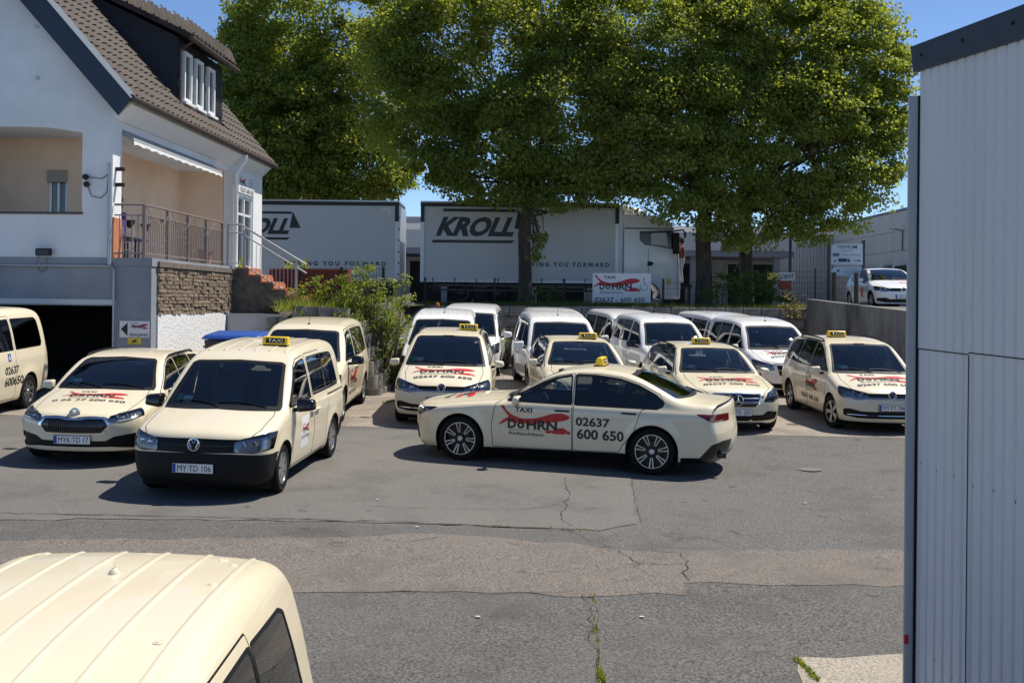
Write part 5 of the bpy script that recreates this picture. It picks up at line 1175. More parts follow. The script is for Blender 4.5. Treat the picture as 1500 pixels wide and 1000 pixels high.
pt = hempty('flower_pot'); tag(pt, 'pale pink flower pot at the top of the terrace steps', 'pot'); MB().lathe([(.001, ZR+.02), (.11, ZR+.0), (.16, ZR+.32), (.18, ZR+.32), (.18, ZR+.36), (.14, ZR+.36), (.13, ZR+.28)], 16, 'z', (.35, 4.8, 0)).build('pot_body', mat('pot_pink', (.45, .24, .18), .8), pt, 0, True); MB().lathe([(.001, ZR+.29), (.135, ZR+.28)], 12, 'z', (.35, 4.8, 0)).build('soil', 'stone_dark', pt)
# steps going down to the garden
stp = hempty('garden_steps'); tag(stp, 'terracotta steps with dark stone flank leading down from the terrace', 'steps')
for k in range(5):
    x0 = .86+k*.30; zt = TF-.02-k*.165
    MB().box((x0, 5.52, 2.3), (x0+.30-.002, 6.7, zt-.04)).build('step_block', 'stone_dark', stp); MB().box((x0-.02, 5.50, zt-.04), (x0+.30-.004, 6.7, zt)).build('tread', 'terracotta', stp, .006); MB().box((x0+.295, 5.51, zt-.16), (x0+.318, 6.7, zt-.045)).build('riser', 'terracotta', stp)
MB().box((.70, 5.52, 2.3), (.858, 6.7, TF-.07)).build('step_block', 'stone_dark', stp)
srl = hempty('stair_railing'); tag(srl, 'bright metal stair railing beside the terracotta steps', 'railing')
def sz(x): return TF-.02-(x-.86)/.30*.165
for h_, r_ in ((1.0, .024), (.80, .018), (.08, .016)): MB().tube([(.62, 5.56, TF+h_), (.95, 5.56, TF+h_), (2.55, 5.56, sz(2.55)+h_)], r_, 8).build('handrail', 'galv', srl, 0, True)
for x in (.66, 1.05, 2.3): MB().box((x-.025, 5.535, sz(x)-.05 if x > .86 else TF), (x+.025, 5.585, (sz(x) if x > .86 else TF)+1.0)).build('post', 'galv', srl)
for k in range(12): x = 1.15+k*.095; MB().tube([(x, 5.56, sz(x)+.08), (x, 5.56, sz(x)+.8)], .008, 6).build('baluster', 'galv', srl)
# ------------------------------------------------------------------ retaining walls, planters, fence
noisy('concrete_block', (.20, .19, .175), (.30, .285, .26), 5., .95, .5, 50., c3=(.12, .12, .10), scale3=1.4)
noisy('concrete_wall', (.15, .15, .147), (.22, .22, .215), 2.2, .92, .5, 40., stretch=(1., 1.3, .45), c3=(.05, .05, .048), scale3=1.1)
noisy('low_wall_white', (.50, .53, .56), (.6, .62, .64), 4., .9, .15, 50., c3=(.35, .36, .37), scale3=1.)
rw = empty('block_wall', (0, 38.0, 0)); tag(rw, 'dark concrete block retaining wall behind the white vans', 'wall')
blk = []
for k in range(4):
    m = MB().box((0, 0, 0), (1, .4, 1)).mesh('block', .03, False, 1)
    for v in m.vertices:
        if v.co.y < .1: v.co.y += random.uniform(-.02, .02)
    blk.append(m)
for r_ in range(6):
    x = -3.3-(.25 if r_ % 2 else 0)
    while x < 9.75:
        o = link('block', random.choice(blk), 'concrete_block', rw); z = .98+r_*.345; o.location = (x, random.uniform(-.02, .02), z); o.scale = (.565, 1, .332); x += .58
MB().box((-3.4, .2, .5), (9.9, .6, ZU-.05)).build('backing', 'stone_dark', rw)
# side wall of stained shuttered concrete
cw = empty('concrete_wall', (9.5, 0, 0)); tag(cw, 'long stained concrete retaining wall beside the people carrier', 'wall')
ya, yb, n = 20.0, 38.05, 6
for k in range(n):
    y0, y1 = ya+(yb-ya)*k/n, ya+(yb-ya)*(k+1)/n; za, zb = 3.04+.031*(y0-28.), 3.04+.031*(y1-28.); o = random.uniform(-.004, .004)
    MB().hexa([(o, y0+.002, .3), (.25, y0+.002, .3), (.25, y1-.002, .3), (o, y1-.002, .3), (o, y0+.002, za), (.25, y0+.002, za), (.25, y1-.002, zb), (o, y1-.002, zb)]).build('panel', 'concrete_wall', cw)
MB().box((.06, ya, .3), (.24, yb, 2.95)).build('core', 'concrete_wall', cw)
# curved planter rings stepping round the garden bank
ring_m = MB(); N_ = 14
for (r0, r1) in ((.20, .16),):
    pr = [(r1, 0), (r0, 0), (r0, .30), (r1, .30), (r1, 0)]; ring_m.lathe(pr, N_)
ring_me = ring_m.mesh('planter_ring', 0, True)
pw = empty('planter_wall'); tag(pw, 'stepped wall of round concrete planter rings round the garden bank', 'wall')
pl = [(-5.75, 28.0), (-3.55, 26.3), (-3.1, 26.5), (-2.85, 28.2), (-2.8, 30.5), (-2.8, 37.8)]
def along(P, step):
    out = []; 
    for i in range(len(P)-1):
        a, b = Vector(P[i]), Vector(P[i+1]); m = max(1, int((b-a).length/step))
        out += [a+(b-a)*k/m for k in range(m)]
    return out
for r_ in range(7):
    zb = .95+r_*.30
    for i, p in enumerate(along(pl, .41)):
        t = min(1, max(0, (p.x+5.75)/2.6)) if p.y < 27.5 else 1.
        if p.y < 28.5 and zb > 2.95-.55*t+.25: continue
        q = p+Vector((0, 1)) * (.10*r_) if p.x < -3.3 else p+Vector((-.10*r_, .03*r_))
        o = link('planter_ring', ring_me, 'concrete_block', pw); o.location = (q.x+random.uniform(-.015, .015), q.y, zb+GS*(p.y-28)); o.rotation_euler = (0, 0, random.random()*6)
# sloping soil behind the rings
def zs(x, y): return ZU-.02-1.25*max(0, min(1, 1-(y-26.5)/5.))*max(.12, min(1, (x+5.3)/1.6))
polysheet('garden_soil', [(-5.7, 28.3), (-3.6, 26.55), (-3.15, 26.75), (-2.95, 28.4), (-2.92, 37.9), (-2.2, 38.2), (-2.2, 40), (-7, 40), (-7, 31.5), (-5.7, 29.2)], 'earth', zs, .6)
# pale low wall and dustbins in front of the steps
lw = hempty('low_white_wall'); tag(lw, 'pale painted low wall below the stone steps', 'wall')
MB().box((.82, 5.0, .6), (2.2, 5.25, 2.78)).build('wall_body', 'low_wall_white', lw); MB().box((.80, 4.97, 2.78), (2.22, 5.28, 2.84)).build('coping', 'galv', lw); MB().box((2.2, 5.0, .6), (2.26, 5.3, 2.80)).build('edge_strip', 'galv', lw)
bx, by = PX(348, 500, 26.2).x, 26.2
b = empty('waste_container', (bx, by, gz(bx, by)), -.12); tag(b, 'large black waste container with blue lid before the pale wall', 'container')
MB().hexa([(-.52, -.32, .14), (.52, -.32, .14), (.52, .36, .14), (-.52, .36, .14), (-.62, -.42, 1.19), (.62, -.42, 1.19), (.62, .44, 1.19), (-.62, .44, 1.19)]).build('container_body', 'bin_black', b, .03, True)
MB().hexa([(-.68, -.48, 1.20), (.68, -.48, 1.20), (.68, .46, 1.22), (-.68, .46, 1.22), (-.60, -.40, 1.30), (.60, -.40, 1.30), (.60, .40, 1.38), (-.60, .40, 1.38)]).build('lid', 'blue_lid', b, .03, True)
for s_ in (-.42, .42):
    for t_ in (-.24, .26): MB().lathe([(.001, -.02), (.09, -.02), (.09, .02), (.001, .02)], 16, 'x', (s_, t_, .09)).build('wheel', 'rubber', b)
for s_ in (-.66, .66): MB().tube([(s_, -.2, 1.02), (s_*1.08, -.2, 1.03), (s_*1.08, .2, 1.03), (s_, .2, 1.02)], .018, 8).build('handle', 'bin_black', b)
# dark red planter box on the garden level
pb = hempty('planter_box'); tag(pb, 'long dark red planter box behind the terracotta steps', 'planter'); MB().box((.90, 8.6, 3.0), (3.0, 9.0, 3.98)).build('box', 'planter_red', pb, .01); MB().box((.95, 8.65, 3.982), (2.95, 8.95, 3.99)).build('soil', 'stone_dark', pb)
# ---------------- wire mesh fences
mat('fence_green', (.015, .022, .022), .5, .4)
def fence(name, A, B, z0, h, label, group='wire mesh fences', step=2.5, m='fence_green'):
    A, B = Vector(A), Vector(B); L = (B-A).length; d = (B-A)/L; f = empty(name, (A.x, A.y, z0), math.atan2(d.y, d.x)); tag(f, label, 'fence', group)
    k = max(1, round(L/step)); s_ = L/k
    for i in range(k+1): MB().box((i*s_-.03, -.03, -.1), (i*s_+.03, .03, h+.03)).build('post', m, f)
    for i in range(k):
        p = MB()
        for j in range(int(s_/.10)): x = i*s_+.05+j*.10; p.box((x-.0035, -.004, .03), (x+.0035, .004, h))
        for zz in np.arange(.05, h+.01, .2): p.box((i*s_+.03, -.012, zz-.005), ((i+1)*s_-.03, -.004, zz+.005))
        p.build('mesh_panel', m, f)
    return f
fence('mesh_fence', (-5.6, 31.2), (-3.3, 30.2), 2.95, 1.05, 'dark wire mesh fence above the planter rings beside the steps', step=1.3)
fence('mesh_fence', (-3.0, 40.6), (1.8, 40.6), 3.03, .92, 'dark wire mesh fence in front of the lorry body', step=2.3)
fence('mesh_fence', (5.2, 40.6), (6.5, 40.6), 3.03, .95, 'dark wire mesh fence panel in front of the lorry cab', step=1.3)
fence('mesh_fence', (9.3, 43.0), (12.6, 42.2), 3.1, 1.35, 'grey mesh gate beside the warehouse sign', step=1.7, m='steel_dark')
# the firm's banner on the fence
bn = MB().box((2.76, 40.42, 3.17), (4.76, 40.46, 4.18)).build('fence_banner', 'white_print', None, .006); tag(bn, 'white taxi banner with red aeroplane hung on the fence', 'banner')
on_sign(bn, [(shift2(q, -.16, .08), m, l) for q, m, l in logo(1.55, None, True, .3)]+[(shift2(text2d('02637 - 600 650', .15, .014, 1.72), -.06, -.40), 'ink', 1)], 3.76, 3.675, 40.418)
whc = MB().tube([(4.52, 40.415, 3.96), (4.52, 40.415, 3.82), (4.52, 40.415, 3.80), (4.62, 40.415, 3.80)], .012, 5).tube([(4.52+.13*math.cos(a), 40.415, 3.72+.11*math.sin(a)) for a in np.linspace(2.4, 6.6, 14)], .010, 5).lathe([(.001, 0), (.025, 0)], 10, 'y', (4.52, 40.415, 4.0)).build('wheelchair_symbol', 'lettering_grey', bn)
# ------------------------------------------------------------------ lorry, trailer, far halls, shed
mat('curtain_grey', (.54, .565, .58), .55); mat('curtain_black', (.012, .016, .024), .5); mat('logo_navy', (.018, .024, .035), .5); mat('cab_white', (.78, .80, .81), .35, Coat_Weight=.6); mat('chassis', (.012, .012, .013), .7); mat('alu', (.5, .52, .54), .4, .6)
DL = 43.6; ZG = 2.98
def kroll(w):
    L = [(poly2d([(-.39*w, .155*w), (.40*w, .155*w), (.375*w, .185*w), (-.40*w+.02*w, .185*w)]), 'logo_navy', 1), (poly2d([(-.5*w, -.17*w), (.33*w, -.17*w), (.37*w, -.14*w), (-.49*w, -.14*w)]), 'logo_navy', 1), (poly2d([(.40*w, .185*w), (.5*w, -.02*w), (.36*w, -.02*w)]), 'logo_navy', 1)]
    V, T = text2d('KROLL', .205*w, .05, .80*w); V = V.copy(); V[:, 0] += V[:, 1]*.42-.02*w; L.append(((V, T), 'logo_navy', 2)); return L
def swap_body(root, x0, x1, open_end):
    zb, zt = 3.97, 6.86; y0, y1 = DL, DL+2.5
    b = MB().box((x0, y0+.02, zb), (x1, y1, zt-.10)).build('curtain_side', 'curtain_grey', root)
    MB().box((x0-.01, y0, zt-.20), (x1+.01, y1+.01, zt-.06)).build('roof_rail', 'curtain_black', root); MB().box((x0-.01, y0+.005, zt-.058), (x1+.01, y1, zt)).build('roof_cap', 'alu', root)
    for xa in (x0, x1):
        MB().box((xa-.13 if xa == x1 else xa, y0-.012, zb-.1), (xa if xa == x1 else xa+.13, y0+.018, zt-.78)).build('corner_post', 'alu', root); MB().box((xa-.14 if xa == x1 else xa, y0-.012, zt-.779), (xa if xa == x1 else xa+.14, y0+.018, zt-.201)).build('corner_post', 'curtain_black', root)
        s_ = -1 if xa == x1 else 1; xo = xa+s_*.32
        MB().box((xo, y0+.008, zt-.34), (xo+s_*.32, y0+.0195, zt-.30)).box((xo, y0+.008, zt-.55), (xo+s_*.04, y0+.0195, zt-.345)).build('corner_mark', 'white_print', root)
    MB().box((x0+.14, y0+.006, zb-.10), (x1-.14, y0+.10, zb-.002)).build('lower_rail', 'alu', root)
    MB().box((x0+.2, y0+.25, zb-.25), (x1-.2, y1-.2, zb-.105)).build('subframe', 'chassis', root)
    for k in range(int((x1-x0)/1.1)): xx = x0+.6+k*1.1; MB().box((xx, y0+.02, zb-.42), (xx+.07, y0+.08, zb-.105)).build('guard_bracket', 'chassis', root)
    MB().box((x0+.5, y0+.03, zb-.24), (x1-.3, y0+.06, zb-.17)).box((x0+.5, y0+.03, zb-.42), (x1-.3, y0+.06, zb-.35)).build('side_guard', 'steel_dark', root)  # guard coloured dark for the deep shade under the body
    n = 9                                                     # curtain tension straps and buckles
    for k in range(n): xx = x0+.45+k*(x1-x0-.9)/(n-1); MB().box((xx, y0+.004, zb-.09), (xx+.04, y0+.016, zb+.06)).build('strap', 'curtain_black', root)
    if open_end:
        MB().box((x1+.001, y0+.02, zb), (x1+.05, y1-.02, zt-.2)).build('rear_door', 'alu', root)
        for z in np.arange(4.1, 6.6, .42): MB().box((x1-.02, y0-.02, z), (x1+.03, y0+.0, z+.06)).build('hinge', 'chassis', root)
    return b
def truck_wheel(root, x, r=.5):
    t = MB().lathe([(.28, -.12), (r*.93, -.15), (r, -.11), (r, .11), (r*.93, .15), (.28, .12), (.28, -.12)], 28, 'y', (x, DL+.2, ZG+r)).build('wheel', 'rubber', root, 0, True); MB().lathe([(.27, -.10), (.20, -.02), (.12, -.08), (.001, -.09)], 20, 'y', (x, DL+.2, ZG+r)).build('rim', 'steel_dark', t, 0, True)  # rim colour darkened to carry the shade under the lorry
trl = empty('lorry_trailer', (0, 0, 0)); tag(trl, 'grey curtain-sided trailer with KROLL lettering partly hidden by the house', 'trailer')
swap_body(trl, -11.7, -4.22, True)
on_sign(trl, [(q, m, l) for q, m, l in kroll(2.95)], PX(382, 330, DL).x, PX(382, 331, DL).z, DL+.012)
sl_t = 'M O V I N G   Y O U   F O R W A R D'
on_sign(trl, [(text2d(sl_t, .17, .035, 3.75), 'logo_navy', 1)], PX(491, 385, DL).x, PX(491, 386, DL).z, DL+.012)
for x in (-9.6, -8.2): truck_wheel(trl, x)
lor = empty('lorry', (0, 0, 0)); tag(lor, 'curtain-sided lorry with white cab and KROLL lettering behind the fence', 'lorry')
swap_body(lor, -3.41, 3.93, False)
on_sign(lor, kroll(3.55), PX(703, 331, DL).x, PX(703, 332, DL).z, DL+.012)
on_sign(lor, [(text2d(sl_t, .17, .035, 3.3), 'logo_navy', 1)], PX(827, 387, DL).x, PX(827, 387.5, DL).z, DL+.012)
for x in (-1.9, -.5, 4.72): truck_wheel(lor, x)
def cz(py): return EYE+(442.4-py)*DL/F_PX
def cx(px): return (px-750)*DL/F_PX
cab = MB().prism([(cx(913), cz(436)), (cx(938), cz(436)), (cx(940), cz(424)), (cx(948), cz(415)), (cx(958), cz(415)), (cx(966), cz(424)), (cx(968), cz(438)), (cx(996), cz(438)), (cx(997), cz(408)), (cx(993), cz(365)), (cx(987), cz(337)), (cx(984), cz(326)), (cx(960), cz(316)), (cx(913), cz(313))], 'y', DL+.02, DL+2.42).build('cab', 'cab_white', lor, .05, True)
MB().hexa([(cx(914), DL+.25, cz(313.5)), (cx(948), DL+.25, cz(316)), (cx(948), DL+2.2, cz(316)), (cx(914), DL+2.2, cz(313.5)), (cx(914), DL+.35, cz(299)), (cx(940), DL+.45, cz(305)), (cx(940), DL+2.0, cz(305)), (cx(914), DL+2.1, cz(299))]).build('roof_deflector', 'cab_white', lor, .05, True)
MB().prism([(cx(936), cz(339)), (cx(984), cz(337)), (cx(989), cz(365)), (cx(975), cz(364)), (cx(962), cz(361)), (cx(944), cz(359)), (cx(936), cz(352))], 'y', DL+.005, DL+.021).build('side_window', 'gloss_black', lor)
MB().prism([(cx(953), cz(342)), (cx(975), cz(341)), (cx(978), cz(361)), (cx(965), cz(359)), (cx(953), cz(358))], 'y', DL+.0, DL+.004).build('door_pane', 'curtain_grey', lor)
MB().box((cx(914), DL+.008, cz(335.5)), (cx(987), DL+.0195, cz(334))).build('panel_gap', 'gap', lor)
for px_ in (949, 992): MB().box((cx(px_), DL+.009, cz(434)), (cx(px_)+.012, DL+.0195, cz(364))).build('panel_gap', 'gap', lor)
MB().prism([(cx(948), cz(389.5)), (cx(948), cz(383)), (cx(954), cz(383)), (cx(957), cz(386)), (cx(954), cz(389.5))], 'y', DL-.02, DL+.019).build('door_handle', 'chassis', lor)
mr = MB().box((cx(984), DL-.30, cz(372)), (cx(993), DL-.06, cz(341))).build('mirror', 'chassis', lor, .04); MB().tube([(cx(986), DL+.1, cz(338)), (cx(999), DL-.2, cz(337)), (cx(1001), DL-.2, cz(344))], .03, 6).build('mirror_arm', 'chassis', mr); MB().lathe([(.001, 0), (.12, 0), (.12, .06), (.001, .06)], 14, 'x', (cx(1000), DL-.2, cz(344))).build('front_mirror', 'chassis', mr)
MB().box((cx(907), DL+.3, cz(425)), (cx(912.5), DL+2.2, cz(300))).build('cab_gap', 'alu', lor); MB().box((cx(920), DL+.05, ZG+.35), (cx(996), DL+2.3, cz(437))).build('bumper', 'chassis', lor)
MB().box((cx(976.5), DL+.0, cz(417)), (cx(982), DL+.0185, cz(408))).build('sticker', 'plate_yellow', lor)

# ------------------------------------------------------------------ halls on the far side
noisy('hall_white', (.52, .52, .50), (.58, .58, .56), 1., .85, 0., c3=(.47, .46, .44), scale3=.15); noisy('hall_beige', (.56, .53, .47), (.63, .60, .54), .8, .9, 0., c3=(.50, .47, .42), scale3=.1)
mat('hall_grey', (.20, .21, .23), .7); mat('dock_dark', (.02, .02, .022), .8)
hall = empty('warehouse', (0, 85, 0)); tag(hall, 'long white warehouse with grey loading canopy behind the trees', 'warehouse')
MB().box((-60, .5, 2.9), (18.9, 20, 8.75)).build('facade', 'hall_white', hall); MB().box((-60, -6, 6.7), (18.9, .49, 7.9)).build('canopy', 'hall_white', hall); MB().box((-60, -6.02, 6.3), (18.9, .48, 6.69)).build('canopy_beam', 'hall_grey', hall)
for k in range(14): x = -55+k*5.6; MB().box((x-.2, -5.6, 2.9), (x+.2, -5.2, 6.29)).build('canopy_post', 'hall_grey', hall)
for k in range(17): x = -58+k*4.6; d_ = MB().box((x, .3, 3.0), (x+3.4, .49, 6.0)).build('dock_door', 'dock_dark', hall); MB().box((x-.15, .28, 2.95), (x-.01, .48, 6.1)).box((x+3.41, .28, 2.95), (x+3.55, .48, 6.1)).box((x-.01, .28, 6.01), (x+3.41, .48, 6.1)).build('door_frame', 'hall_white', d_)
for k in range(22): x = 19.0+k*.2; MB().box((x, .3, 2.9), (x+.17, .55, 8.2)).build('cladding', 'hall_white', hall)
MB().box((19, .56, 2.9), (23.4, 8, 8.2)).build('annex', 'hall_white', hall); MB().box((-11, 3, 8.76), (-6, 9, 9.4)).build('roof_box', 'hall_grey', hall)
wh = empty('panel_warehouse', (23.2, 0, 0)); tag(wh, 'tall beige concrete-panel warehouse beyond the parked hatchback', 'warehouse')
for k in range(9):
    for r_ in range(5): MB().box((0, 42+k*6+.02, 2.9+r_*1.18), (.4, 48+k*6-.02, 2.9+(r_+1)*1.18-.025)).build('wall_panel', 'hall_beige', wh)
MB().box((.1, 42, 2.9), (25, 96, 8.74)).build('core', 'hall_beige', wh); MB().box((-.06, 42, 8.8), (.5, 96, 8.92)).build('parapet', 'hall_grey', wh)
for y in (58, 67, 75): MB().box((-.35, y, 4.6), (-.01, y+3.4, 5.5)).build('dock_shelter', 'dock_dark', wh)
for y in (56, 63.5, 72): MB().box((-.3, y, 4.7), (-.01, y+.9, 5.6)).build('wall_lamp', 'hall_grey', wh)
MB().tube([(-.05, 70, 6.4), (-.05, 70, 7.6), (-.9, 69.5, 7.7)], .05, 6).build('lamp_arm', 'hall_grey', wh)
# ------------------------------------------------------------------ sign posts at the entrance
ts = empty('direction_sign', (0, 0, 0)); tag(ts, 'blue-white warehouse direction board with lorry pictogram on two posts', 'sign')
DS = 41.5; mat('sign_blue_white', (.52, .58, .66), .45); mat('sign_navy', (.015, .03, .07), .5)
def sx(px): return (px-750)*DS/F_PX
def sz_(py, px=1240): return EYE-(py-YH-ROLL*(px-750))*DS/F_PX
for px_ in (1213, 1264): MB().box((sx(px_)-.05, DS-.05, 3.1), (sx(px_)+.05, DS+.05, sz_(352))).build('post', 'steel_dark', ts)
bo = MB().box((sx(1216), DS-.08, sz_(388)), (sx(1262), DS-.055, sz_(357))).build('board', 'sign_blue_white', ts)
ar = MB().prism([(sx(1215), sz_(397)), (sx(1221), sz_(391)), (sx(1261), sz_(391)), (sx(1261), sz_(404)), (sx(1221), sz_(404))], 'y', DS-.08, DS-.055).build('arrow_board', 'sign_blue_white', ts)
cxs, czs = sx(1239), sz_(372.5)
on_sign(bo, [(shift2(text2d('TRIVIUM', .12, .006, .70), 0, .255), 'sign_navy', 1), (shift2(text2d('PACKAGING', .04, .0, .42), 0, .13), 'sign_navy', 1), (shift2(poly2d([(-.5, -.055), (-.27, -.055), (-.27, .055), (-.5, .055)]), 0, -.02), 'sign_navy', 1), (shift2(text2d('Tor 4', .05, 0, .16), -.385, -.02), 'white_print', 2), (shift2(text2d('Lager · Warehouse', .065, .004, .64), .17, -.03), 'sign_navy', 1),
    (shift2(poly2d([(-.3, -.05), (.0, -.05), (.0, .07), (-.3, .07)]), 0, -.22), 'sign_navy', 1), (shift2(poly2d([(.02, -.05), (.11, -.05), (.11, .01), (.07, .05), (.02, .05)]), 0, -.22), 'sign_navy', 1), (shift2(poly2d([(-.5, -.05), (-.4, -.05), (-.37, .04), (-.42, .0)]), 0, -.22), 'sign_navy', 1), (shift2(poly2d([(.27, -.015), (.43, -.015), (.43, -.05), (.5, .0), (.43, .05), (.43, .015), (.27, .015)]), 0, -.22), 'sign_navy', 1)], cxs, czs, DS-.082)
on_sign(ar, [(shift2(text2d(t, .04, 0, w_), .12, .08-.075*i), 'sign_navy', 1) for i, (t, w_) in enumerate((('Empfang', .3), ('Wareneingang', .5), ('Besucher', .4)))]+[(shift2(poly2d([(-.04, -.04), (.04, -.04), (.04, .04), (-.04, .04)]), -.3, .02), 'sign_navy', 1)], cxs, sz_(397.5), DS-.082)
for px_, lab in ((1200, 'dark wooden post between gate and direction board'), (1231, 'dark wooden post in front of the direction board')):
    b = MB().lathe([(.001, 4.27), (.06, 4.26), (.075, 4.2), (.08, 3.0)], 10, 'z', (sx(px_), 39.6, 0)).build('wooden_post', noisy('post_wood', (.05, .035, .025), (.09, .07, .05), 12., .9, .3, stretch=(8, 8, .6)) if 'post_wood' not in MATS else 'post_wood', None, 0, True); tag(b, lab, 'post')
bp = MB().box((sx(1147), 42.2, sz_(411)), (sx(1171), 42.23, sz_(399))).build('mirrored_banner', 'white_print'); tag(bp, 'white banner on the fence seen from behind, black lettering reversed', 'banner')
V, T = text2d('TECKU', .17, .02, .52); V = V.copy(); V[:, 0] *= -1; on_sign(bp, [((V, T[:, ::-1]), 'ink', 1)], sx(1159), sz_(405), 42.198)
MB().box((sx(1147), 42.2, sz_(425)), (sx(1165), 42.23, sz_(412))).build('red_panel', 'logo_red', bp)
ys_ = MB().box((sx(1130), 42.2, sz_(410)), (sx(1146), 42.23, sz_(400))).build('yellow_sign', 'plate_yellow'); tag(ys_, 'plain yellow sign board on the fence under the trees', 'sign')
lp = MB().tube([(PX(1157, 430, 52).x, 52, 2.95), (PX(1157, 430, 52).x, 52, 9.5)], .07, 8).build('lamp_post', 'steel_dark', None, 0, True); tag(lp, 'slim grey lamp post behind the fence', 'lamp post')

# ------------------------------------------------------------------ corrugated shed close on the right
noisy('sheet_steel', (.68, .695, .70), (.75, .76, .765), 1.2, .42, 0., metal=.0, stretch=(1, 1, .2), c3=(.60, .61, .61), scale3=.6)
noisy('sheet_worn', (.40, .42, .44), (.50, .51, .52), 3., .5, .1, metal=.3, stretch=(2, 2, .3))
shed = empty('metal_shed', (0, 0, 0)); tag(shed, 'tall corrugated grey metal shed with navy roof edge', 'shed')
XW = 3.045; pit = .165
def roofz(y): return 4.96-.088*(8.85-y)
def sheet_panel(y1, n, zb, zt):
    prof = []
    for k in range(n):
        o = -k*pit
        for a, h in ((0, 0), (-.035, 0), (-.050, .026), (-.072, .026), (-.087, 0)): prof.append((y1+o+a, XW+.0-(-h)))
    prof.append((y1-n*pit, XW)); V = []
    for y, x in prof: V += [(x, y, zb), (x, y, zt if zt else roofz(y)-.0)]
    return MB().add(V, [(2*i, 2*i+1, 2*i+3, 2*i+2) for i in range(len(prof)-1)])
for k, y1 in enumerate(np.arange(8.84, -3, -pit*6)):
    y1 = 8.84-k*pit*6
    sheet_panel(y1, 6, 2.88, None).build('wall_sheet', 'sheet_steel', shed); p = sheet_panel(y1, 6, -.1, 2.895); p.v = [(x+.006, y, z) for x, y, z in p.v]; p.build('wall_sheet', 'sheet_steel', shed)
    q = sheet_panel(y1, 6, 2.872+.012*(k % 2), 2.880+.012*(k % 2)); q.v = [(x-.002, y, z) for x, y, z in q.v]; q.build('lap_shadow_strip', 'gap', shed)  # dark ribbon painted in as the shadow line of the overlap
    MB().box((XW-.003, y1-pit*6-.001, -.1), (XW+.004, y1-pit*6+.001, 2.87)).build('sheet_joint', 'steel_dark', shed)
MB().box((XW+.08, -3, -.1), (9, 8.80, 4.0)).build('core', 'dock_dark', shed)
scr = MB().lathe([(.001, -.012), (.010, -.010), (.012, 0)], 8, 'x').mesh('screw')
for z_, off in ((4.70, .0), (2.99, .04), (2.02, .0), (.62, .03)):
    for k in range(16):
        o = link('screw', scr, 'steel_dark', shed); yy = 8.84-.061-(k*2+(1 if z_ > 3 else 0))*pit*1.0; o.location = (XW+.024-.0, yy, (z_ if z_ < 4 else roofz(yy)-.28)+random.uniform(-.015, .015)+off*(k % 2))
MB().hexa([(XW-.03, 8.92, roofz(8.92)-.005), (XW+.4, 8.92, roofz(8.92)-.005), (XW+.4, -3, roofz(-3)-.005), (XW-.03, -3, roofz(-3)-.005), (XW-.05, 8.92, roofz(8.92)+.19), (XW+.4, 8.92, roofz(8.92)+.19), (XW+.4, -3, roofz(-3)+.19), (XW-.05, -3, roofz(-3)+.19)]).build('roof_edge', 'navy', shed, .008)
MB().hexa([(XW+.401, 8.9, roofz(8.9)+.10), (9, 8.9, roofz(8.9)+.10), (9, -3, roofz(-3)+.1), (XW+.401, -3, roofz(-3)+.1), (XW+.401, 8.9, roofz(8.9)+.15), (9, 8.9, roofz(8.9)+.15), (9, -3, roofz(-3)+.15), (XW+.401, -3, roofz(-3)+.15)]).build('roof_sheet', 'sheet_worn', shed)
for y in (8.7, 7.9, 7.1): MB().lathe([(.001, -.008), (.012, -.006), (.013, .004)], 8, 'x', (XW-.045, y, roofz(y)+.10)).build('screw', 'gap', shed)
MB().box((XW-.075, 8.845, -.1), (XW-.012, 8.875, 4.77)).build('corner_strip', 'sheet_worn', shed); MB().box((XW-.011, 8.83, -.1), (XW+.05, 8.87, 4.77)).build('corner_gap', 'gap', shed)
MB().box((XW-.077, 8.840, .66), (XW-.045, 8.846, .73)).build('reflector', 'logo_red', shed)
# ------------------------------------------------------------------ the vehicles on the yard
HP = math.pi/2
def hoodp(w, xc, phone, pw=1.): return ('bonnet_print', logo(w, phone, step=.06, pw=pw), ((xc, 0, 1.), (0, 1, 0), (-1, 0, 0), (0, 0, -1)))
def leftp(nm, layers, x, z): return (nm, layers, ((x, 0, z), (-1, 0, 0), (0, 0, 1), (0, -1, 0)))
def rightp(nm, layers, x, z): return (nm, layers, ((x, 0, z), (1, 0, 0), (0, 0, 1), (0, 1, 0)))
def block(w, h): return poly2d([(-w/2, -h/2), (w/2, -h/2), (w/2, h/2), (-w/2, h/2)], .06)
GC, GW = 'cream taxis parked on the yard', 'white vans parked in the back row'
place_car('taxi_minivan', 'caddy', 'cream', 'cream high-roof taxi with black front bumper, plate MY TD 106 and yellow roof sign', GC, (-3.80, 17.05), -1.655, 'taxi', 'MY·TD 106', (-.32, .30, 0), .03,
    prints=[leftp('door_sticker', [(block(.40, .44), 'white_print', 0)]+[(shift2(g, 0, .04), m, l) for g, m, l in logo(.36, '02637 600650', True, .04)], .32, .66)])
place_car('estate_taxi', 'octavia', 'cream', 'cream estate taxi with chrome-framed black grille, plate MYK TD 17, no roof sign', GC, (-6.29, 19.2), -1.577, 'taxi', 'MYK·TD 17', None, 0.,
    prints=[hoodp(.92, 1.36, '0 26 37 600 650', 1.18), leftp('door_print', [(shift2(poly2d(PLANE*.9, .06), 0, 0), 'logo_red', 1)], .35, .66)])
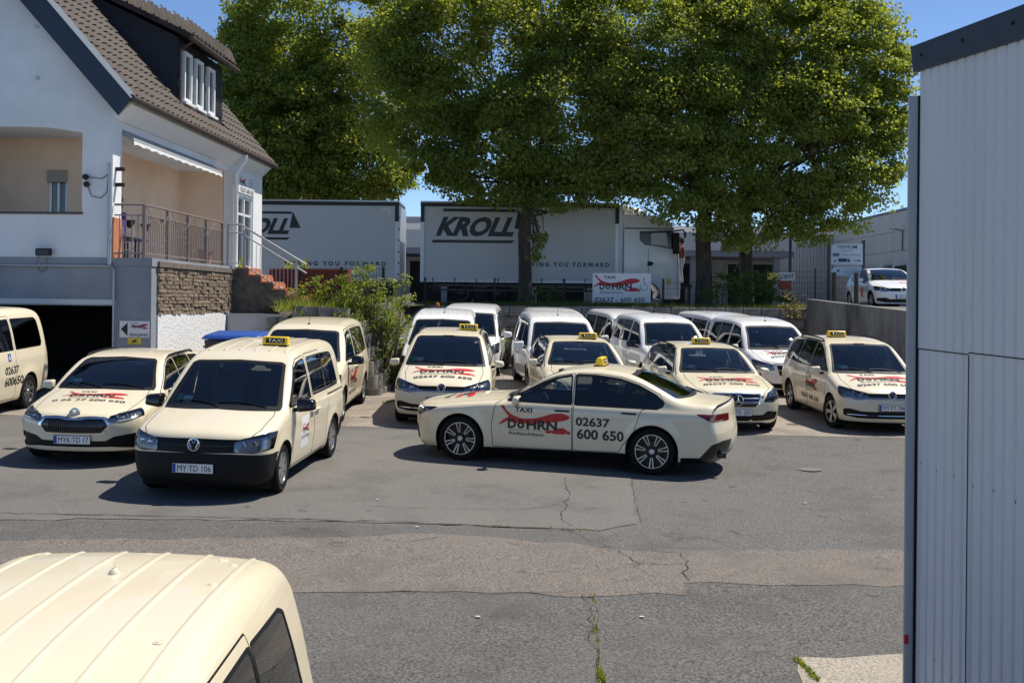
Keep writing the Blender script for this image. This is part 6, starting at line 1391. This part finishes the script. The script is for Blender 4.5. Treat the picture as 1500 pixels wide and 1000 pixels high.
place_car('saloon_taxi', 'saloon', 'cream', 'long cream saloon taxi parked broadside, large logo and phone number on doors', GC, (.90, 18.76), 2.8616, 'taxi', None, (-.52, .0, 0), .0,
    prints=[leftp('door_print', logo(1.08, None, step=.06), .30, .66), leftp('phone_number', [(text2d('02637', .135, .028, .52), 'ink', 1), (shift2(text2d('600 650', .155, .028, .72), .12, -.185), 'ink', 1)], -.60, .735),
            ('bonnet_print', logo(.95, '02637 600 650', step=.06), ((1.62, 0, 1.), (0, 1, 0), (-1, 0, 0), (0, 0, -1)))])
place_car('people_carrier_taxi', 'touran', 'cream', 'cream people carrier taxi parked beside the leafy bush, logo on bonnet, roof sign', GC, (-1.275, 23.91), -1.579, 'taxi', 'MY·TD 52', (-.35, .36, 0), .0, prints=[hoodp(1.15, 1.55, '02637 600 650', .95)])
place_car('people_carrier_taxi', 'touran', 'cream', 'cream people carrier taxi beside the concrete wall, plate MY FT 786', GC, (7.05, 24.43), -1.5176, 'taxi', 'MY·FT 786', (-.45, -.22, 0), .22,
    prints=[hoodp(1.15, 1.55, '02637 600 650', .95), rightp('door_print', [(shift2(g, 0, .1), m, l) for g, m, l in logo(.80, None, True, .06)]+[(shift2(text2d('02637 600 650', .10, .014, 1.15), -.1, -.17), 'ink', 1)], .15, .62)])
place_car('estate_taxi', 'estate', 'cream', 'cream estate taxi with star emblem in wide grille, plate MY TD 200', GC, (3.98, 24.05), -1.4815, 'taxi', 'MY·TD 200', (-.40, -.05, 0), .0, prints=[hoodp(1.08, 1.52, '02637 600 650')])
place_car('estate_taxi', 'estate', 'cream', 'cream taxi hidden behind the broadside saloon, only roof, windscreen and roof sign showing', GC, (1.42, 25.0), -1.48, 'taxi', None, (-.30, .22, 0), .0)
place_car('taxi_minivan', 'citan', 'cream', 'cream high-roof taxi with rod aerial beside the planter wall, black mirrors', GC, (-4.05, 23.6), -1.585, 'taxi', None, None, .05, antenna=(.12, 0, .22),
    prints=[leftp('door_print', logo(.9, '02637 600 650', True, .06), .30, .72)])
place_car('taxi_minibus', 'minibus', 'cream', 'tall cream minibus taxi before the open garage, phone number on its side', GC, (-10.42, 21.55), -1.60, 'taxi', None, None, 0.,
    prints=[leftp('phone_number', [(text2d('02637', .15, .016, .56), 'ink', 1), (shift2(text2d('600650', .16, .016, .74), .09, -.21), 'ink', 1)], -.70, .82), leftp('wheelchair_sign', [(block(.12, .14), 'plate_blue', 0), (text2d('&', .09, .0), 'white_print', 1)], -.62, 1.06)])
fgv = place_car('taxi_minivan', 'caddy', 'cream', 'cream high-roof taxi with stubby aerial parked apart beside the metal shed yard', GC, (-1.90, 4.15), -HP, 'taxi', None, None, 0., antenna=(-1.45, .02, .05), zoff=.06)
place_car('white_minivan', 'caddy', 'white', 'white van with ribbed roof directly behind the people carrier with bonnet logo', GW, (-1.70, 29.3), -1.56, 'van', None, None, 0., mirror_mat='PAINT', antenna=(-.02, 0, .22))
place_car('white_van', 'vito', 'white', 'tall white van with amber roof beacon standing against the block wall', GW, (-1.22, 34.3), -1.60, 'van')
place_car('white_minivan', 'caddy', 'white', 'white van with dark roof rails behind the broadside saloon taxi', GW, (1.12, 29.4), -1.46, 'van', None, None, 0., mirror_mat='PAINT', antenna=(-.02, 0, .30))
place_car('white_van', 'vito', 'white', 'white van wholly behind the van with roof rails, roof and windscreen edge showing', GW, (1.25, 34.6), -1.50, 'van', zoff=-.08)
place_car('white_minivan', 'citan', 'white', 'white van with star grille and red bonnet logo behind the estate taxi', GW, (3.95, 31.0), -1.40, 'van', None, None, 0., prints=[hoodp(1.0, 1.6, '02637 600 650')], antenna=(.1, 0, .06))
place_car('white_van', 'vito', 'white', 'tall white van with dark side windows behind the van with bonnet logo', GW, (3.55, 35.6), -1.40, 'van', zoff=-.08)
place_car('white_minivan', 'citan', 'white', 'white van between estate taxi and people carrier, phone number on bonnet', GW, (6.42, 30.2), -1.42, 'van', 'MY·TD 31', None, 0., mirror_mat='PAINT', prints=[hoodp(1.0, 1.6, '02637 600 650')], antenna=(.1, 0, .20))
place_car('white_van', 'vito', 'white', 'white van behind the van with bonnet phone number, dark rear side window showing', GW, (6.45, 35.2), -1.38, 'van', zoff=-.08)
for rx_, ry_ in ((-1.75, .50), (-1.35, .50), (-.55, .50), (-1.95, -.50), (-1.85, .42)):      # blanking plugs of the roof-rack fixings
    MB().lathe([(.001, .006), (.013, .006), (.015, .003), (.026, .003), (.029, -.004)], 16, 'z', (rx_, ry_, ctype('caddy').topz(rx_, ry_))).build('roof_plug', 'cream', fgv, 0, True)
# ------------------------------------------------------------------ trees, bushes, weeds
def leaf_mat(name, c1, c2, c3, trans=.45):
    m, nt, b = nmat(name); L = nt.links; out = nt.nodes['Material Output']
    ge = nt.nodes.new('ShaderNodeNewGeometry'); r = nt.nodes.new('ShaderNodeValToRGB')
    for e, c in zip((0, 1), (c1, c2)): r.color_ramp.elements[e].color = (*c, 1)
    e = r.color_ramp.elements.new(.85); e.color = (*c2, 1); r.color_ramp.elements[-1].color = (*c3, 1)
    L.new(ge.outputs['Random Per Island'], r.inputs[0]); b.inputs['Roughness'].default_value = .5; b.inputs['Specular IOR Level'].default_value = .35
    L.new(r.outputs[0], b.inputs['Base Color'])
    tl = nt.nodes.new('ShaderNodeBsdfTranslucent'); hs = nt.nodes.new('ShaderNodeMix'); hs.data_type = 'RGBA'; hs.blend_type = 'MULTIPLY'; hs.inputs[0].default_value = 1.; hs.inputs[7].default_value = (2.1, 1.9, .6, 1)
    L.new(r.outputs[0], hs.inputs[6]); L.new(hs.outputs[2], tl.inputs[0])
    mx = nt.nodes.new('ShaderNodeMixShader'); mx.inputs[0].default_value = trans; L.new(b.outputs[0], mx.inputs[1]); L.new(tl.outputs[0], mx.inputs[2]); L.new(mx.outputs[0], out.inputs[0])
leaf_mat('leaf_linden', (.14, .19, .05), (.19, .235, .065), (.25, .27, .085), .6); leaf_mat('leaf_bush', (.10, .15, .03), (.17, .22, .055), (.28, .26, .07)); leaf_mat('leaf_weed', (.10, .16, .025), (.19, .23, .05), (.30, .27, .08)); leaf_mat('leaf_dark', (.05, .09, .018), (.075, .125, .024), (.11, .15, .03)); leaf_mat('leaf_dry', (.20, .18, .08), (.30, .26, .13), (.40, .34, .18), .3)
noisy('bark', (.045, .036, .028), (.09, .075, .058), 9., .95, 1., 25., stretch=(1, 1, .25))
def leaf_cloud(C, S, size, up=.55, droop=.5, aspect=.78):
    """one small folded leaf per centre C, clump centre S gives the outward direction"""
    n = len(C); out = C-S; out /= np.linalg.norm(out, axis=1, keepdims=True)+1e-6
    t = out*.8+rng.normal(0, .6, (n, 3)); t[:, 2] -= droop; t /= np.linalg.norm(t, axis=1, keepdims=True)
    nn = rng.normal(0, .6, (n, 3))+np.array([0, 0, up])+out*.4; nn -= t*(nn*t).sum(1, keepdims=True); nn /= np.linalg.norm(nn, axis=1, keepdims=True)
    b = np.cross(nn, t); s = size*rng.uniform(.65, 1.25, (n, 1))
    V = np.stack([C-t*s*.5, C+b*s*aspect*.5-t*s*.1+nn*s*.06, C+t*s*.55-nn*s*.08, C-b*s*aspect*.5-t*s*.1+nn*s*.06], 1).reshape(-1, 3)
    return V, np.arange(4*n).reshape(-1, 4)
def lobes_to_leaves(lobes, density, size, d0, zr=1., clump=.95, depth=.62, dome=0.):
    """lobes (px, py, r px, [depth offset]); leaves gather in clumps near each lobe's outside"""
    P, Sx = [], []
    for lb in lobes:
        u, v, r = lb[:3]; d = d0+(lb[3] if len(lb) > 3 else 0)+dome*(.9-2.6*v/300); c = np.array(PX(u, v, d)); rm = r*d/F_PX
        cl = min(clump, .5*rm+.12); nc = max(7, int(8.5*rm*rm/(cl*cl))); n = int(density*math.pi*rm*rm*(.4 if v < -50 else 1))
        k = rng.normal(0, 1, (nc, 3)); k /= np.linalg.norm(k, axis=1, keepdims=True); k *= (rng.uniform(.45, 1., (nc, 1))**.4)*rm*np.array([1, depth, zr]); cc = c+k
        i = rng.integers(0, nc, n); q = rng.normal(0, 1, (n, 3)); q /= np.linalg.norm(q, axis=1, keepdims=True); q *= rng.uniform(0, 1, (n, 1))**.42*cl*rng.uniform(.45, 1.3, (nc, 1))[i]; q[:, 2] *= .5
        p = cc[i]+q; p[:, 2] -= .25*np.hypot(q[:, 0], q[:, 1])**1.5
        P.append(p); Sx.append(.5*cc[i]+.5*c)
    return np.concatenate(P), np.concatenate(Sx)
def limb(mb, a, b, r0, r1, n=5, wob=.25):
    a, b = Vector(a), Vector(b); pts = []
    for k in range(n+1):
        t = k/n; p = a.lerp(b, t); w = wob*math.sin(math.pi*t); pts.append(p+Vector((random.gauss(0, w), random.gauss(0, w), random.gauss(0, w*.5)+w*.6)))
    mb.tube(pts, [r0+(r1-r0)*k/n for k in range(n+1)], 8)
def tree(name, base, d, r, lobes, label, dens=250., size=.19, fork=4.2, mtl='leaf_linden', group='lime trees along the fence'):
    x, zb = base; t = empty(name, (x, d, zb)); tag(t, label, 'tree', group)
    P, S = lobes_to_leaves(lobes, dens, size, d, dome=1.); V, Fq = leaf_cloud(P, S, size); V -= np.array([x, d, zb])
    link('crown', mesh_np('crown', V, Fq, smooth=False), mtl, t)
    tr = MB(); top = Vector((random.uniform(-.3, .3), random.uniform(-.2, .2), fork))
    pts = [Vector((0, 0, -.1)), Vector((.02, 0, .25)), Vector((.03, .02, 1.2)), Vector((-.03, .04, 2.6)), top]; tr.tube(pts, [r*1.5, r*1.12, r, r*.92, r*.85], 14)
    for lb in lobes:
        u, v, rp_ = lb[:3]; dd = d+(lb[3] if len(lb) > 3 else 0)+.9-2.6*v/300; c = PX(u, v, dd)-Vector((x, d, zb)); s_ = top+(c-top)*.05; limb(tr, s_, top.lerp(c, .85), r*.42, r*.08, 6, .3)
        for q in range(5):
            e = c+Vector((random.gauss(0, 1), random.gauss(0, 1), random.gauss(0, .7)))*rp_*dd/F_PX*.5; limb(tr, top.lerp(c, random.uniform(.35, .75)), e, r*.14, r*.03, 4, .15)
    tr.build('trunk', 'bark', t, 0, True); return t
tree('lime_tree', (PX(505, 300, 50).x, 2.95), 50, .34, [(465, 40, 125), (395, 120, 85), (430, 200, 105), (530, 130, 105), (352, 75, 34), (345, 160, 38), (545, 235, 58), (480, 250, 60), (400, 255, 62), (575, 262, 26), (355, 30, 30)], 'broad lime tree rising behind the house roof and trailer', 760., .15)
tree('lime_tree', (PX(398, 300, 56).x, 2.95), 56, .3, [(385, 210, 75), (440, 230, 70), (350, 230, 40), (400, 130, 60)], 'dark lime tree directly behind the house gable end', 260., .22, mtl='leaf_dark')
tree('lime_tree', (PX(768, 433, 42.4).x, 2.98), 42.4, .24, [(690, 70, 130), (620, 150, 85), (600, 60, 75), (800, 50, 125), (825, 170, 105), (725, 205, 95), (645, 215, 55), (775, 262, 45), (860, 255, 45), (788, 352, 11, -.3), (784, 376, 8, -.3), (655, 255, 25), (830, 285, 25)], 'lime tree whose trunk stands before the lorry side', 1000., .122, fork=4.4)
tree('lime_tree', (PX(1030, 440, 42.2).x, 2.98), 42.2, .29, [(935, 70, 120), (880, 10, 60), (955, 180, 100), (995, 255, 70), (895, 215, 70), (1030, 60, 100), (1010, 160, 90), (1040, 300, 38)], 'dark-trunked lime tree beside the lorry cab front', 1000., .122, fork=4.0)
tree('lime_tree', (PX(1092, 440, 43.0).x, 2.98), 43.0, .26, [(1120, 60, 130), (1075, 0, 70), (1160, -20, 60), (1215, 100, 105), (1185, 200, 115), (1100, 210, 100), (1262, 180, 62), (1285, 245, 42), (1232, 275, 58), (1190, 325, 34), (1110, 310, 52), (1298, 100, 40), (1250, 10, 60), (1150, 300, 40), (1060, 345, 24, -.4), (1310, 150, 24), (1318, 60, 20)], 'wide lime tree overhanging the direction board', 1000., .122, fork=4.0)
def bush(name, lobes, d, label, cat, mtl, dens=420., size=.085, clump=.25, group=None, stems=10, zb=None, up=.5):
    P, S = lobes_to_leaves(lobes, dens, size, d, 1., clump, .8); c = PX(lobes[0][0], lobes[0][1], d); zb = zb if zb is not None else P[:, 2].min(); o = empty(name, (c.x, c.y, zb)); tag(o, label, cat, group)
    V, Fq = leaf_cloud(P, S, size, up, .3, .6); V -= np.array([c.x, c.y, zb]); link('foliage', mesh_np('foliage', V, Fq, smooth=False), mtl, o)
    st = MB()
    for k in range(stems):
        lb = random.choice(lobes); e = PX(lb[0], lb[1], d+(lb[3] if len(lb) > 3 else 0))-Vector((c.x, c.y, zb)); limb(st, (e.x*.5+random.gauss(0, .1), random.gauss(0, .15), 0), e+Vector((random.gauss(0, .1), 0, .15)), .018, .005, 4, .06)
    st.build('stem', 'bark', o); return o
shoots = [(random.uniform(495, 600), random.uniform(388, 560), random.uniform(6, 13), random.uniform(-.5, .5)) for k in range(26)]
bush('tall_bush', [(545, 432, 24), (562, 458, 28), (525, 464, 26), (572, 492, 22), (548, 508, 32), (558, 542, 30), (548, 574, 22), (572, 565, 18), (512, 445, 18), (532, 395, 9), (590, 440, 9), (600, 436, 6), (515, 420, 12)]+shoots, 27.6, 'tall leafy bush spilling over the planter rings', 'bush', 'leaf_bush', 1150., .07, .17, stems=44, zb=1.0)
bush('yellow_weeds', [(430, 432, 14), (450, 428, 18), (475, 430, 18), (495, 425, 20), (510, 440, 18), (465, 415, 10), (420, 440, 8), (500, 408, 10)], 30.6, 'bright yellow-green weeds growing behind the mesh fence', 'weeds', 'leaf_weed', 900., .07, .18, stems=12)
bush('trailing_weeds', [(520, 470, 14), (535, 480, 14), (505, 462, 10), (548, 520, 10), (545, 560, 10), (540, 582, 8)], 26.9, 'yellow-green weeds hanging between the planter rings', 'weeds', 'leaf_weed', 800., .06, .15, stems=8)
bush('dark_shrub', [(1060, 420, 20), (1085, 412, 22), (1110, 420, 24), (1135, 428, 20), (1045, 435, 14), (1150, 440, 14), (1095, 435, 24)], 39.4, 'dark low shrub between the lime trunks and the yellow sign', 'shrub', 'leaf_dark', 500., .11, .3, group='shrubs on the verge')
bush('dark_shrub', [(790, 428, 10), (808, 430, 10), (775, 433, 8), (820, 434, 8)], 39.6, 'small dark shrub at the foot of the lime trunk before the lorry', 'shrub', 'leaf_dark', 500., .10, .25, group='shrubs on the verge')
bush('dry_shrub', [(1163, 440, 13), (1150, 452, 10), (1168, 455, 10)], 37.4, 'pale dry shrub hanging over the wall corner', 'shrub', 'leaf_dry', 500., .07, .2, group='shrubs on the verge')
bush('wall_shrub', [(738, 497, 9), (742, 515, 9), (735, 485, 6)], 35.5, 'small green shrub between two white vans by the block wall', 'shrub', 'leaf_bush', 700., .07, .2, group='shrubs on the verge', zb=1.15)
# spiky yuccas in the planter box
for px_, py_, d_, lab in ((352, 366, 34., 'spiky yucca in the red planter beside the door'), (448, 374, 34.2, 'spiky yucca at the far end of the red planter'), (425, 372, 34.2, 'grassy plant in the middle of the red planter')):
    c = PX(px_, py_, d_); c.z = 4.02; o = empty('yucca', c); tag(o, lab, 'plant', 'plants in the planter box')
    for k in range(34):
        a = random.uniform(0, 6.28); el = random.uniform(.15, 1.4); ln = random.uniform(.28, .5); dv = Vector((math.cos(a)*math.cos(el), math.sin(a)*math.cos(el), math.sin(el))); sd = Vector((-math.sin(a), math.cos(a), 0))*.016
        q = dv*ln; q.z -= .08*ln*math.cos(el); MB().add([-sd, sd, q*.5+sd*1.1, q*.5-sd*1.1, q], [(0, 1, 2, 3), (3, 2, 4)]).build('leaf', 'leaf_weed', o)
# rough grass along the verge and wall tops
def tufts(name, pts, h, m, label=None):
    V, Fq = [], []
    P = np.array(pts); n = len(P); a = rng.uniform(0, 6.28, n); l = rng.uniform(.5, 1.3, n)*h; w = .009; lean = rng.normal(0, .45, (n, 2))
    s = np.stack([np.cos(a)*w, np.sin(a)*w, 0*a], 1); tip = P+np.stack([lean[:, 0]*l, lean[:, 1]*l, l], 1)
    V = np.stack([P-s, P+s, tip], 1).reshape(-1, 3); return link(name, mesh_np(name, V, np.arange(3*n).reshape(-1, 3), smooth=False), m, None, 'stuff')
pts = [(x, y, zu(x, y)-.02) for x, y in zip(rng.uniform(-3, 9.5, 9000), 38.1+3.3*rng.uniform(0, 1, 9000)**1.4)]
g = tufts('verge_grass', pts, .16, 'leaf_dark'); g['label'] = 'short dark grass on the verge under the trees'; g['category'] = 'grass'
pts = [(x, y, zs(x, y)-.02) for x, y in zip(rng.uniform(-5.6, -3.0, 3500), rng.uniform(27.6, 33, 3500))]
g = tufts('garden_grass', pts, .30, 'leaf_weed'); g['label'] = 'tall yellow-green grass on the garden bank'; g['category'] = 'grass'
pts = []
for (u0, v0, u1, v1, n) in ((868, 870, 880, 1000, 60), (1165, 965, 1200, 1000, 160), (878, 985, 884, 1000, 160), (560, 590, 600, 585, 250), (700, 770, 860, 778, 30)):
    for k in range(n): t = random.random(); p = GP(u0+(u1-u0)*t+random.gauss(0, 2), v0+(v1-v0)*t+random.gauss(0, 1)); pts.append(tuple(p+Vector((0, 0, .008))))
g = tufts('crack_grass', pts, .035, 'leaf_weed'); g['label'] = 'short grass growing out of cracks in the asphalt'; g['category'] = 'grass'
lt = [(x, 8.45+random.gauss(0, .1), 3.05) for x in ()]
# ------------------------------------------------------------------ white hatchback on the upper road
place_car('hatchback', 'hatchback', 'white', 'white hatchback with orange bonnet emblem on the raised road beside the wall', None, (12.95, 41.0), -HP, 'car', 'MY·C 6', None, 0., prints=[('bonnet_print', [(poly2d([(-.16, -.09), (.16, -.09), (.16, .09), (-.16, .09)], .05), 'logo_orange', 1), (text2d('DRK', .08, .01, .22), 'white_print', 2)], ((1.35, .25, 1.), (0, 1, 0), (-1, 0, 0), (0, 0, -1))), rightp('door_print', [(poly2d([(-.14, -.16), (.14, -.16), (.14, .16), (-.14, .16)], .05), 'logo_orange', 1)], .3, .6)], zoff=3.02, slope=False)
# amber beacon on the tall van
bc = MB().lathe([(.05, 0), (.055, .03), (.05, .1), (.001, .12)], 14, 'z', tuple(PX(641, 449, 34.9))).build('roof_beacon', 'amber', None, 0, True); tag(bc, 'small amber beacon on the roof of the tall white van', 'beacon')
# ------------------------------------------------------------------ person on the step at the lorry's front
def person(loc, rz):
    root = empty('person', loc, rz); tag(root, 'person in a dull red top and pale trousers at the lorry front', 'person')
    J = {'hip': (0, 0, .95), 'belly': (0, 0, 1.08), 'chest': (.01, 0, 1.30), 'neck': (.03, 0, 1.48), 'head': (.05, 0, 1.60), 'crown': (.05, 0, 1.72),
         'hl': (0, .10, .90), 'kl': (.05, .11, .50), 'al': (-.02, .11, .09), 'tl': (.13, .12, .04), 'hr': (0, -.10, .90), 'kr': (.09, -.11, .51), 'ar': (.03, -.11, .09), 'tr': (.18, -.12, .04),
         'sl': (.01, .18, 1.42), 'el': (.14, .24, 1.20), 'wl': (.36, .20, 1.27), 'pl': (.44, .19, 1.29), 'sr': (.01, -.18, 1.42), 'er': (.12, -.25, 1.18), 'wr': (.34, -.20, 1.24), 'pr': (.42, -.19, 1.26)}
    rad = dict(hip=(.15, .12), belly=(.14, .11), chest=(.16, .12), neck=(.055, .055), head=(.085, .10), crown=(.06, .07), hl=(.09, .09), kl=(.06, .06), al=(.042, .042), tl=(.035, .03), hr=(.09, .09), kr=(.06, .06), ar=(.042, .042), tr=(.035, .03), sl=(.06, .06), el=(.043, .043), wl=(.03, .03), pl=(.035, .02), sr=(.06, .06), er=(.043, .043), wr=(.03, .03), pr=(.035, .02))
    ks = list(J); E_ = [('hip', 'belly'), ('belly', 'chest'), ('chest', 'neck'), ('neck', 'head'), ('head', 'crown'), ('hip', 'hl'), ('hl', 'kl'), ('kl', 'al'), ('al', 'tl'), ('hip', 'hr'), ('hr', 'kr'), ('kr', 'ar'), ('ar', 'tr'), ('chest', 'sl'), ('sl', 'el'), ('el', 'wl'), ('wl', 'pl'), ('chest', 'sr'), ('sr', 'er'), ('er', 'wr'), ('wr', 'pr')]
    for s_, w_ in ((1, 'l'), (-1, 'r')):
        base = Vector(J['p'+w_])
        for f in range(4):
            a = base+Vector((.03, (-.03+.02*f)*1, .01)); b = a+Vector((.04, 0, -.005)); c_ = b+Vector((.02, 0, -.03-.004*f))
            for nm, p, r_ in ((f'f{w_}{f}a', a, .011), (f'f{w_}{f}b', b, .009), (f'f{w_}{f}c', c_, .008)): J[nm] = tuple(p); rad[nm] = (r_, r_); ks.append(nm)
            E_ += [('p'+w_, f'f{w_}{f}a'), (f'f{w_}{f}a', f'f{w_}{f}b'), (f'f{w_}{f}b', f'f{w_}{f}c')]
        t0 = base+Vector((-.02, -.045*s_, .0)); t1 = t0+Vector((.04, -.02*s_, -.01))
        for nm, p in ((f't{w_}a', t0), (f't{w_}b', t1)): J[nm] = tuple(p); rad[nm] = (.010, .010); ks.append(nm)
        E_ += [('w'+w_, f't{w_}a'), (f't{w_}a', f't{w_}b')]
    me = bpy.data.meshes.new('body'); me.from_pydata([J[k] for k in ks], [(ks.index(a), ks.index(b)) for a, b in E_], [])
    o = bpy.data.objects.new('body', me); col.objects.link(o); o.parent = root
    sk_ = o.modifiers.new('skin', 'SKIN'); o.modifiers.new('sub', 'SUBSURF').levels = 2; o.modifiers['sub'].render_levels = 2
    for i, k in enumerate(ks): me.skin_vertices[0].data[i].radius = rad[k]; me.skin_vertices[0].data[i].use_root = (k == 'hip')
    sk_.use_smooth_shade = True
    m, nt, b = nmat('person_body'); L = nt.links; tc = nt.nodes.new('ShaderNodeTexCoord'); sx_ = nt.nodes.new('ShaderNodeSeparateXYZ'); L.new(tc.outputs['Object'], sx_.inputs[0])
    r = nt.nodes.new('ShaderNodeValToRGB'); r.color_ramp.interpolation = 'CONSTANT'; cr = r.color_ramp; cr.elements[0].color = (.05, .04, .035, 1); cr.elements[1].position = .07/2; cr.elements[1].color = (.42, .45, .46, 1)
    for pos, c in ((.99/2, (.20, .075, .06)), (1.49/2, (.42, .25, .17))): e = cr.elements.new(pos); e.color = (*c, 1)
    mu = nt.nodes.new('ShaderNodeMath'); mu.operation = 'MULTIPLY'; mu.inputs[1].default_value = .5; L.new(sx_.outputs['Z'], mu.inputs[0]); L.new(mu.outputs[0], r.inputs[0]); L.new(r.outputs[0], b.inputs['Base Color']); b.inputs['Roughness'].default_value = .8
    me.materials.append(m)
    h = MB().lathe([(.001, 1.79), (.06, 1.78), (.105, 1.72), (.112, 1.64), (.10, 1.58), (.085, 1.55)], 16, 'z', (.03, 0, 0)).build('hair', mat('hair', (.012, .009, .008), .7), root, 0, True)
    for s_ in (1, -1): MB().lathe([(.001, .008), (.012, .004), (.001, -.004)], 8, 'x', (.148, .035*s_, 1.635)).build('eye', 'ink', root)
    MB().tube([(.14, 0, 1.64), (.17, 0, 1.60), (.15, 0, 1.59)], [.01, .016, .012], 6).build('nose', mat('skin', (.42, .25, .17), .6), root)
    return root
pz = PX(999, 349, 43.4); person((pz.x+.12, 44.2, pz.z-1.70), math.pi)
stp2 = MB().box((pz.x-.25, 43.8, pz.z-1.80), (pz.x+.45, 44.7, pz.z-1.703)).box((pz.x-.2, 43.85, 2.98), (pz.x-.12, 44.65, pz.z-1.801)).box((pz.x+.32, 43.85, 2.98), (pz.x+.40, 44.65, pz.z-1.801)).build('working_platform', 'chassis'); tag(stp2, 'low dark working platform at the lorry front', 'platform')
